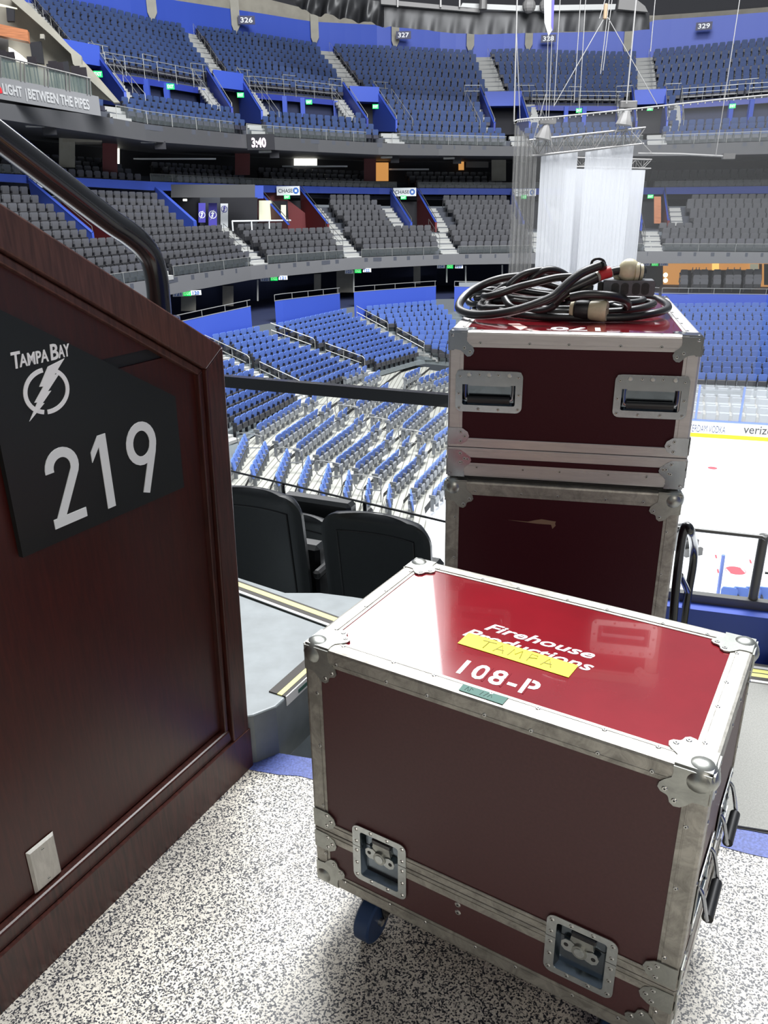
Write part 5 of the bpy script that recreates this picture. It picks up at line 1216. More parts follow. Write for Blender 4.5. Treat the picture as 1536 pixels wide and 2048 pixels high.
block('light_strip', 234, 239, 297, 340, D(236, 300, 14.5), 0.1, 'lit_white', 'narrow vertical strip of light beside the maroon column', 'light')
block('counter', 250, 432, 386-70, 389-70, D(300, 318, 14.6), 0.5, 'sign_white', 'long white drink counter behind the left club seats', 'counter')
block('counter', 520, 695, 331, 334, D(600, 332, 14.6), 0.5, 'sign_white', 'white drink counter under the bright window', 'counter')
block('counter', 778, 858, 337, 340, D(800, 338, 14.6), 0.5, 'sign_white', 'white drink counter right of the warm doorway', 'counter')
for i, (x, y) in enumerate(((70, 252), (297, 284), (530, 304), (773, 315), (898, 317))):
    am = elaz(x, y)[1]; P = pol(am, RM(am)+6); P = aty(x, y, P.y); rt = empty('ceiling_light', P, -math.radians(am), f'small box light under the upper balcony, {wordn[i]} from the left', 'light', 'lights under the upper balcony')
    mb = MB(); mb.box(-0.42, 0.42, -0.05, 0.35, -0.05, 0.10, 'rail', None, 0.03); mb.build('housing', rt); mb = MB(); mb.box(0.3, 0.9, 0.0, 0.5, -0.35, 0.05, 'roof'); mb.build('yoke', rt)
# suite opening with hockey banners (club left of centre)
so = empty('lounge_opening', pol(-12, RM(-12)+6, z=0), 0, 'open lounge with team banners set into the club deck at left', 'lounge')
oo = -so.location
def flat(x0, x1, y0, y1, k, m, name='panel', par=so, oo=None, th=0.06, pts=None):
    am = elaz((x0+x1)/2, (y0+y1)/2)[1]; P = pol(am, RM(am)+k, z=0); d = Vector((-P.x, -P.y, 0)).normalized(); oo = -par.location
    q = [onpl(x, y, P, d) for x, y in (pts or ((x0, y1), (x1, y1), (x1, y0), (x0, y0)))]; n = len(q)
    mb = MB(); v = [p+oo for p in q]; mb.add(v+[p-d*th for p in v], [tuple(range(n)), tuple(range(2*n-1, n-1, -1))]+[(j, n+j, n+(j+1) % n, (j+1) % n) for j in range(n)], m); return mb.build(name, par)
flat(342, 515, 395, 478, 8.6, 'dark', 'back_wall'); flat(400, 440, 392, 470, 8.4, 'conc_dark', 'inner_wall'); flat(480, 515, 395, 452, 7.4, 'lit_cream', 'lit_wall'); flat(518, 544, 401, 440, 7.0, 'lit_cream', 'lit_window'); flat(342, 510, 369, 395, 6.2, 'fascia', 'header', th=0.3); flat(509, 527, 371, 397, 6.1, 'blue_wall', 'header_end', th=0.3)
flat(366, 374, 398, 402, 8.0, 'lit_white', 'lamp'); flat(562, 572, 410, 440, 7.4, 'lit_cream', 'lit_window')
flat(500, 650, 375, 470, 9.0, 'maroon', 'side_wall', pts=((500, 455), (610, 480), (618, 432), (545, 376), (508, 374)))
def bann(x0, x1, y0, y1, m, lab, em):
    am = elaz((x0+x1)/2, y0)[1]; P = pol(am, RM(am)+7.2, z=0); d = Vector((-P.x, -P.y, 0)).normalized()
    q = [onpl(x, y, P, d) for x, y in ((x0, y1), (x1, y1), (x1, y0), (x0, y0))]; r = empty('team_banner', q[0], 0, lab, 'banner', 'team banners in the lounge')
    mb = MB(); v = [p-q[0] for p in q]; mb.add(v+[p-d*0.04 for p in v], [(0, 1, 2, 3), (7, 6, 5, 4), (0, 4, 5, 1), (1, 5, 6, 2), (2, 6, 7, 3), (3, 7, 4, 0)], m); mb.build('cloth', r)
    xd = v[1].normalized(); T = frame(v[1]*0.5+v[3]*em[2]+d*0.005, xd, (0, 0, 1)); R = em[0]; mb = MB()
    n = 20; mb.ring([(R*math.cos(t*math.pi*2/n), R*math.sin(t*math.pi*2/n)) for t in range(n)], [(R*0.82*math.cos(t*math.pi*2/n), R*0.82*math.sin(t*math.pi*2/n)) for t in range(n)], 0, 0.01, em[1], T)
    mb.prism([(R*a, R*b) for a, b in ((0.5, 1.3), (-0.5, 0.2), (-0.05, 0.2), (-0.5, -0.5), (-0.2, -0.5), (-0.75, -1.4), (0.2, -0.25), (0.0, -0.25), (0.5, 0.45), (0.1, 0.45))], 0, 0.012, em[1], T); mb.build('emblem', r)
bann(397, 411, 406, 445, 'purple', 'blue and white team banner with a bolt, leftmost in the lounge', (0.20, 'sign_white', 0.4))
bann(417, 434, 406, 452, 'purple', 'dark blue team banner with a ringed bolt, second in the lounge', (0.24, 'sign_grey', 0.5))
bann(441, 456, 407, 462, 'sign_white', 'white team banner with a ringed bolt, third in the lounge', (0.20, 'purple', 0.8))
bann(472, 487, 406, 442, 'purple', 'blue team banner with a round emblem, rightmost in the lounge', (0.24, 'sign_white', 0.25))
fencing('lounge_rail', [aty(466, 462, pol(elaz(466, 462)[1], RM(-12)+4.5).y), aty(582, 458, pol(elaz(582, 458)[1], RM(-6)+5.2).y)], 0.55, 'sign_white', 'white railing across the lounge opening', None, (1.0,), 2.2, None, 0.05)
# bank signs above club entrances
for i, (x0, x1, y0, y1, crop) in enumerate(((556, 597, 374, 389, 0), (789, 830, 377, 391, 0), (1030, 1069, 379, 391, 0), (66, 112, 353, 372, 0))):
    x, y = (x0+x1)/2, (y0+y1)/2; a = elaz(x, y)[1]; P = pol(a, RM(a)+8.3); w = (x1-x0)/FPX*P.length*1.03; h = (y1-y0)/FPX*P.length*1.03
    r, T = num_sign('', x, y, P, w, h, f'white bank sign with blue octagon, {["second from left", "third from left", "rightmost", "leftmost"][i]} over the club entrances', 'sign_white', name='bank_sign')
    fit('lettering', 'CHASE', w*0.62, h*0.42, T @ Matrix.Translation((-w*0.43, -h*0.21, 0)), 'chase_txt', r, bold=0.01, ext=0.02)
    mb = MB(); cx, R = w*0.33, h*0.34
    for k in range(4):
        a_ = math.radians(90*k); Rm = Matrix.Rotation(a_, 4, 'Z')
        mb.prism([(-0.40*R, 1.0*R), (0.98*R, 1.0*R*0.42)[:0] or (0.42*R, 1.0*R), (0.98*R, 0.42*R), (-0.40*R, 0.42*R)], 0.0, 0.02, 'chase_blue', T @ Matrix.Translation((cx, 0, 0)) @ Rm)
    mb.build('octagon_logo', r)

# lower concourse
cz = -4.3
lt_t = lambda a: pol(a, lo_t(a).xy.length+0.1, e=E_['lb_t'](a)); lt_b = lambda a: lo_t(a)+Vector((0, 0, -0.2))
LV = [(-9.2, -7.9), (-2.9, -1.7), (4.0, 5.2)]
segs = [(-40, -9.2), (-7.5, -2.9), (-1.9, 3.9), (5.2, 19.0), (19.2, 34)]
for i, (a0, a1) in enumerate(segs):
    ringobj(f'wall_lower_{i+1}', 'royal blue wall behind the top row of the lower bowl', [lt_b, lt_t, back(lt_t, 0.25), back(lt_b, 0.25)], 'blue_wall', a0, a1, (a1-a0)/8)
    pts = [lt_t(a) for a in np.linspace(max(a0, -30), min(a1, 31), 9)]
    fencing('wall_rail', pts, 0.36, 'rail', f'low grey rail on the blue lower wall, {wordn[i]} run from the left', 'rails on the lower blue wall', (1.0, 0.1), 1.6, None, 0.02)
cf0 = lambda a: pol(a, lo_t(a).xy.length+0.2, z=cz-0.5); cf1 = lambda a: pol(a, RM(a)+9, z=cz-0.5)
mb = MB(); band(mb, cf0, cf1, -40, 34, 'navy'); mb.build('floor_concourse', kind='structure')
cw0 = lambda a: pol(a, RM(a)+7.5, z=cz-1.0); cw1 = lambda a: pol(a, RM(a)+7.5, z=cl_b(a).z)
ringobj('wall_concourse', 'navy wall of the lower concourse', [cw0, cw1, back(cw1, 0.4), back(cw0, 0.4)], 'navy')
for i, (x0, x1, y0, y1) in enumerate(((362, 392, 585, 622), (445, 467, 572, 612), (628, 642, 548, 580), (673, 705, 542, 585), (827, 841, 533, 568))):
    block('column', x0, x1, y0, y1, D(x0, y1, 3.0), 0.6, 'conc' if i in (1, 3) else 'conc_light', f'concrete column under the club balcony, {wordn[i]} from the left', 'column', 'columns under the club balcony')
for i, (x, y0, y1) in enumerate(((514, 560, 602), (706, 540, 585), (892, 532, 565), (930, 532, 565), (1003, 530, 560))):
    block('post', x, x+3, y0, y1, D(x, y1, 1.0), 0.05, 'rail', f'thin white post under the club balcony, {wordn[i]} from the left', 'post', 'thin posts under the club balcony')
block('serving_counter', 918, 985, 566, 574, D(950, 570, 0.5), 0.5, 'cover', 'pale counter front on the blue wall left of the curtain', 'counter')
# bar area at right
br = empty('bar_area', pol(21, RM(21)+6, z=cz), 0, 'warm lit wood bar under the club balcony at right', 'bar')
flat(1326, 1536, 527, 582, 7.0, 'lit_warm', 'back_wall', br); flat(1362, 1510, 541, 580, 5.6, 'board_mat', 'bar_counter', br, th=0.6)
flat(1518, 1524, 528, 560, 6, 'wood_panel', 'door_frame', br); flat(1528, 1536, 528, 570, 6, 'conc_light', 'door', br); flat(1500, 1517, 528, 548, 6.6, 'lit_cream', 'side_wall', br)
flat(1424, 1438, 527, 545, 5.9, 'lamp_gold', 'sculpture', br); flat(1284, 1320, 533, 575, 6.0, 'dark', 'dark_bay', br)
for i, (x, y) in enumerate(((1331, 550), (1331, 561))):
    P = aty(x, y, pol(elaz(x, y)[1], D(x, y, 5)).y); mb = MB(); mb.sphere((0, 0, 0), 0.17, 'lit_warm2', n=12, k=8); ob = mb.build('globe_lamp', label=f'glowing globe lamp, {"upper" if i == 0 else "lower"} of the pair left of the bar', cat='lamp'); ob.location = P
for i, x in enumerate((1385, 1392, 1398, 1412, 1455, 1468, 1480)):
    P = aty(x, 541, pol(elaz(x, 541)[1], D(x, 541, 5.4)).y); mb = MB(); mb.tube([(0, 0, -0.15), (0, 0, 0.05), (0, 0, 0.1), (0, 0, 0.22)], 0.06, 'sign_white', 8, rr=[0.07, 0.07, 0.03, 0.03]); ob = mb.build('bottle', label='pale bottle standing on the wood bar at right', cat='bottle', group='bottles on the wood bar'); ob.location = P
block('doorway', 1308, 1322, 393, 447, D(1310, 400, 6.5), 0.2, 'wood_panel', 'orange wood door in the rightmost club entrance', 'doorway')

A, B = T_CL.P(-10.2, 0.48), T_CL.P(-10.2, 1.0); mb = MB(); v = []
for p in (A, B):
    for dx in (-0.09, 0.09): v += [Vector((dx, 0, -1.2))+p-A, Vector((dx, 0, 0.85))+p-A]
mb.add(v, [(0, 4, 5, 1), (2, 3, 7, 6), (0, 1, 3, 2), (4, 6, 7, 5), (1, 5, 7, 3)], 'blue_wall'); ob = mb.build('wall_lounge', kind='structure', label='sloping blue side wall left of the lounge'); ob.location = A
# ================================================================ seats
def seat_meshes(bm, pm, fm, w=0.46, padded=False):
    X = w/2-0.03
    b = MB()
    pts = [(-X, 0.44), (X, 0.44), (X, 0.80), (X-0.05, 0.87), (-X+0.05, 0.87), (-X, 0.80)]
    T = Matrix(((1, 0, 0, 0), (0, -0.20, 1, 0.09-0.02), (0, 1, 0, 0), (0, 0, 0, 1)))
    b.prism(pts[::-1], 0.0, 0.055, bm, T)
    if padded: b.prism([(-X+0.05, 0.50), (X-0.05, 0.50), (X-0.06, 0.80), (-X+0.06, 0.80)][::-1], -0.02, 0.0, bm, T)
    p = MB(); p.box(-X+0.01, X-0.01, -0.17, -0.08, 0.27, 0.52, pm, None, 0.02)
    f = MB()
    f.box(-w/2-0.03, -w/2+0.03, -0.16, 0.10, 0.54, 0.66, fm); f.box(-w/2-0.018, -w/2+0.018, -0.10, 0.04, 0.0, 0.52, fm)
    return b, p, f
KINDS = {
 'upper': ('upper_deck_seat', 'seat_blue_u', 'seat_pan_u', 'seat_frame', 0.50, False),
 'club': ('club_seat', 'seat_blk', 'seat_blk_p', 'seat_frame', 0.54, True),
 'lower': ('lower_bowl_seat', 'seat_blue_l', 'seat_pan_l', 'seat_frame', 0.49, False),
 'riser': ('folding_seat', 'seat_blue_l', 'seat_pan_r', 'seat_pan_r', 0.50, False)}
SEATS = {k: [] for k in KINDS}
def yaw_of(d): return math.atan2(d.x, -d.y)     # local -y looks along d
def fill(T, kind, sects, n0, n1, holes, where, pitch, off=0.45, aw=0.55, blk=None):
    """rows between aisles; sects = (s0,s1,name)"""
    for (s0, s1, nm) in sects:
        for i in range(n0, n1):
            t = (i+off)/T.n; us = np.linspace(s0, s1, 40); P = [T.P(u, t) for u in us]; L = [0]
            for a, b in zip(P[:-1], P[1:]): L.append(L[-1]+(b-a).xy.length)
            tot = L[-1]-2*aw; n = int(tot/pitch)
            if n < 1: continue
            for j in range(n):
                l = aw+(tot-n*pitch)/2+(j+0.5)*pitch; u = float(np.interp(l, L, us)); tc = (i+0.5)/T.n
                if any(h[0]-0.25 < u < h[1]+0.25 and h[2] <= tc <= h[3] for h in holes): continue
                if blk and blk(u, tc): continue
                q = T.P(u, t); z = T.tz(u, i)
                SEATS[kind].append((Vector((q.x, q.y, z)), yaw_of(T.down(u, t)), (where, nm, i, j)))
BIG = 999
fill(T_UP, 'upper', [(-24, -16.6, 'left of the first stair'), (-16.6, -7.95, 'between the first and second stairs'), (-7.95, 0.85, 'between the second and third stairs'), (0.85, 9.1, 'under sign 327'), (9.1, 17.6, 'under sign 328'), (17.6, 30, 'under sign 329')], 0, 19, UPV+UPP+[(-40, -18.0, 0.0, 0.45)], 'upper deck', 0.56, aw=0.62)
fill(T_CL, 'club', [(-27, -14.7, 'left of the first stair'), (-14.7, -8.3, 'beside the lounge'), (-8.3, -1.8, 'below the lounge'), (-1.8, 4.9, 'left of centre'), (4.9, 11.2, 'beside the curtain'), (11.2, 18.3, 'behind the curtain'), (18.3, 30, 'under sign 229')], 0, 10, CLV+CLS, 'club deck', 0.56, aw=0.55, blk=lambda u, t: t > 0.42 and any(abs(u-v) < 0.75 for v in (2.8, 5.5, -1.5, 12.9, 20.1)))
fill(T_BK, 'club', [(-27, -15, 'by the left columns'), (-13.5, -8, 'left of the clock'), (-7, 0.5, 'under the bright window'), (2.4, 9.0, 'right of the warm doorway'), (10.8, 17, 'behind the curtain'), (17.6, 30, 'above sign 229')], 0, 4, [], 'rear club rows', 0.60, aw=0.3)
LA = [-20, -11.5, -5.6, -0.9, 3.6, 9.0, 14.0]
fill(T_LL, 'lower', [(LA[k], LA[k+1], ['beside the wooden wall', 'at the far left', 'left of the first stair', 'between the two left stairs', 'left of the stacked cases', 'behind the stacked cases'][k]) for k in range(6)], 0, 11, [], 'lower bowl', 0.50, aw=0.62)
fill(T_LR, 'lower', [(14.5, 31, 'right of the stacked cases')], 0, 15, [], 'far lower bowl', 0.50, aw=0.02)
# risers in front of the lower bowl
G = lambda X, Y: (440+X/3.339, 760+Y/3.339)
RZ = lambda k: -8.05-0.155*k
far = [((245, 430), (540, 240)), ((370, 510), (650, 310)), ((510, 560), (760, 350)), ((640, 605), (890, 410)), ((770, 660), (1000, 470)), ((900, 695), (1095, 530)), ((1030, 735), (1190, 585)), ((1150, 790), (1305, 640)), ((1290, 830), (1500, 590)), ((1410, 880), (1560, 720))]
blk2 = [((560, 250), (650, 200)), ((672, 305), (745, 255)), ((780, 345), (850, 295)), ((885, 395), (960, 340)), ((1000, 445), (1065, 390)), ((1105, 495), (1150, 450)), ((1208, 545), (1260, 490)), ((1318, 600), (1365, 545))]
blk3 = [((800, 235), (930, 150)), ((905, 265), (1120, 120)), ((1010, 320), (1225, 170)), ((1115, 365), (1320, 190)), ((1215, 415), (1405, 235)), ((1320, 460), (1505, 290)), ((1420, 500), (1560, 390))]
blk4 = [((825, 60), (980, 0)), ((960, 90), (1065, 30)), ((1230, 60), (1330, 10)), ((1320, 90), (1530, 10)), ((1420, 110), (1560, 55))]
near = [((190, 490), (100, 690)), ((325, 540), (225, 740)), ((470, 590), (395, 790)), ((612, 640), (545, 840)), ((745, 690), (690, 880)), ((880, 735), (845, 900)), ((1012, 790), (990, 920)), ((1147, 830), (1135, 940)), ((1285, 860), (1290, 960))]
def rowline(a, b, z): return onz(*G(*a), z), onz(*G(*b), z)
def ricecake(lst, nm, flip=False, k0=0):
    for k, (a, b) in enumerate(lst):
        A, B = rowline(a, b, RZ(k+k0)); d = (B-A); L = d.length; d.normalize(); n = Vector((d.y, -d.x, 0))
        c = max(2, int(L/0.52)); 
        for j in range(c):
            p = A+d*(L*(j+0.5)/c); SEATS['riser'].append((p, yaw_of(n), ('riser', nm, k+k0, j)))
ricecake(far, 'front block'); ricecake(blk2, 'short block'); ricecake(blk3, 'block beyond the hoop rails'); ricecake(near, 'block turned edge on')
ricecake(blk4, 'distant block')
for k, (yb, kk) in enumerate(((582-4, 4.4), (570, 5.0), (559, 5.6))):
    for j, X in enumerate((440, 570, 645, 775, 900, 980, 1100, 1185)):
        x = 1280+X/5.12; P = aty(x, yb+6, pol(elaz(x, yb)[1], RM(20)+kk-4.5).y); SEATS['club'].append((P, math.radians(-18), ('club deck', 'in front of the wood bar', k, j)))
for j, x in enumerate((1451, 1474, 1497, 1522)):   # tops of seats below the curb
    SEATS['lower'].append((onz(x, 1232, -9.5), yaw_of(Vector((0.3, 1, 0))), ('near lower bowl', 'just beyond the blue curb', 0, j)))
# decking of the risers
m_, t_, b_ = nt('riser_decking'); tc = t_.nodes.new('ShaderNodeTexCoord'); wv = t_.nodes.new('ShaderNodeTexWave'); wv.inputs['Scale'].default_value = 1.3; wv.bands_direction = 'X'; wv.wave_profile = 'SAW'
mp = t_.nodes.new('ShaderNodeMapping'); mp.inputs['Rotation'].default_value = (0, 0, math.radians(8)); rr_ = t_.nodes.new('ShaderNodeValToRGB')
rr_.color_ramp.elements[0].position = 0.05; rr_.color_ramp.elements[0].color = (0.12, 0.115, 0.10, 1); rr_.color_ramp.elements[1].position = 0.22; rr_.color_ramp.elements[1].color = (0.40, 0.40, 0.355, 1)
t_.links.new(tc.outputs['Object'], mp.inputs[0]); t_.links.new(mp.outputs[0], wv.inputs[0]); t_.links.new(wv.outputs[0], rr_.inputs[0]); t_.links.new(rr_.outputs[0], b_.inputs['Base Color']); b_.inputs['Roughness'].default_value = 0.6
M['riser_deck'] = m_
lines = []
for k in range(9):
    z = RZ(k); A, B = rowline(*far[k], z); N0, N1 = rowline(*near[k], z); d = (B-A).normalized(); e = (N1-N0).normalized()
    # pivot where the two lines meet
    den = d.x*e.y-d.y*e.x; s = ((N0.x-A.x)*e.y-(N0.y-A.y)*e.x)/den; piv = A+d*s
    lines.append((N1+e*6, piv, B+d*16))
bnd = []
for k in range(10):
    if k == 0: q = [lines[0][i]*1.5-lines[1][i]*0.5 for i in range(3)]
    elif k < 9: q = [lines[k-1][i]*0.45+lines[k][i]*0.55 for i in range(3)]
    else: q = [lines[8][i]*1.6-lines[7][i]*0.6 for i in range(3)]
    bnd.append(q)
for k in range(9):
    mb = MB(); z = RZ(k)-0.01; p, q = bnd[k], bnd[k+1]
    f = lambda v, zz: Vector((v.x, v.y, zz))
    for i in (0, 1):
        mb.quad(f(p[i], z), f(q[i], z), f(q[i+1], z), f(p[i+1], z), 'riser_deck')
        mb.quad(f(q[i], z), f(q[i], z-0.17 if k < 8 else -9.6), f(q[i+1], z-0.17 if k < 8 else -9.6), f(q[i+1], z), 'gap')
    mb.build('riser_platform', label=f'pale decked seating platform on the arena floor, {wordn[k]} tier counted from the top', cat='platform', group='riser platforms')
mb = MB(); f = lambda v, zz: Vector((v.x, v.y, zz)); far_q = [bnd[0][i]*1.0+(bnd[0][i]-bnd[1][i])*2 for i in range(3)]
for i in (0, 1): mb.quad(f(far_q[i], -8.0), f(bnd[0][i], -8.0), f(bnd[0][i+1], -8.0), f(far_q[i+1], -8.0), 'grey_paint')
mb.build('floor_gangway', kind='structure')
OCC = [[(-50, 380), (440, 690), (492, 1540), (-50, 2100)], [(905, 640), (940, 585), (1000, 550), (1300, 560), (1340, 600), (1400, 665), (1360, 980), (1330, 1240), (890, 1240), (892, 960)], [(840, 1120), (1500, 1290), (1350, 2100), (640, 1750), (620, 1290)], [(470, 985), (590, 1000), (640, 1060), (660, 1025), (870, 1045), (888, 1200), (470, 1180)]]
def inside(p, poly):
    x, y = p; c = False; n = len(poly)
    for i in range(n):
        x1, y1 = poly[i]; x2, y2 = poly[(i+1) % n]
        if (y1 > y) != (y2 > y) and x < (x2-x1)*(y-y1)/(y2-y1)+x1: c = not c
    return c
def vis(P):
    x, y = pix(P+Vector((0, 0, 0.6)))
    return -5 < x < 1541 and -5 < y < 2053 and not any(inside((x, y), o) for o in OCC)
where_txt = {'upper deck': 'upper deck', 'club deck': 'club deck', 'rear club rows': 'rear club', 'lower bowl': 'lower bowl', 'far lower bowl': 'far lower bowl', 'riser': 'floor riser', 'near lower bowl': 'near lower bowl'}
colr = {'upper': 'blue', 'club': 'black', 'lower': 'blue', 'riser': 'grey shelled blue'}
for kind, (nm, bm, pm, fm, w, pad) in KINDS.items():
    b, p, f = seat_meshes(bm, pm, fm, w, pad)
    L = sorted([s for s in SEATS[kind] if vis(s[0])], key=lambda s: s[0].length)
    pick = L[:300]; ids = {id(s) for s in pick}; rest = [s for s in SEATS[kind] if id(s) not in ids]
    parts = [(x.mesh(n_), n_) for x, n_ in ((b, 'backrest'), (p, 'folded_seat'), (f, 'armrest_standard'))]
    proto = None
    for P, a, (wh, sec, i, j) in pick:
        lab = f'{colr[kind]} {where_txt[wh]} seat {sec}, row {i+1} up, {wordn[j] if j < 20 else str(j+1)+"th"} from left'
        if kind == 'riser': lab = f'blue riser seat, {sec}, row {i+1} down, {wordn[j] if j < 20 else str(j+1)+"th"} from its near end'
        if proto is None:
            proto = empty(nm, P, a); ch = []
            for me, n_ in parts:
                o = bpy.data.objects.new(n_, me); COL.objects.link(o); o.parent = proto; ch.append(o)
            r = proto
        else:
            r = proto.copy(); COL.objects.link(r); r.location = P; r.rotation_euler = (0, 0, a)
            for o in ch:
                c = o.copy(); COL.objects.link(c); c.parent = r
        tag(r, lab, 'seat', f'{colr[kind]} seats of the {where_txt[wh]}')
    # the rest of this kind as one object
    vs = []; fs = []; ms = []; off = 0; mats = [bm, pm, fm]
    for x in (b, p, f): pass
    base_v = b.v+p.v+f.v; bf = [list(q) for q in b.f]+[[i+len(b.v) for i in q] for q in p.f]+[[i+len(b.v)+len(p.v) for i in q] for q in f.f]
    bmi = [0]*len(b.f)+[1]*len(p.f)+[2]*len(f.f); nv = len(base_v); V = np.array(base_v)
    allv = []; allf = []; allm = []
    for k, (P, a, _) in enumerate(rest):
        x, y = pix(P)
        if not (-200 < x < 1750 and -160 < y < 2100): continue
        c, s = math.cos(a), math.sin(a)
        R = np.array([[c, -s, 0], [s, c, 0], [0, 0, 1]]); allv.append(V @ R.T+np.array(P)); o_ = (len(allv)-1)*nv
        allf += [[i+o_ for i in q] for q in bf]; allm += bmi
    if allv:
        me = bpy.data.meshes.new(nm+'s'); me.from_pydata(np.concatenate(allv).tolist(), [], allf)
        for m in mats: me.materials.append(M[m])
        me.polygons.foreach_set('material_index', allm); me.update()
        o = bpy.data.objects.new('distant_'+nm+'s', me); COL.objects.link(o); tag(o, f'the many more distant {colr[kind]} {kind if kind != "riser" else "floor"} seats filling the rows', 'seats', None, 'stuff')
# aisles
for i, (u, a, b) in enumerate(((-16.6, 0.45, 0.95), (-7.95, 0.45, 0.95), (0.85, 0.45, 0.95), (9.1, 0.45, 0.95), (17.6, 0.45, 0.95))):
    aisle(T_UP, u, a-0.03, 0.99, 1.5, f'pale upper deck stair rising above the {wordn[i]} blue entrance', 'upper deck stairs')
    aisle_rail(T_UP, u+0.15, a+0.05, b, 0.1, f'thin handrail on the upper stair above the {wordn[i]} blue entrance', 'upper stair handrails', r=0.011)
for i, h in enumerate(UPV):
    if i > 0: aisle(T_UP, h[0]-0.55, 0.12, 0.42, 0.85, f'pale stair down the left side of the {wordn[i]} blue upper entrance', 'upper deck side stairs')
    aisle(T_UP, h[1]+0.55, 0.12, 0.42, 0.85, f'pale stair down the right side of the {wordn[i]} blue upper entrance', 'upper deck side stairs')
    if i > 0: aisle_rail(T_UP, h[0]-0.95, 0.12, 0.42, 0.0, f'handrail on the left side stair of the {wordn[i]} upper entrance', 'upper side handrails', r=0.02)
    aisle_rail(T_UP, h[1]+0.95, 0.12, 0.42, 0.0, f'handrail on the right side stair of the {wordn[i]} upper entrance', 'upper side handrails', r=0.02)
    aisle(T_UP, (h[0]+h[1])/2+0.3, 0.0, 0.11, 1.3, f'short pale stair below the {wordn[i]} blue upper entrance', 'upper deck lower stairs')
    pts = [T_UP.P(h[0]-0.9, 0.46)+Vector((0, 0, 0.05)), T_UP.P(h[1]+0.9, 0.46)+Vector((0, 0, 0.05))]
    fencing('landing_rail', [pts[0], pts[0]*0.75+pts[1]*0.25], 1.0, 'rail', f'landing rail left above the {wordn[i]} upper entrance', 'upper landing rails', (1.0, 0.6), 1.0)
    fencing('landing_rail', [pts[0]*0.25+pts[1]*0.75, pts[1]], 1.0, 'rail', f'landing rail right above the {wordn[i]} upper entrance', 'upper landing rails', (1.0, 0.6), 1.0)
cl = [(-14.7, 'leftmost'), (-8.3, 'second'), (-1.8, 'third'), (4.9, 'fourth'), (11.2, 'fifth'), (18.4, 'sixth')]
for u, nm in cl:
    aisle(T_CL, u, 0.0, 0.4 if nm != 'second' else 0.55, 1.15, f'pale stair through the black club seats, {nm} from the left', 'club deck stairs')
    aisle_rail(T_CL, u, 0.12, 0.42, -0.55, f'dark handrail beside the {nm} club stair', 'club stair handrails', 'rail_dark', 0.8, 0.018)
for u, nm in ((-17.0, 'left of the first'), (2.75, 'left of the third'), (5.45, 'right of the third'), (-1.55, 'right of the second'), (9.9, 'left of the fourth'), (12.9, 'right of the fourth'), (20.1, 'right of the fifth')):
    aisle(T_CL, u, 0.45, 0.92, 0.8, f'narrow pale stair {nm} club entrance', 'club side stairs')
for k, u in enumerate(LA[:-1]):
    if k < 5:
        aisle(T_LL, u, 0.0, 1.0, 1.2, f'grey lower bowl stair, {wordn[k]} from the left', 'lower bowl stairs')
        for a, b, w in ((0.08, 0.42, 'lower'), (0.55, 0.92, 'upper')):
            aisle_rail(T_LL, u, a, b, 0.0, f'grey handrail on the {wordn[k]} lower stair, {w} of its pair', 'lower stair handrails', 'rail', 0.85, 0.026)
# rails along deck fronts
for i, (a0, a1) in enumerate(((-16.6, -9.4), (-8.6, -0.8), (0.9, 8.4), (10.2, 17), (18.2, 30))):
    fencing('front_rail', [up_b(a)+Vector((0, 0, 0.02)) for a in np.linspace(a0, a1, 9)], 0.62, 'rail', f'glass and metal front rail of the upper deck, {wordn[i]} run', 'upper front rails', (1.0,), 2.1, 'glass', 0.02)
for i, (a0, a1) in enumerate(((-27, -15.2), (-14.2, -8.9), (-7.8, -2.4), (-1.3, 4.3), (5.4, 10.8), (11.8, 17.8), (18.9, 30))):
    fencing('front_rail', [cl_b(a)+Vector((0, 0, 0.05)) for a in np.linspace(a0, a1, 9)], 0.50, 'rail', f'glass and metal front rail of the club deck, {wordn[i]} run', 'club front rails', (1.0,), 2.3, 'glass', 0.014)
# hoop rails on the risers
for i, (X, Y, k) in enumerate(((290, 540, 0), (555, 640, 2), (815, 735, 4), (1075, 830, 6), (720, 235, 0), (920, 325, 2), (1130, 415, 3), (1350, 500, 5))):
    z = RZ(k)-0.1; P = onz(*G(X, Y), z); d = (lines[k][2]-lines[k][1]).normalized(); d.z = 0; n = Vector((d.y, -d.x, 0)); r = empty('hoop_rail', P, 0, f'grey looped guard rail at the aisle end of the riser seats, {wordn[i]} of eight', 'rail', 'riser hoop rails')
    mb = MB(); s = -n; mb.tube(catmull([s*0.0, s*0.0+Vector((0, 0, 0.9)), s*0.1+Vector((0, 0, 1.05)), s*0.9+Vector((0, 0, 1.1)), s*1.1+Vector((0, 0, 0.95)), s*1.0+Vector((0, 0, 0.55)), s*0.7+Vector((0, 0, 0.5)), s*0.0+Vector((0, 0, 0.55))], 4), 0.022, 'rail', 6); mb.build('hoop', r)
    mb = MB(); mb.tube([s*0.75+Vector((0, 0, 0.5)), s*0.75], 0.02, 'rail', 6); mb.build('post', r)

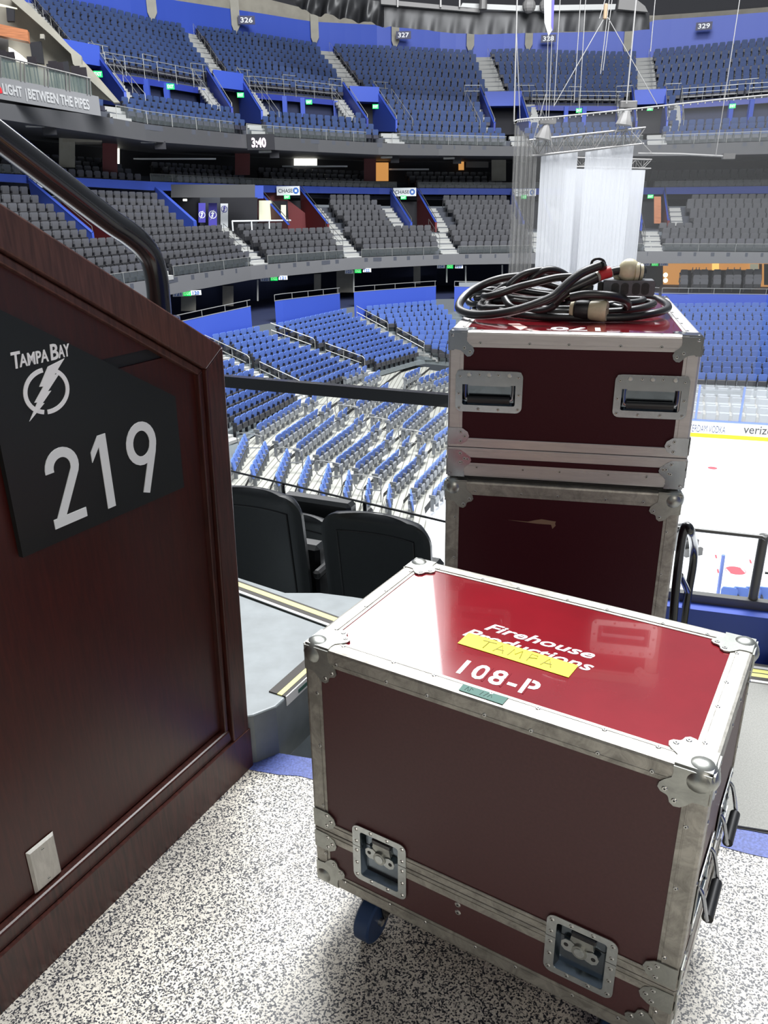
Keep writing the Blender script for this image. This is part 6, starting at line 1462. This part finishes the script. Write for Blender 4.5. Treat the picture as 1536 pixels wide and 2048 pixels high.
# ================================================================ ice, boards, glass
mb = MB(); mb.quad(*[Vector((x, y, -9.6)) for x, y in ((-14, 4), (60, 4), (60, 60), (-14, 60))], 'ice'); mb.build('floor_ice', kind='structure', label='bright white ice sheet')
L0, L1 = onz(1380, 873, -9.6), onz(1536, 883, -9.6); bd_ = (L1-L0).normalized(); bn = Vector((bd_.y, -bd_.x, 0))
bt = onpl(1383.5, 839, L0, bn); hb_ = bt.z+9.6
TBd = frame(L0-bd_*5, bd_, (0, 0, 1)); by = lambda x, y: ((onpl(x, y, L0, bn)-(L0-bd_*5)).dot(bd_), onpl(x, y, L0, bn).z+9.6)
bo = empty('dasher_boards', L0-bd_*5, 0, 'white dasher boards with sponsor lettering and glass across the ice', 'boards'); TT = frame((0, 0, 0), bd_, (0, 0, 1))
mb = MB(); mb.box(0, 22, 0, hb_-0.06, -0.10, 0, 'board', TT); mb.build('board_face', bo)
mb = MB(); mb.box(0, 22, 0.0, 0.20, -0.09, 0.012, 'yellow2', TT); mb.build('kickplate', bo, label='yellow kickplate')
mb = MB(); mb.box(0, 22, hb_-0.06, hb_, -0.14, 0.02, 'board_blue', TT); mb.build('cap_rail', bo, label='blue cap rail')
mb = MB(); mb.box(0, 22, hb_, hb_+1.75, -0.07, -0.05, 'glass_rink', TT); mb.build('glass_pane', bo)
for j, x in enumerate((1391, 1480, 1568)):
    u = by(x, 840)[0]; mb = MB(); mb.box(u-0.045, u+0.045, hb_, hb_+1.72, -0.10, -0.02, 'board_blue', TT); mb.build('stanchion', bo)
u0, z0_ = by(1379, 864); u1, _ = by(1450, 866)
fit('lettering', 'NEW AMSTERDAM VODKA', (u1-u0)*1.62, 0.36, TT @ Matrix.Translation((u1-(u1-u0)*1.62, by(1415, 865)[1], 0.0)), 'board_txt', bo, bold=-0.004, ext=0.006)
u0, z0_ = by(1486, 866); u1, _ = by(1536, 868)
fit('lettering', 'verizon', (u1-u0)*1.42, 0.40, TT @ Matrix.Translation((u0, z0_-0.02, 0.0)), 'board_txt2', bo, bold=0.01, ext=0.006)
# covered seats behind the glass
mbp = None
for i in range(5):
    for j in range(26):
        u = 1.0+j*0.62; f_ = (i+0.6)/5; a_ = L0-bd_*5+bd_*u-bn*(1.0+f_*4.2); z = -9.2+f_*1.35
        if mbp is None:
            mb = MB(); T = Matrix.Identity(4); mb.box(-0.24, 0.24, -0.02, 0.08, 0.0, 0.72, 'cover', None, 0.03); mb.box(-0.24, 0.24, -0.28, -0.05, 0.0, 0.42, 'cover', None, 0.03); mbp = mb.build('covered_seat'); ob = mbp
        else: ob = mbp.copy(); COL.objects.link(ob)
        ob.location = (a_.x, a_.y, z); ob.rotation_euler = (0, 0, yaw_of(bn)); tag(ob, f'white covered seat behind the rink glass, row {i+1} up, {ordw(j)} from the left', 'seat', 'covered seats behind the glass')
mb = MB()
for i in range(5):
    a_ = L0-bd_*6-bn*(0.5+i*0.85); b_2 = a_+bd_*24; z = -9.2+(i+0.6)/5*1.35
    mb.quad(Vector((a_.x, a_.y, z)), Vector((b_2.x, b_2.y, z)), Vector((b_2.x, b_2.y, z))-bn*0.9, Vector((a_.x, a_.y, z))-bn*0.9, 'conc_light')
    mb.quad(Vector((a_.x, a_.y, z-0.28)), Vector((b_2.x, b_2.y, z-0.28)), Vector((b_2.x, b_2.y, z)), Vector((a_.x, a_.y, z)), 'conc_light')
mb.build('floor_rinkside', kind='structure')
def disc(name, x, y, r, m, lab, cat, inner=None, z=-9.597):
    c = onz(x, y, z); mb = MB(); n = 28; o = [(r*math.cos(2*math.pi*k/n), r*math.sin(2*math.pi*k/n)) for k in range(n)]
    if inner: mb.ring(o, [(p[0]*inner, p[1]*inner) for p in o], 0, 0.001, m)
    else: mb.prism(o, 0, 0.001, m)
    ob = mb.build(name, label=lab, cat=cat); ob.location = (c.x, c.y, z); return ob
d1 = disc('faceoff_dot', 1471, 1141, 0.31, 'ice_red', 'red ringed faceoff dot on the ice', 'marking', 0.93)
mb = MB(); R = 0.29; pts = [(R*math.cos(math.radians(t)), R*math.sin(math.radians(t))) for t in list(range(-52, 53, 8))+list(range(128, 233, 8))]; mb.prism([(-y, x) for x, y in pts], 0.001, 0.002, 'ice_red'); mb.build('dot_centre', d1)
disc('ice_mark', 1425, 936, 0.20, 'ice_red', 'small faint red mark farther out on the ice', 'marking')
for j, ((x0, y0), (x1, y1)) in enumerate((((1432, 1113), (1435, 1131)), ((1436, 1142), (1438, 1156)), ((1501, 1123), (1506, 1139)))):
    a_, b_2 = onz(x0, y0, -9.597), onz(x1, y1, -9.597); mb = MB(); mb.prism([(-0.03, -0.15), (0.03, -0.15), (0.03, 0.15), (-0.03, 0.15)], 0, 0.001, 'ice_red', frame((0, 0, 0), Vector(((b_2-a_).y, -(b_2-a_).x, 0)), (b_2-a_))); ob = mb.build('hash_mark', label=f'faint hash mark on the ice near the faceoff dot, {wordn[j]} from the left', cat='marking', group='hash marks'); ob.location = a_
P = onz(1436, 1188, -9.2); q = aty(1447, 1110, P.y); mb = MB(); mb.tube([(0, 0, 0), q-P], 0.055, 'board_blue', 8); ob = mb.build('blue_post', label='thin blue post standing in front of the faceoff dot', cat='post'); ob.location = P
P = onz(1392, 1112, -9.6); mb = MB()
for k in range(4): mb.box(-0.4, 0.25, 0.25*k, 0.25*k+0.12, 0.0, 0.25+0.2*k, 'rail_dark')
ob = mb.build('rolling_steps', label='small dark set of steps standing on the ice beside the handrail', cat='steps'); ob.location = P; ob.rotation_euler = (0, 0, 0.3)

# ================================================================ curtain, truss, net and ropes over the ice
def sheet(name, x0, y0, x1, y1, ybot, Y, m, label, amp=0.10, waves=9, grp=None):
    A, B = aty(x0, y0, Y), aty(x1, y1, Y); Cb = aty(x0, ybot, Y); n = 90; vs = []; d = (B-A).normalized(); nrm = Vector((0, -1, 0)); h = A.z-Cb.z
    rnd = random.Random(int(x0)); ph = [rnd.random()*6 for _ in range(5)]; 
    off_ = [amp*(0.55*math.sin(waves*6.283*i/n+ph[0])+0.3*math.sin(waves*2.3*6.283*i/n+ph[1])+0.3*math.sin(waves*0.4*6.283*i/n+ph[2])) for i in range(n+1)]
    for j in range(9):
        for i in range(n+1):
            p = A+(B-A)*(i/n); f_ = 0.45*(0.25+0.75*(j/8)); vs.append(p+nrm*off_[i]*f_-Vector((0, 0, 1))*((h+(B.z-A.z)*i/n)*j/8)-A)
    mb = MB(); mb.add(vs, [(j*(n+1)+i, j*(n+1)+i+1, (j+1)*(n+1)+i+1, (j+1)*(n+1)+i) for j in range(8) for i in range(n)], m)
    o = mb.build(name, label=label, cat='curtain', group=grp, smooth=True); o.location = A; return o
sheet('curtain', 1082, 313, 1156, 304, 640, 37.0, 'sheer', 'sheer white curtain hanging over the ice, narrow left panel of the front pair', 0.10, 8)
sheet('curtain', 1171, 304, 1268, 290, 640, 37.0, 'sheer', 'sheer white curtain hanging over the ice, wide right panel of the front pair', 0.10, 10)
sheet('curtain', 1131, 337, 1291, 340, 640, 39.5, 'sheer', 'sheer white curtain hanging behind the front pair from the small rear truss', 0.12, 14)
def truss(name, a, b, h, w, label, n, r=0.035):
    o = a.copy(); root = empty(name, o, 0, label, 'truss'); d = (b-a); L = d.length; d.normalize(); s = Vector((-d.y, d.x, 0)).normalized()*w; u = Vector((0, 0, h))
    C4 = [Vector((0, 0, 0)), s, u, s+u]
    for c in C4: mb = MB(); mb.tube([c, c+d*L], r, 'truss', 6); mb.build('chord', root)
    mb = MB()
    for i in range(n):
        t0, t1 = L*i/n, L*(i+1)/n
        for p, q in ((0, 2), (1, 3), (2, 3), (0, 1)):
            x, y = (p, q) if i % 2 else (q, p); mb.tube([C4[x]+d*t0, C4[y]+d*t1], r*0.55, 'truss', 4)
            mb.tube([C4[p]+d*t0, C4[q]+d*t0], r*0.5, 'truss', 4)
    mb.build('lattice', root); return root
truss('lighting_truss', aty(1057, 312, 36.8), aty(1288, 287, 36.8), 0.62, 0.6, 'grey box truss carrying the white curtains', 12)
truss('lighting_truss', aty(1150, 333, 39.5), aty(1302, 337, 39.5), 0.38, 0.4, 'short grey box truss carrying the rear curtain', 10, 0.03)
def hoist(x, y, x2, y2, lab):
    P = aty(x, y, 36.6); r = empty('chain_hoist', P, 0, lab, 'hoist'); mb = MB(); mb.box(-0.35, 0.35, -0.15, 0.15, -0.12, 0.15, 'truss', None, 0.03); mb.build('motor', r)
    q = aty(x2, y2, 36.6)-P; mb = MB(); mb.tube([(0, 0, -0.1), q*0.35, q], 0.2, 'cover_grey', 8, rr=[0.10, 0.17, 0.34]); mb.build('chain_bag', r)
    for s in (-0.2, 0.25): mb = MB(); mb.tube([(s*0.3, 0, -0.1), (q.x+s*1.6, 0, q.z-0.3)], 0.02, 'rope', 5); mb.build('chain', r)
hoist(1095, 242, 1086, 278, 'chain hoist with hanging bag above the left end of the truss'); hoist(1256, 210, 1247, 250, 'chain hoist with hanging bag above the right end of the truss')
# curved net track and nets
tr = [(1029, 243), (1035, 240), (1060, 237), (1100, 235), (1180, 227), (1266, 218), (1340, 210), (1440, 199), (1536, 190), (1600, 184)]
TP_ = [aty(x, y, 36.0) for x, y in tr]; o = TP_[0].copy(); r = empty('net_track', o, 0, 'long pale track holding the fine safety net across the seats', 'track')
mb = MB(); mb.tube([p-o for p in TP_], 0.035, 'rope', 6); mb.build('track', r)
for i in range(0, 60):
    f_ = i/59*8.6; k = int(f_); p = TP_[k]+(TP_[k+1]-TP_[k])*(f_-k)-o; mb = MB(); mb.box(p.x-0.02, p.x+0.02, p.y-0.02, p.y+0.02, p.z-0.09, p.z, 'rope'); mb.build('glider', r)
o2 = [aty(1276, 307, 36.4), aty(1360, 308, 36.4), aty(1457, 313, 36.4)]; r = empty('net_track', o2[0].copy(), 0, 'short pale track right of the curtain below the long track', 'track'); mb = MB(); mb.tube([p-o2[0] for p in o2], 0.045, 'rope', 6); mb.build('track', r)
mb = MB(); mb.box(-0.25, 0.25, -0.1, 0.1, -0.1, 0.12, 'truss'); ob = mb.build('end_box', r); ob.location = o2[2]-o2[0]
mb = MB(); vs = [p-o for p in TP_]+[Vector((p.x, p.y, -7.5))-o for p in TP_]; k = len(TP_); mb.add(vs, [(i, i+1, k+i+1, k+i) for i in range(k-1)], 'net'); ob = mb.build('safety_net', label='fine grey safety net hanging across the right of the bowl', cat='net'); ob.location = o
A, B = aty(1030, 246, 36.0), aty(1075, 300, 37.0); n = 40; vs = []
for j in range(7):
    for i in range(n+1):
        p = A+(B-A)*(i/n); zt_ = p.z; z = zt_+(-7.5-zt_)*j/6; vs.append(Vector((p.x+0.04*math.sin(i*1.9), p.y+0.16*math.sin(i*2.7), z))-A)
mb = MB(); mb.add(vs, [(j*(n+1)+i, j*(n+1)+i+1, (j+1)*(n+1)+i+1, (j+1)*(n+1)+i) for j in range(6) for i in range(n)], 'net_dense'); ob = mb.build('safety_net', label='gathered grey net hanging left of the white curtain', cat='net'); ob.location = A
ropes = [((1035, -30), (1028, 243)), ((1033, 60), (1040, 238)), ((1096, 70), (1092, 240)), ((1104, 70), (1097, 240)), ((1122, -30), (1108, 213)), ((1163, -30), (1148, 205)), ((1173, -30), (1158, 228)), ((1211, 32), (1108, 212)), ((1214, 32), (1314, 209)), ((1222, -30), (1201, 148)), ((1228, -30), (1206, 141)), ((1216, -20), (1199, 37)), ((1275, -30), (1253, 207)), ((1313, -30), (1301, 103)), ((1484, -30), (1432, 309)), ((1092, 188), (1063, 294)), ((1262, 262), (1304, 306))]
for i, (a, b) in enumerate(ropes):
    P, Q = aty(*a, 36.3), aty(*b, 36.3); mb = MB(); mb.tube([(0, 0, 0), Q-P], 0.017 if i not in (0, 12) else 0.032, 'rope', 5); ob = mb.build('rope', label=f'pale hanging rigging rope over the curtain, {wordn[i]} counted across', cat='rope', group='rigging ropes'); ob.location = P
P = aty(1211, 20, 36.3); mb = MB(); mb.box(-0.07, 0.07, -0.06, 0.06, -0.32, 0.22, 'knot', None, 0.03); ob = mb.build('pulley_block', label='small tan knotted strap block where the ropes meet', cat='pulley'); ob.location = P
bn_ = [aty(x, y, 35.5) for x, y in ((1088, -30), (1109, -30), (1105, 60), (1097, 72), (1089, 45))]; mb = MB(); v = [p-bn_[0] for p in bn_]; mb.add(v+[p+Vector((0, 0.05, 0)) for p in v], [(0, 1, 2, 3, 4), (9, 8, 7, 6, 5)]+[(i, 5+i, 5+(i+1) % 5, (i+1) % 5) for i in range(5)], 'banner_txt'); ob = mb.build('hanging_banner', label='folded pale banner hanging point down at the top of the frame', cat='banner'); ob.location = bn_[0]
mb = MB(); v = [aty(x, y, 35.4)-bn_[0] for x, y in ((1105, -30), (1110, -30), (1106, 62), (1103, 50))]; mb.add(v+[p+Vector((0, 0.05, 0)) for p in v], [(0, 1, 2, 3), (7, 6, 5, 4)]+[(i, 4+i, 4+(i+1) % 4, (i+1) % 4) for i in range(4)], 'purple'); mb.build('banner_edge', ob)
# drapes and catwalk under the roof
topc = interp([(560, -22), (640, -12), (757, 2), (770, 9), (850, 17), (960, 25), (1040, 23), (1100, 19), (1200, 20), (1296, 25)])
botc = interp([(560, -10), (572, 0), (600, 14), (622, 28), (655, 30), (680, 37), (720, 42), (745, 47), (757, 50), (765, 57), (780, 53), (850, 60), (900, 66), (960, 69), (1060, 66), (1180, 62), (1250, 63), (1296, 59)])
for nm_, xa, xb, lab in (('roof_drape', 556, 768, 'loosely bunched black drape hanging at the top left of centre'), ('roof_drape', 768, 1299, 'long flat black drape hanging below the pale catwalk')):
    n = 150; vs = []; Yd = 62
    for j in range(9):
        for i in range(n+1):
            x = xa+(xb-xa)*i/n; y0, y1 = topc(x), botc(x); fold = (0.42 if xa < 600 else 0.05)*(math.sin(x*0.16)+0.6*math.sin(x*0.071+1)+0.35*math.sin(x*0.33+j*0.5))
            p = aty(x, y0+(y1-y0)*j/8, Yd); p.y += fold*(0.15+j/8)*0.9; vs.append(p)
    O = vs[0].copy(); mb = MB(); mb.add([v-O for v in vs], [(j*(n+1)+i, j*(n+1)+i+1, (j+1)*(n+1)+i+1, (j+1)*(n+1)+i) for j in range(8) for i in range(n)], 'drape'); ob = mb.build(nm_, label=lab, cat='drape', smooth=True); ob.location = O
cw = empty('catwalk', aty(900, 0, 61), 0, 'pale steel catwalk above the black drape', 'catwalk')
def cwf(pts, m, nm, th=0.4, Y=61.5):
    q = [aty(x, y, Y)-cw.location for x, y in pts]; n = len(q); mb = MB(); mb.add(q+[p+Vector((0, th, 0)) for p in q], [tuple(range(n)), tuple(range(2*n-1, n-1, -1))]+[(j, n+j, n+(j+1) % n, (j+1) % n) for j in range(n)], m); mb.build(nm, cw)
cwf([(762, 8), (960, 25), (960, 17), (800, 2), (762, -12)], 'cover_grey', 'walkway'); cwf([(920, 16), (1045, 22), (1230, 19), (1232, 8), (1045, 11), (925, 6)], 'truss_white', 'walkway'); cwf([(1236, 18), (1296, 24), (1290, 12), (1262, -10), (1240, -10)], 'cover_grey', 'fabric')
for x in (794, 880, 918): cwf([(x, 14), (x+3, 14), (x+3, -12), (x, -12)], 'truss', 'post', 0.1, 61.3)
mb = MB(); mb.cyl((0, 0, 0), (0, 0, 0.9), 0.26, 'truss', 14); ob = mb.build('floodlight', cw); ob.location = aty(966, 19, 60.8)-cw.location
for x in (1058, 1092): mb = MB(); mb.sphere((0, 0, 0), 0.45, 'cover_grey', n=12, k=8); ob = mb.build('work_light', cw); ob.location = aty(x, 12, 60.8)-cw.location
# dark roof underside far above the far stands
mb = MB(); mb.quad(*[Vector(p) for p in ((-60, 62, 24), (80, 62, 24), (80, 110, 24), (-60, 110, 24))], 'roof'); mb.build('ceiling_roof', kind='structure')
# scoreboard clock on the upper fascia
a = elaz(517, 284)[1]; P = pol(a, RM(a)+4.3, z=0); d = Vector((-P.x, -P.y, 0)).normalized(); Cc = onpl(517, 285, P, d); xd = Vector((-d.y, d.x, 0)); ck = empty('ribbon_clock', Cc, 0, 'lit pink clock reading 3:40 on the dark upper balcony front', 'clock'); T = frame((0, 0, 0), xd, (0, 0, 1))
mb = MB(); mb.box(-0.7, 1.0, -0.42, 0.48, -0.06, 0, 'dark', T); mb.build('screen', ck); fit('lettering', '3:40', 0.88, 0.55, T @ Matrix.Translation((-0.42, -0.28, 0)), 'lit_pink', ck, bold=0.03, ext=0.02)

# ================================================================ party deck at upper left
pd = empty('party_deck', pol(-21, 42, z=0), 0, 'open party deck with grey banner, glass rail and stools at upper left', 'deck')
Pd = pol(-20.5, 41.5, z=0); dn = Vector((-Pd.x*0.75, -Pd.y, 0)).normalized()
def pdf(pts, m, nm, k=0.0, th=0.15, par=None):
    q = [onpl(x, y, Pd-dn*k, dn)-pd.location for x, y in pts]; n = len(q); mb = MB(); mb.add(q+[p-dn*th for p in q], [tuple(range(n)), tuple(range(2*n-1, n-1, -1))]+[(j, n+j, n+(j+1) % n, (j+1) % n) for j in range(n)], m); return mb.build(nm, par or pd)
bf = pdf([(-60, 189), (0, 198), (202, 232), (197, 193), (0, 154), (-60, 142)], 'banner_grey', 'banner')
pdf([(-60, -10), (26, -10), (100, 55), (142, 95), (200, 158), (240, 205), (196, 196), (-60, 160)], 'conc', 'side_wall', 3.2, 0.3)
pdf([(20, -10), (38, -10), (100, 50), (142, 95), (163, 112), (163, 128), (240, 205), (228, 205), (146, 128), (142, 108), (100, 68), (20, -2)], 'conc_light', 'raking_beam', 2.4, 0.8)
pdf([(-60, 41), (0, 48), (55, 60), (57, 83), (0, 71), (-60, 60)], 'wood_panel', 'soffit_panel', 1.6, 0.6)
pdf([(-60, 60), (0, 71), (16, 76), (18, 112), (-60, 100)], 'cover_grey', 'soffit', 2.6, 0.1)
pdf([(17, 94), (24, 97), (40, 108), (54, 120), (54, 127), (19, 118)], 'lit_white', 'floodlight', 2.5, 0.2)
pdf([(59, 85), (82, 82), (88, 128), (65, 124)], 'dark', 'screen', 2.3, 0.3); pdf([(92, 128), (136, 122), (140, 150), (96, 142)], 'dark', 'screen', 2.3, 0.3)
pdf([(80, 68), (88, 68), (88, 77), (80, 77)], 'conc_light', 'beam_end', 2.2, 0.4); pdf([(12, 14), (28, 18), (28, 42), (14, 42)], 'dark', 'speaker', 2.2, 0.3); pdf([(-60, 0), (-5, 6), (34, 16), (34, 18), (-60, 3)], 'lit_cream', 'light_strip', 2.2, 0.1)
q = [onpl(x, y, Pd, dn) for x, y in ((-60, 142), (0, 154), (184, 191))]; 
top = [onpl(x, y, Pd, dn) for x, y in ((-60, 96), (0, 112), (181, 157))]
mb = MB(); mb.tube([p-pd.location for p in top], 0.035, 'truss', 6); mb.build('top_rail', pd)
mb = MB(); mb.add([p-pd.location-dn*0.02 for p in q+top]+[p-pd.location-dn*0.05 for p in q+top], [(0, 1, 4, 3), (1, 2, 5, 4), (6, 9, 10, 7), (7, 10, 11, 8)], 'glass_green'); mb.build('glass_panel', pd)
for x in (2, 42, 50, 90, 97, 133, 140, 175, 181):
    f_ = x/181; b0 = onpl(x, 154+(191-154)*f_, Pd, dn)-pd.location; t0 = onpl(x-1, 112+(157-112)*f_, Pd, dn)-pd.location; mb = MB(); mb.tube([b0, t0], 0.028, 'truss', 5); mb.build('rail_post', pd)
for i, x in enumerate((8, 25, 68, 110, 122, 155, 168)):
    b0 = onpl(x, 154+(191-154)*x/181, Pd-dn*1.0, dn); r = empty('bar_stool', b0, 0, f'dark bar stool behind the party deck glass, {wordn[i]} from the left', 'stool', 'party deck stools')
    mb = MB(); mb.box(-0.2, 0.2, -0.2, 0.2, 0.68, 0.74, 'board_mat'); mb.build('seat', r); mb = MB(); mb.box(-0.2, 0.2, 0.16, 0.2, 0.74, 1.1, 'board_mat'); mb.build('backrest', r)
    for sx_, sy_ in ((-1, -1), (1, -1), (1, 1), (-1, 1)): mb = MB(); mb.box(sx_*0.17-0.02, sx_*0.17+0.02, sy_*0.17-0.02, sy_*0.17+0.02, 0, 0.68, 'board_mat'); mb.build('leg', r)
def onband(x, y): return onpl(x, y, Pd, dn)-pd.location
xdp = (onband(180, 208)-onband(10, 176)).normalized(); lo = onband(11, 187); up_ = onband(11, 173)
def ptxt(body, xa, ya, xb, h):
    A = onband(xa, ya); B = onband(xb, ya+(xb-xa)*0.182); xd = (B-A); T = frame(A+dn*0.0, xd, (0, 0, 1)); sk = Matrix.Identity(4)
    # keep verticals upright while the base line falls
    ang = math.asin(max(-1, min(1, xd.normalized().z)))
    hx = Vector((xd.x, xd.y, 0)).normalized(); T = Matrix.Translation(A) @ Matrix(((hx.x, 0, dn.x, 0), (hx.y, 0, dn.y, 0), (0, 1, 0, 0), (0, 0, 0, 1)))
    me = textmesh(body, 1.0, 0.03, 0.01); xs = [v.co.x for v in me.vertices]; ys = [v.co.y for v in me.vertices]; w = Vector((xd.x, xd.y, 0)).length
    me.transform(Matrix.Diagonal((w/(max(xs)-min(xs)), h/(max(ys)-min(ys)), 1, 1)) @ Matrix.Translation((-min(xs), -min(ys), 0.012)))
    for v in me.vertices: v.co.y += v.co.x*(xd.z/w)
    me.materials.clear(); me.materials.append(M['banner_txt']); ob = bpy.data.objects.new('lettering', me); COL.objects.link(ob); ob.parent = bf; ob.matrix_local = T
ptxt('LIGHT', 7, 188, 46, 0.42); ptxt('BETWEEN THE PIPES', 58, 198, 180, 0.42)
pdf([(50, 177), (51.5, 177), (55, 203), (53.5, 203)], 'banner_txt', 'divider', -0.02, 0.02, bf); pdf([(-8, 188), (5, 186), (3, 178), (-2, 170), (-8, 168)], 'banner_red', 'red_emblem', -0.02, 0.02, bf)
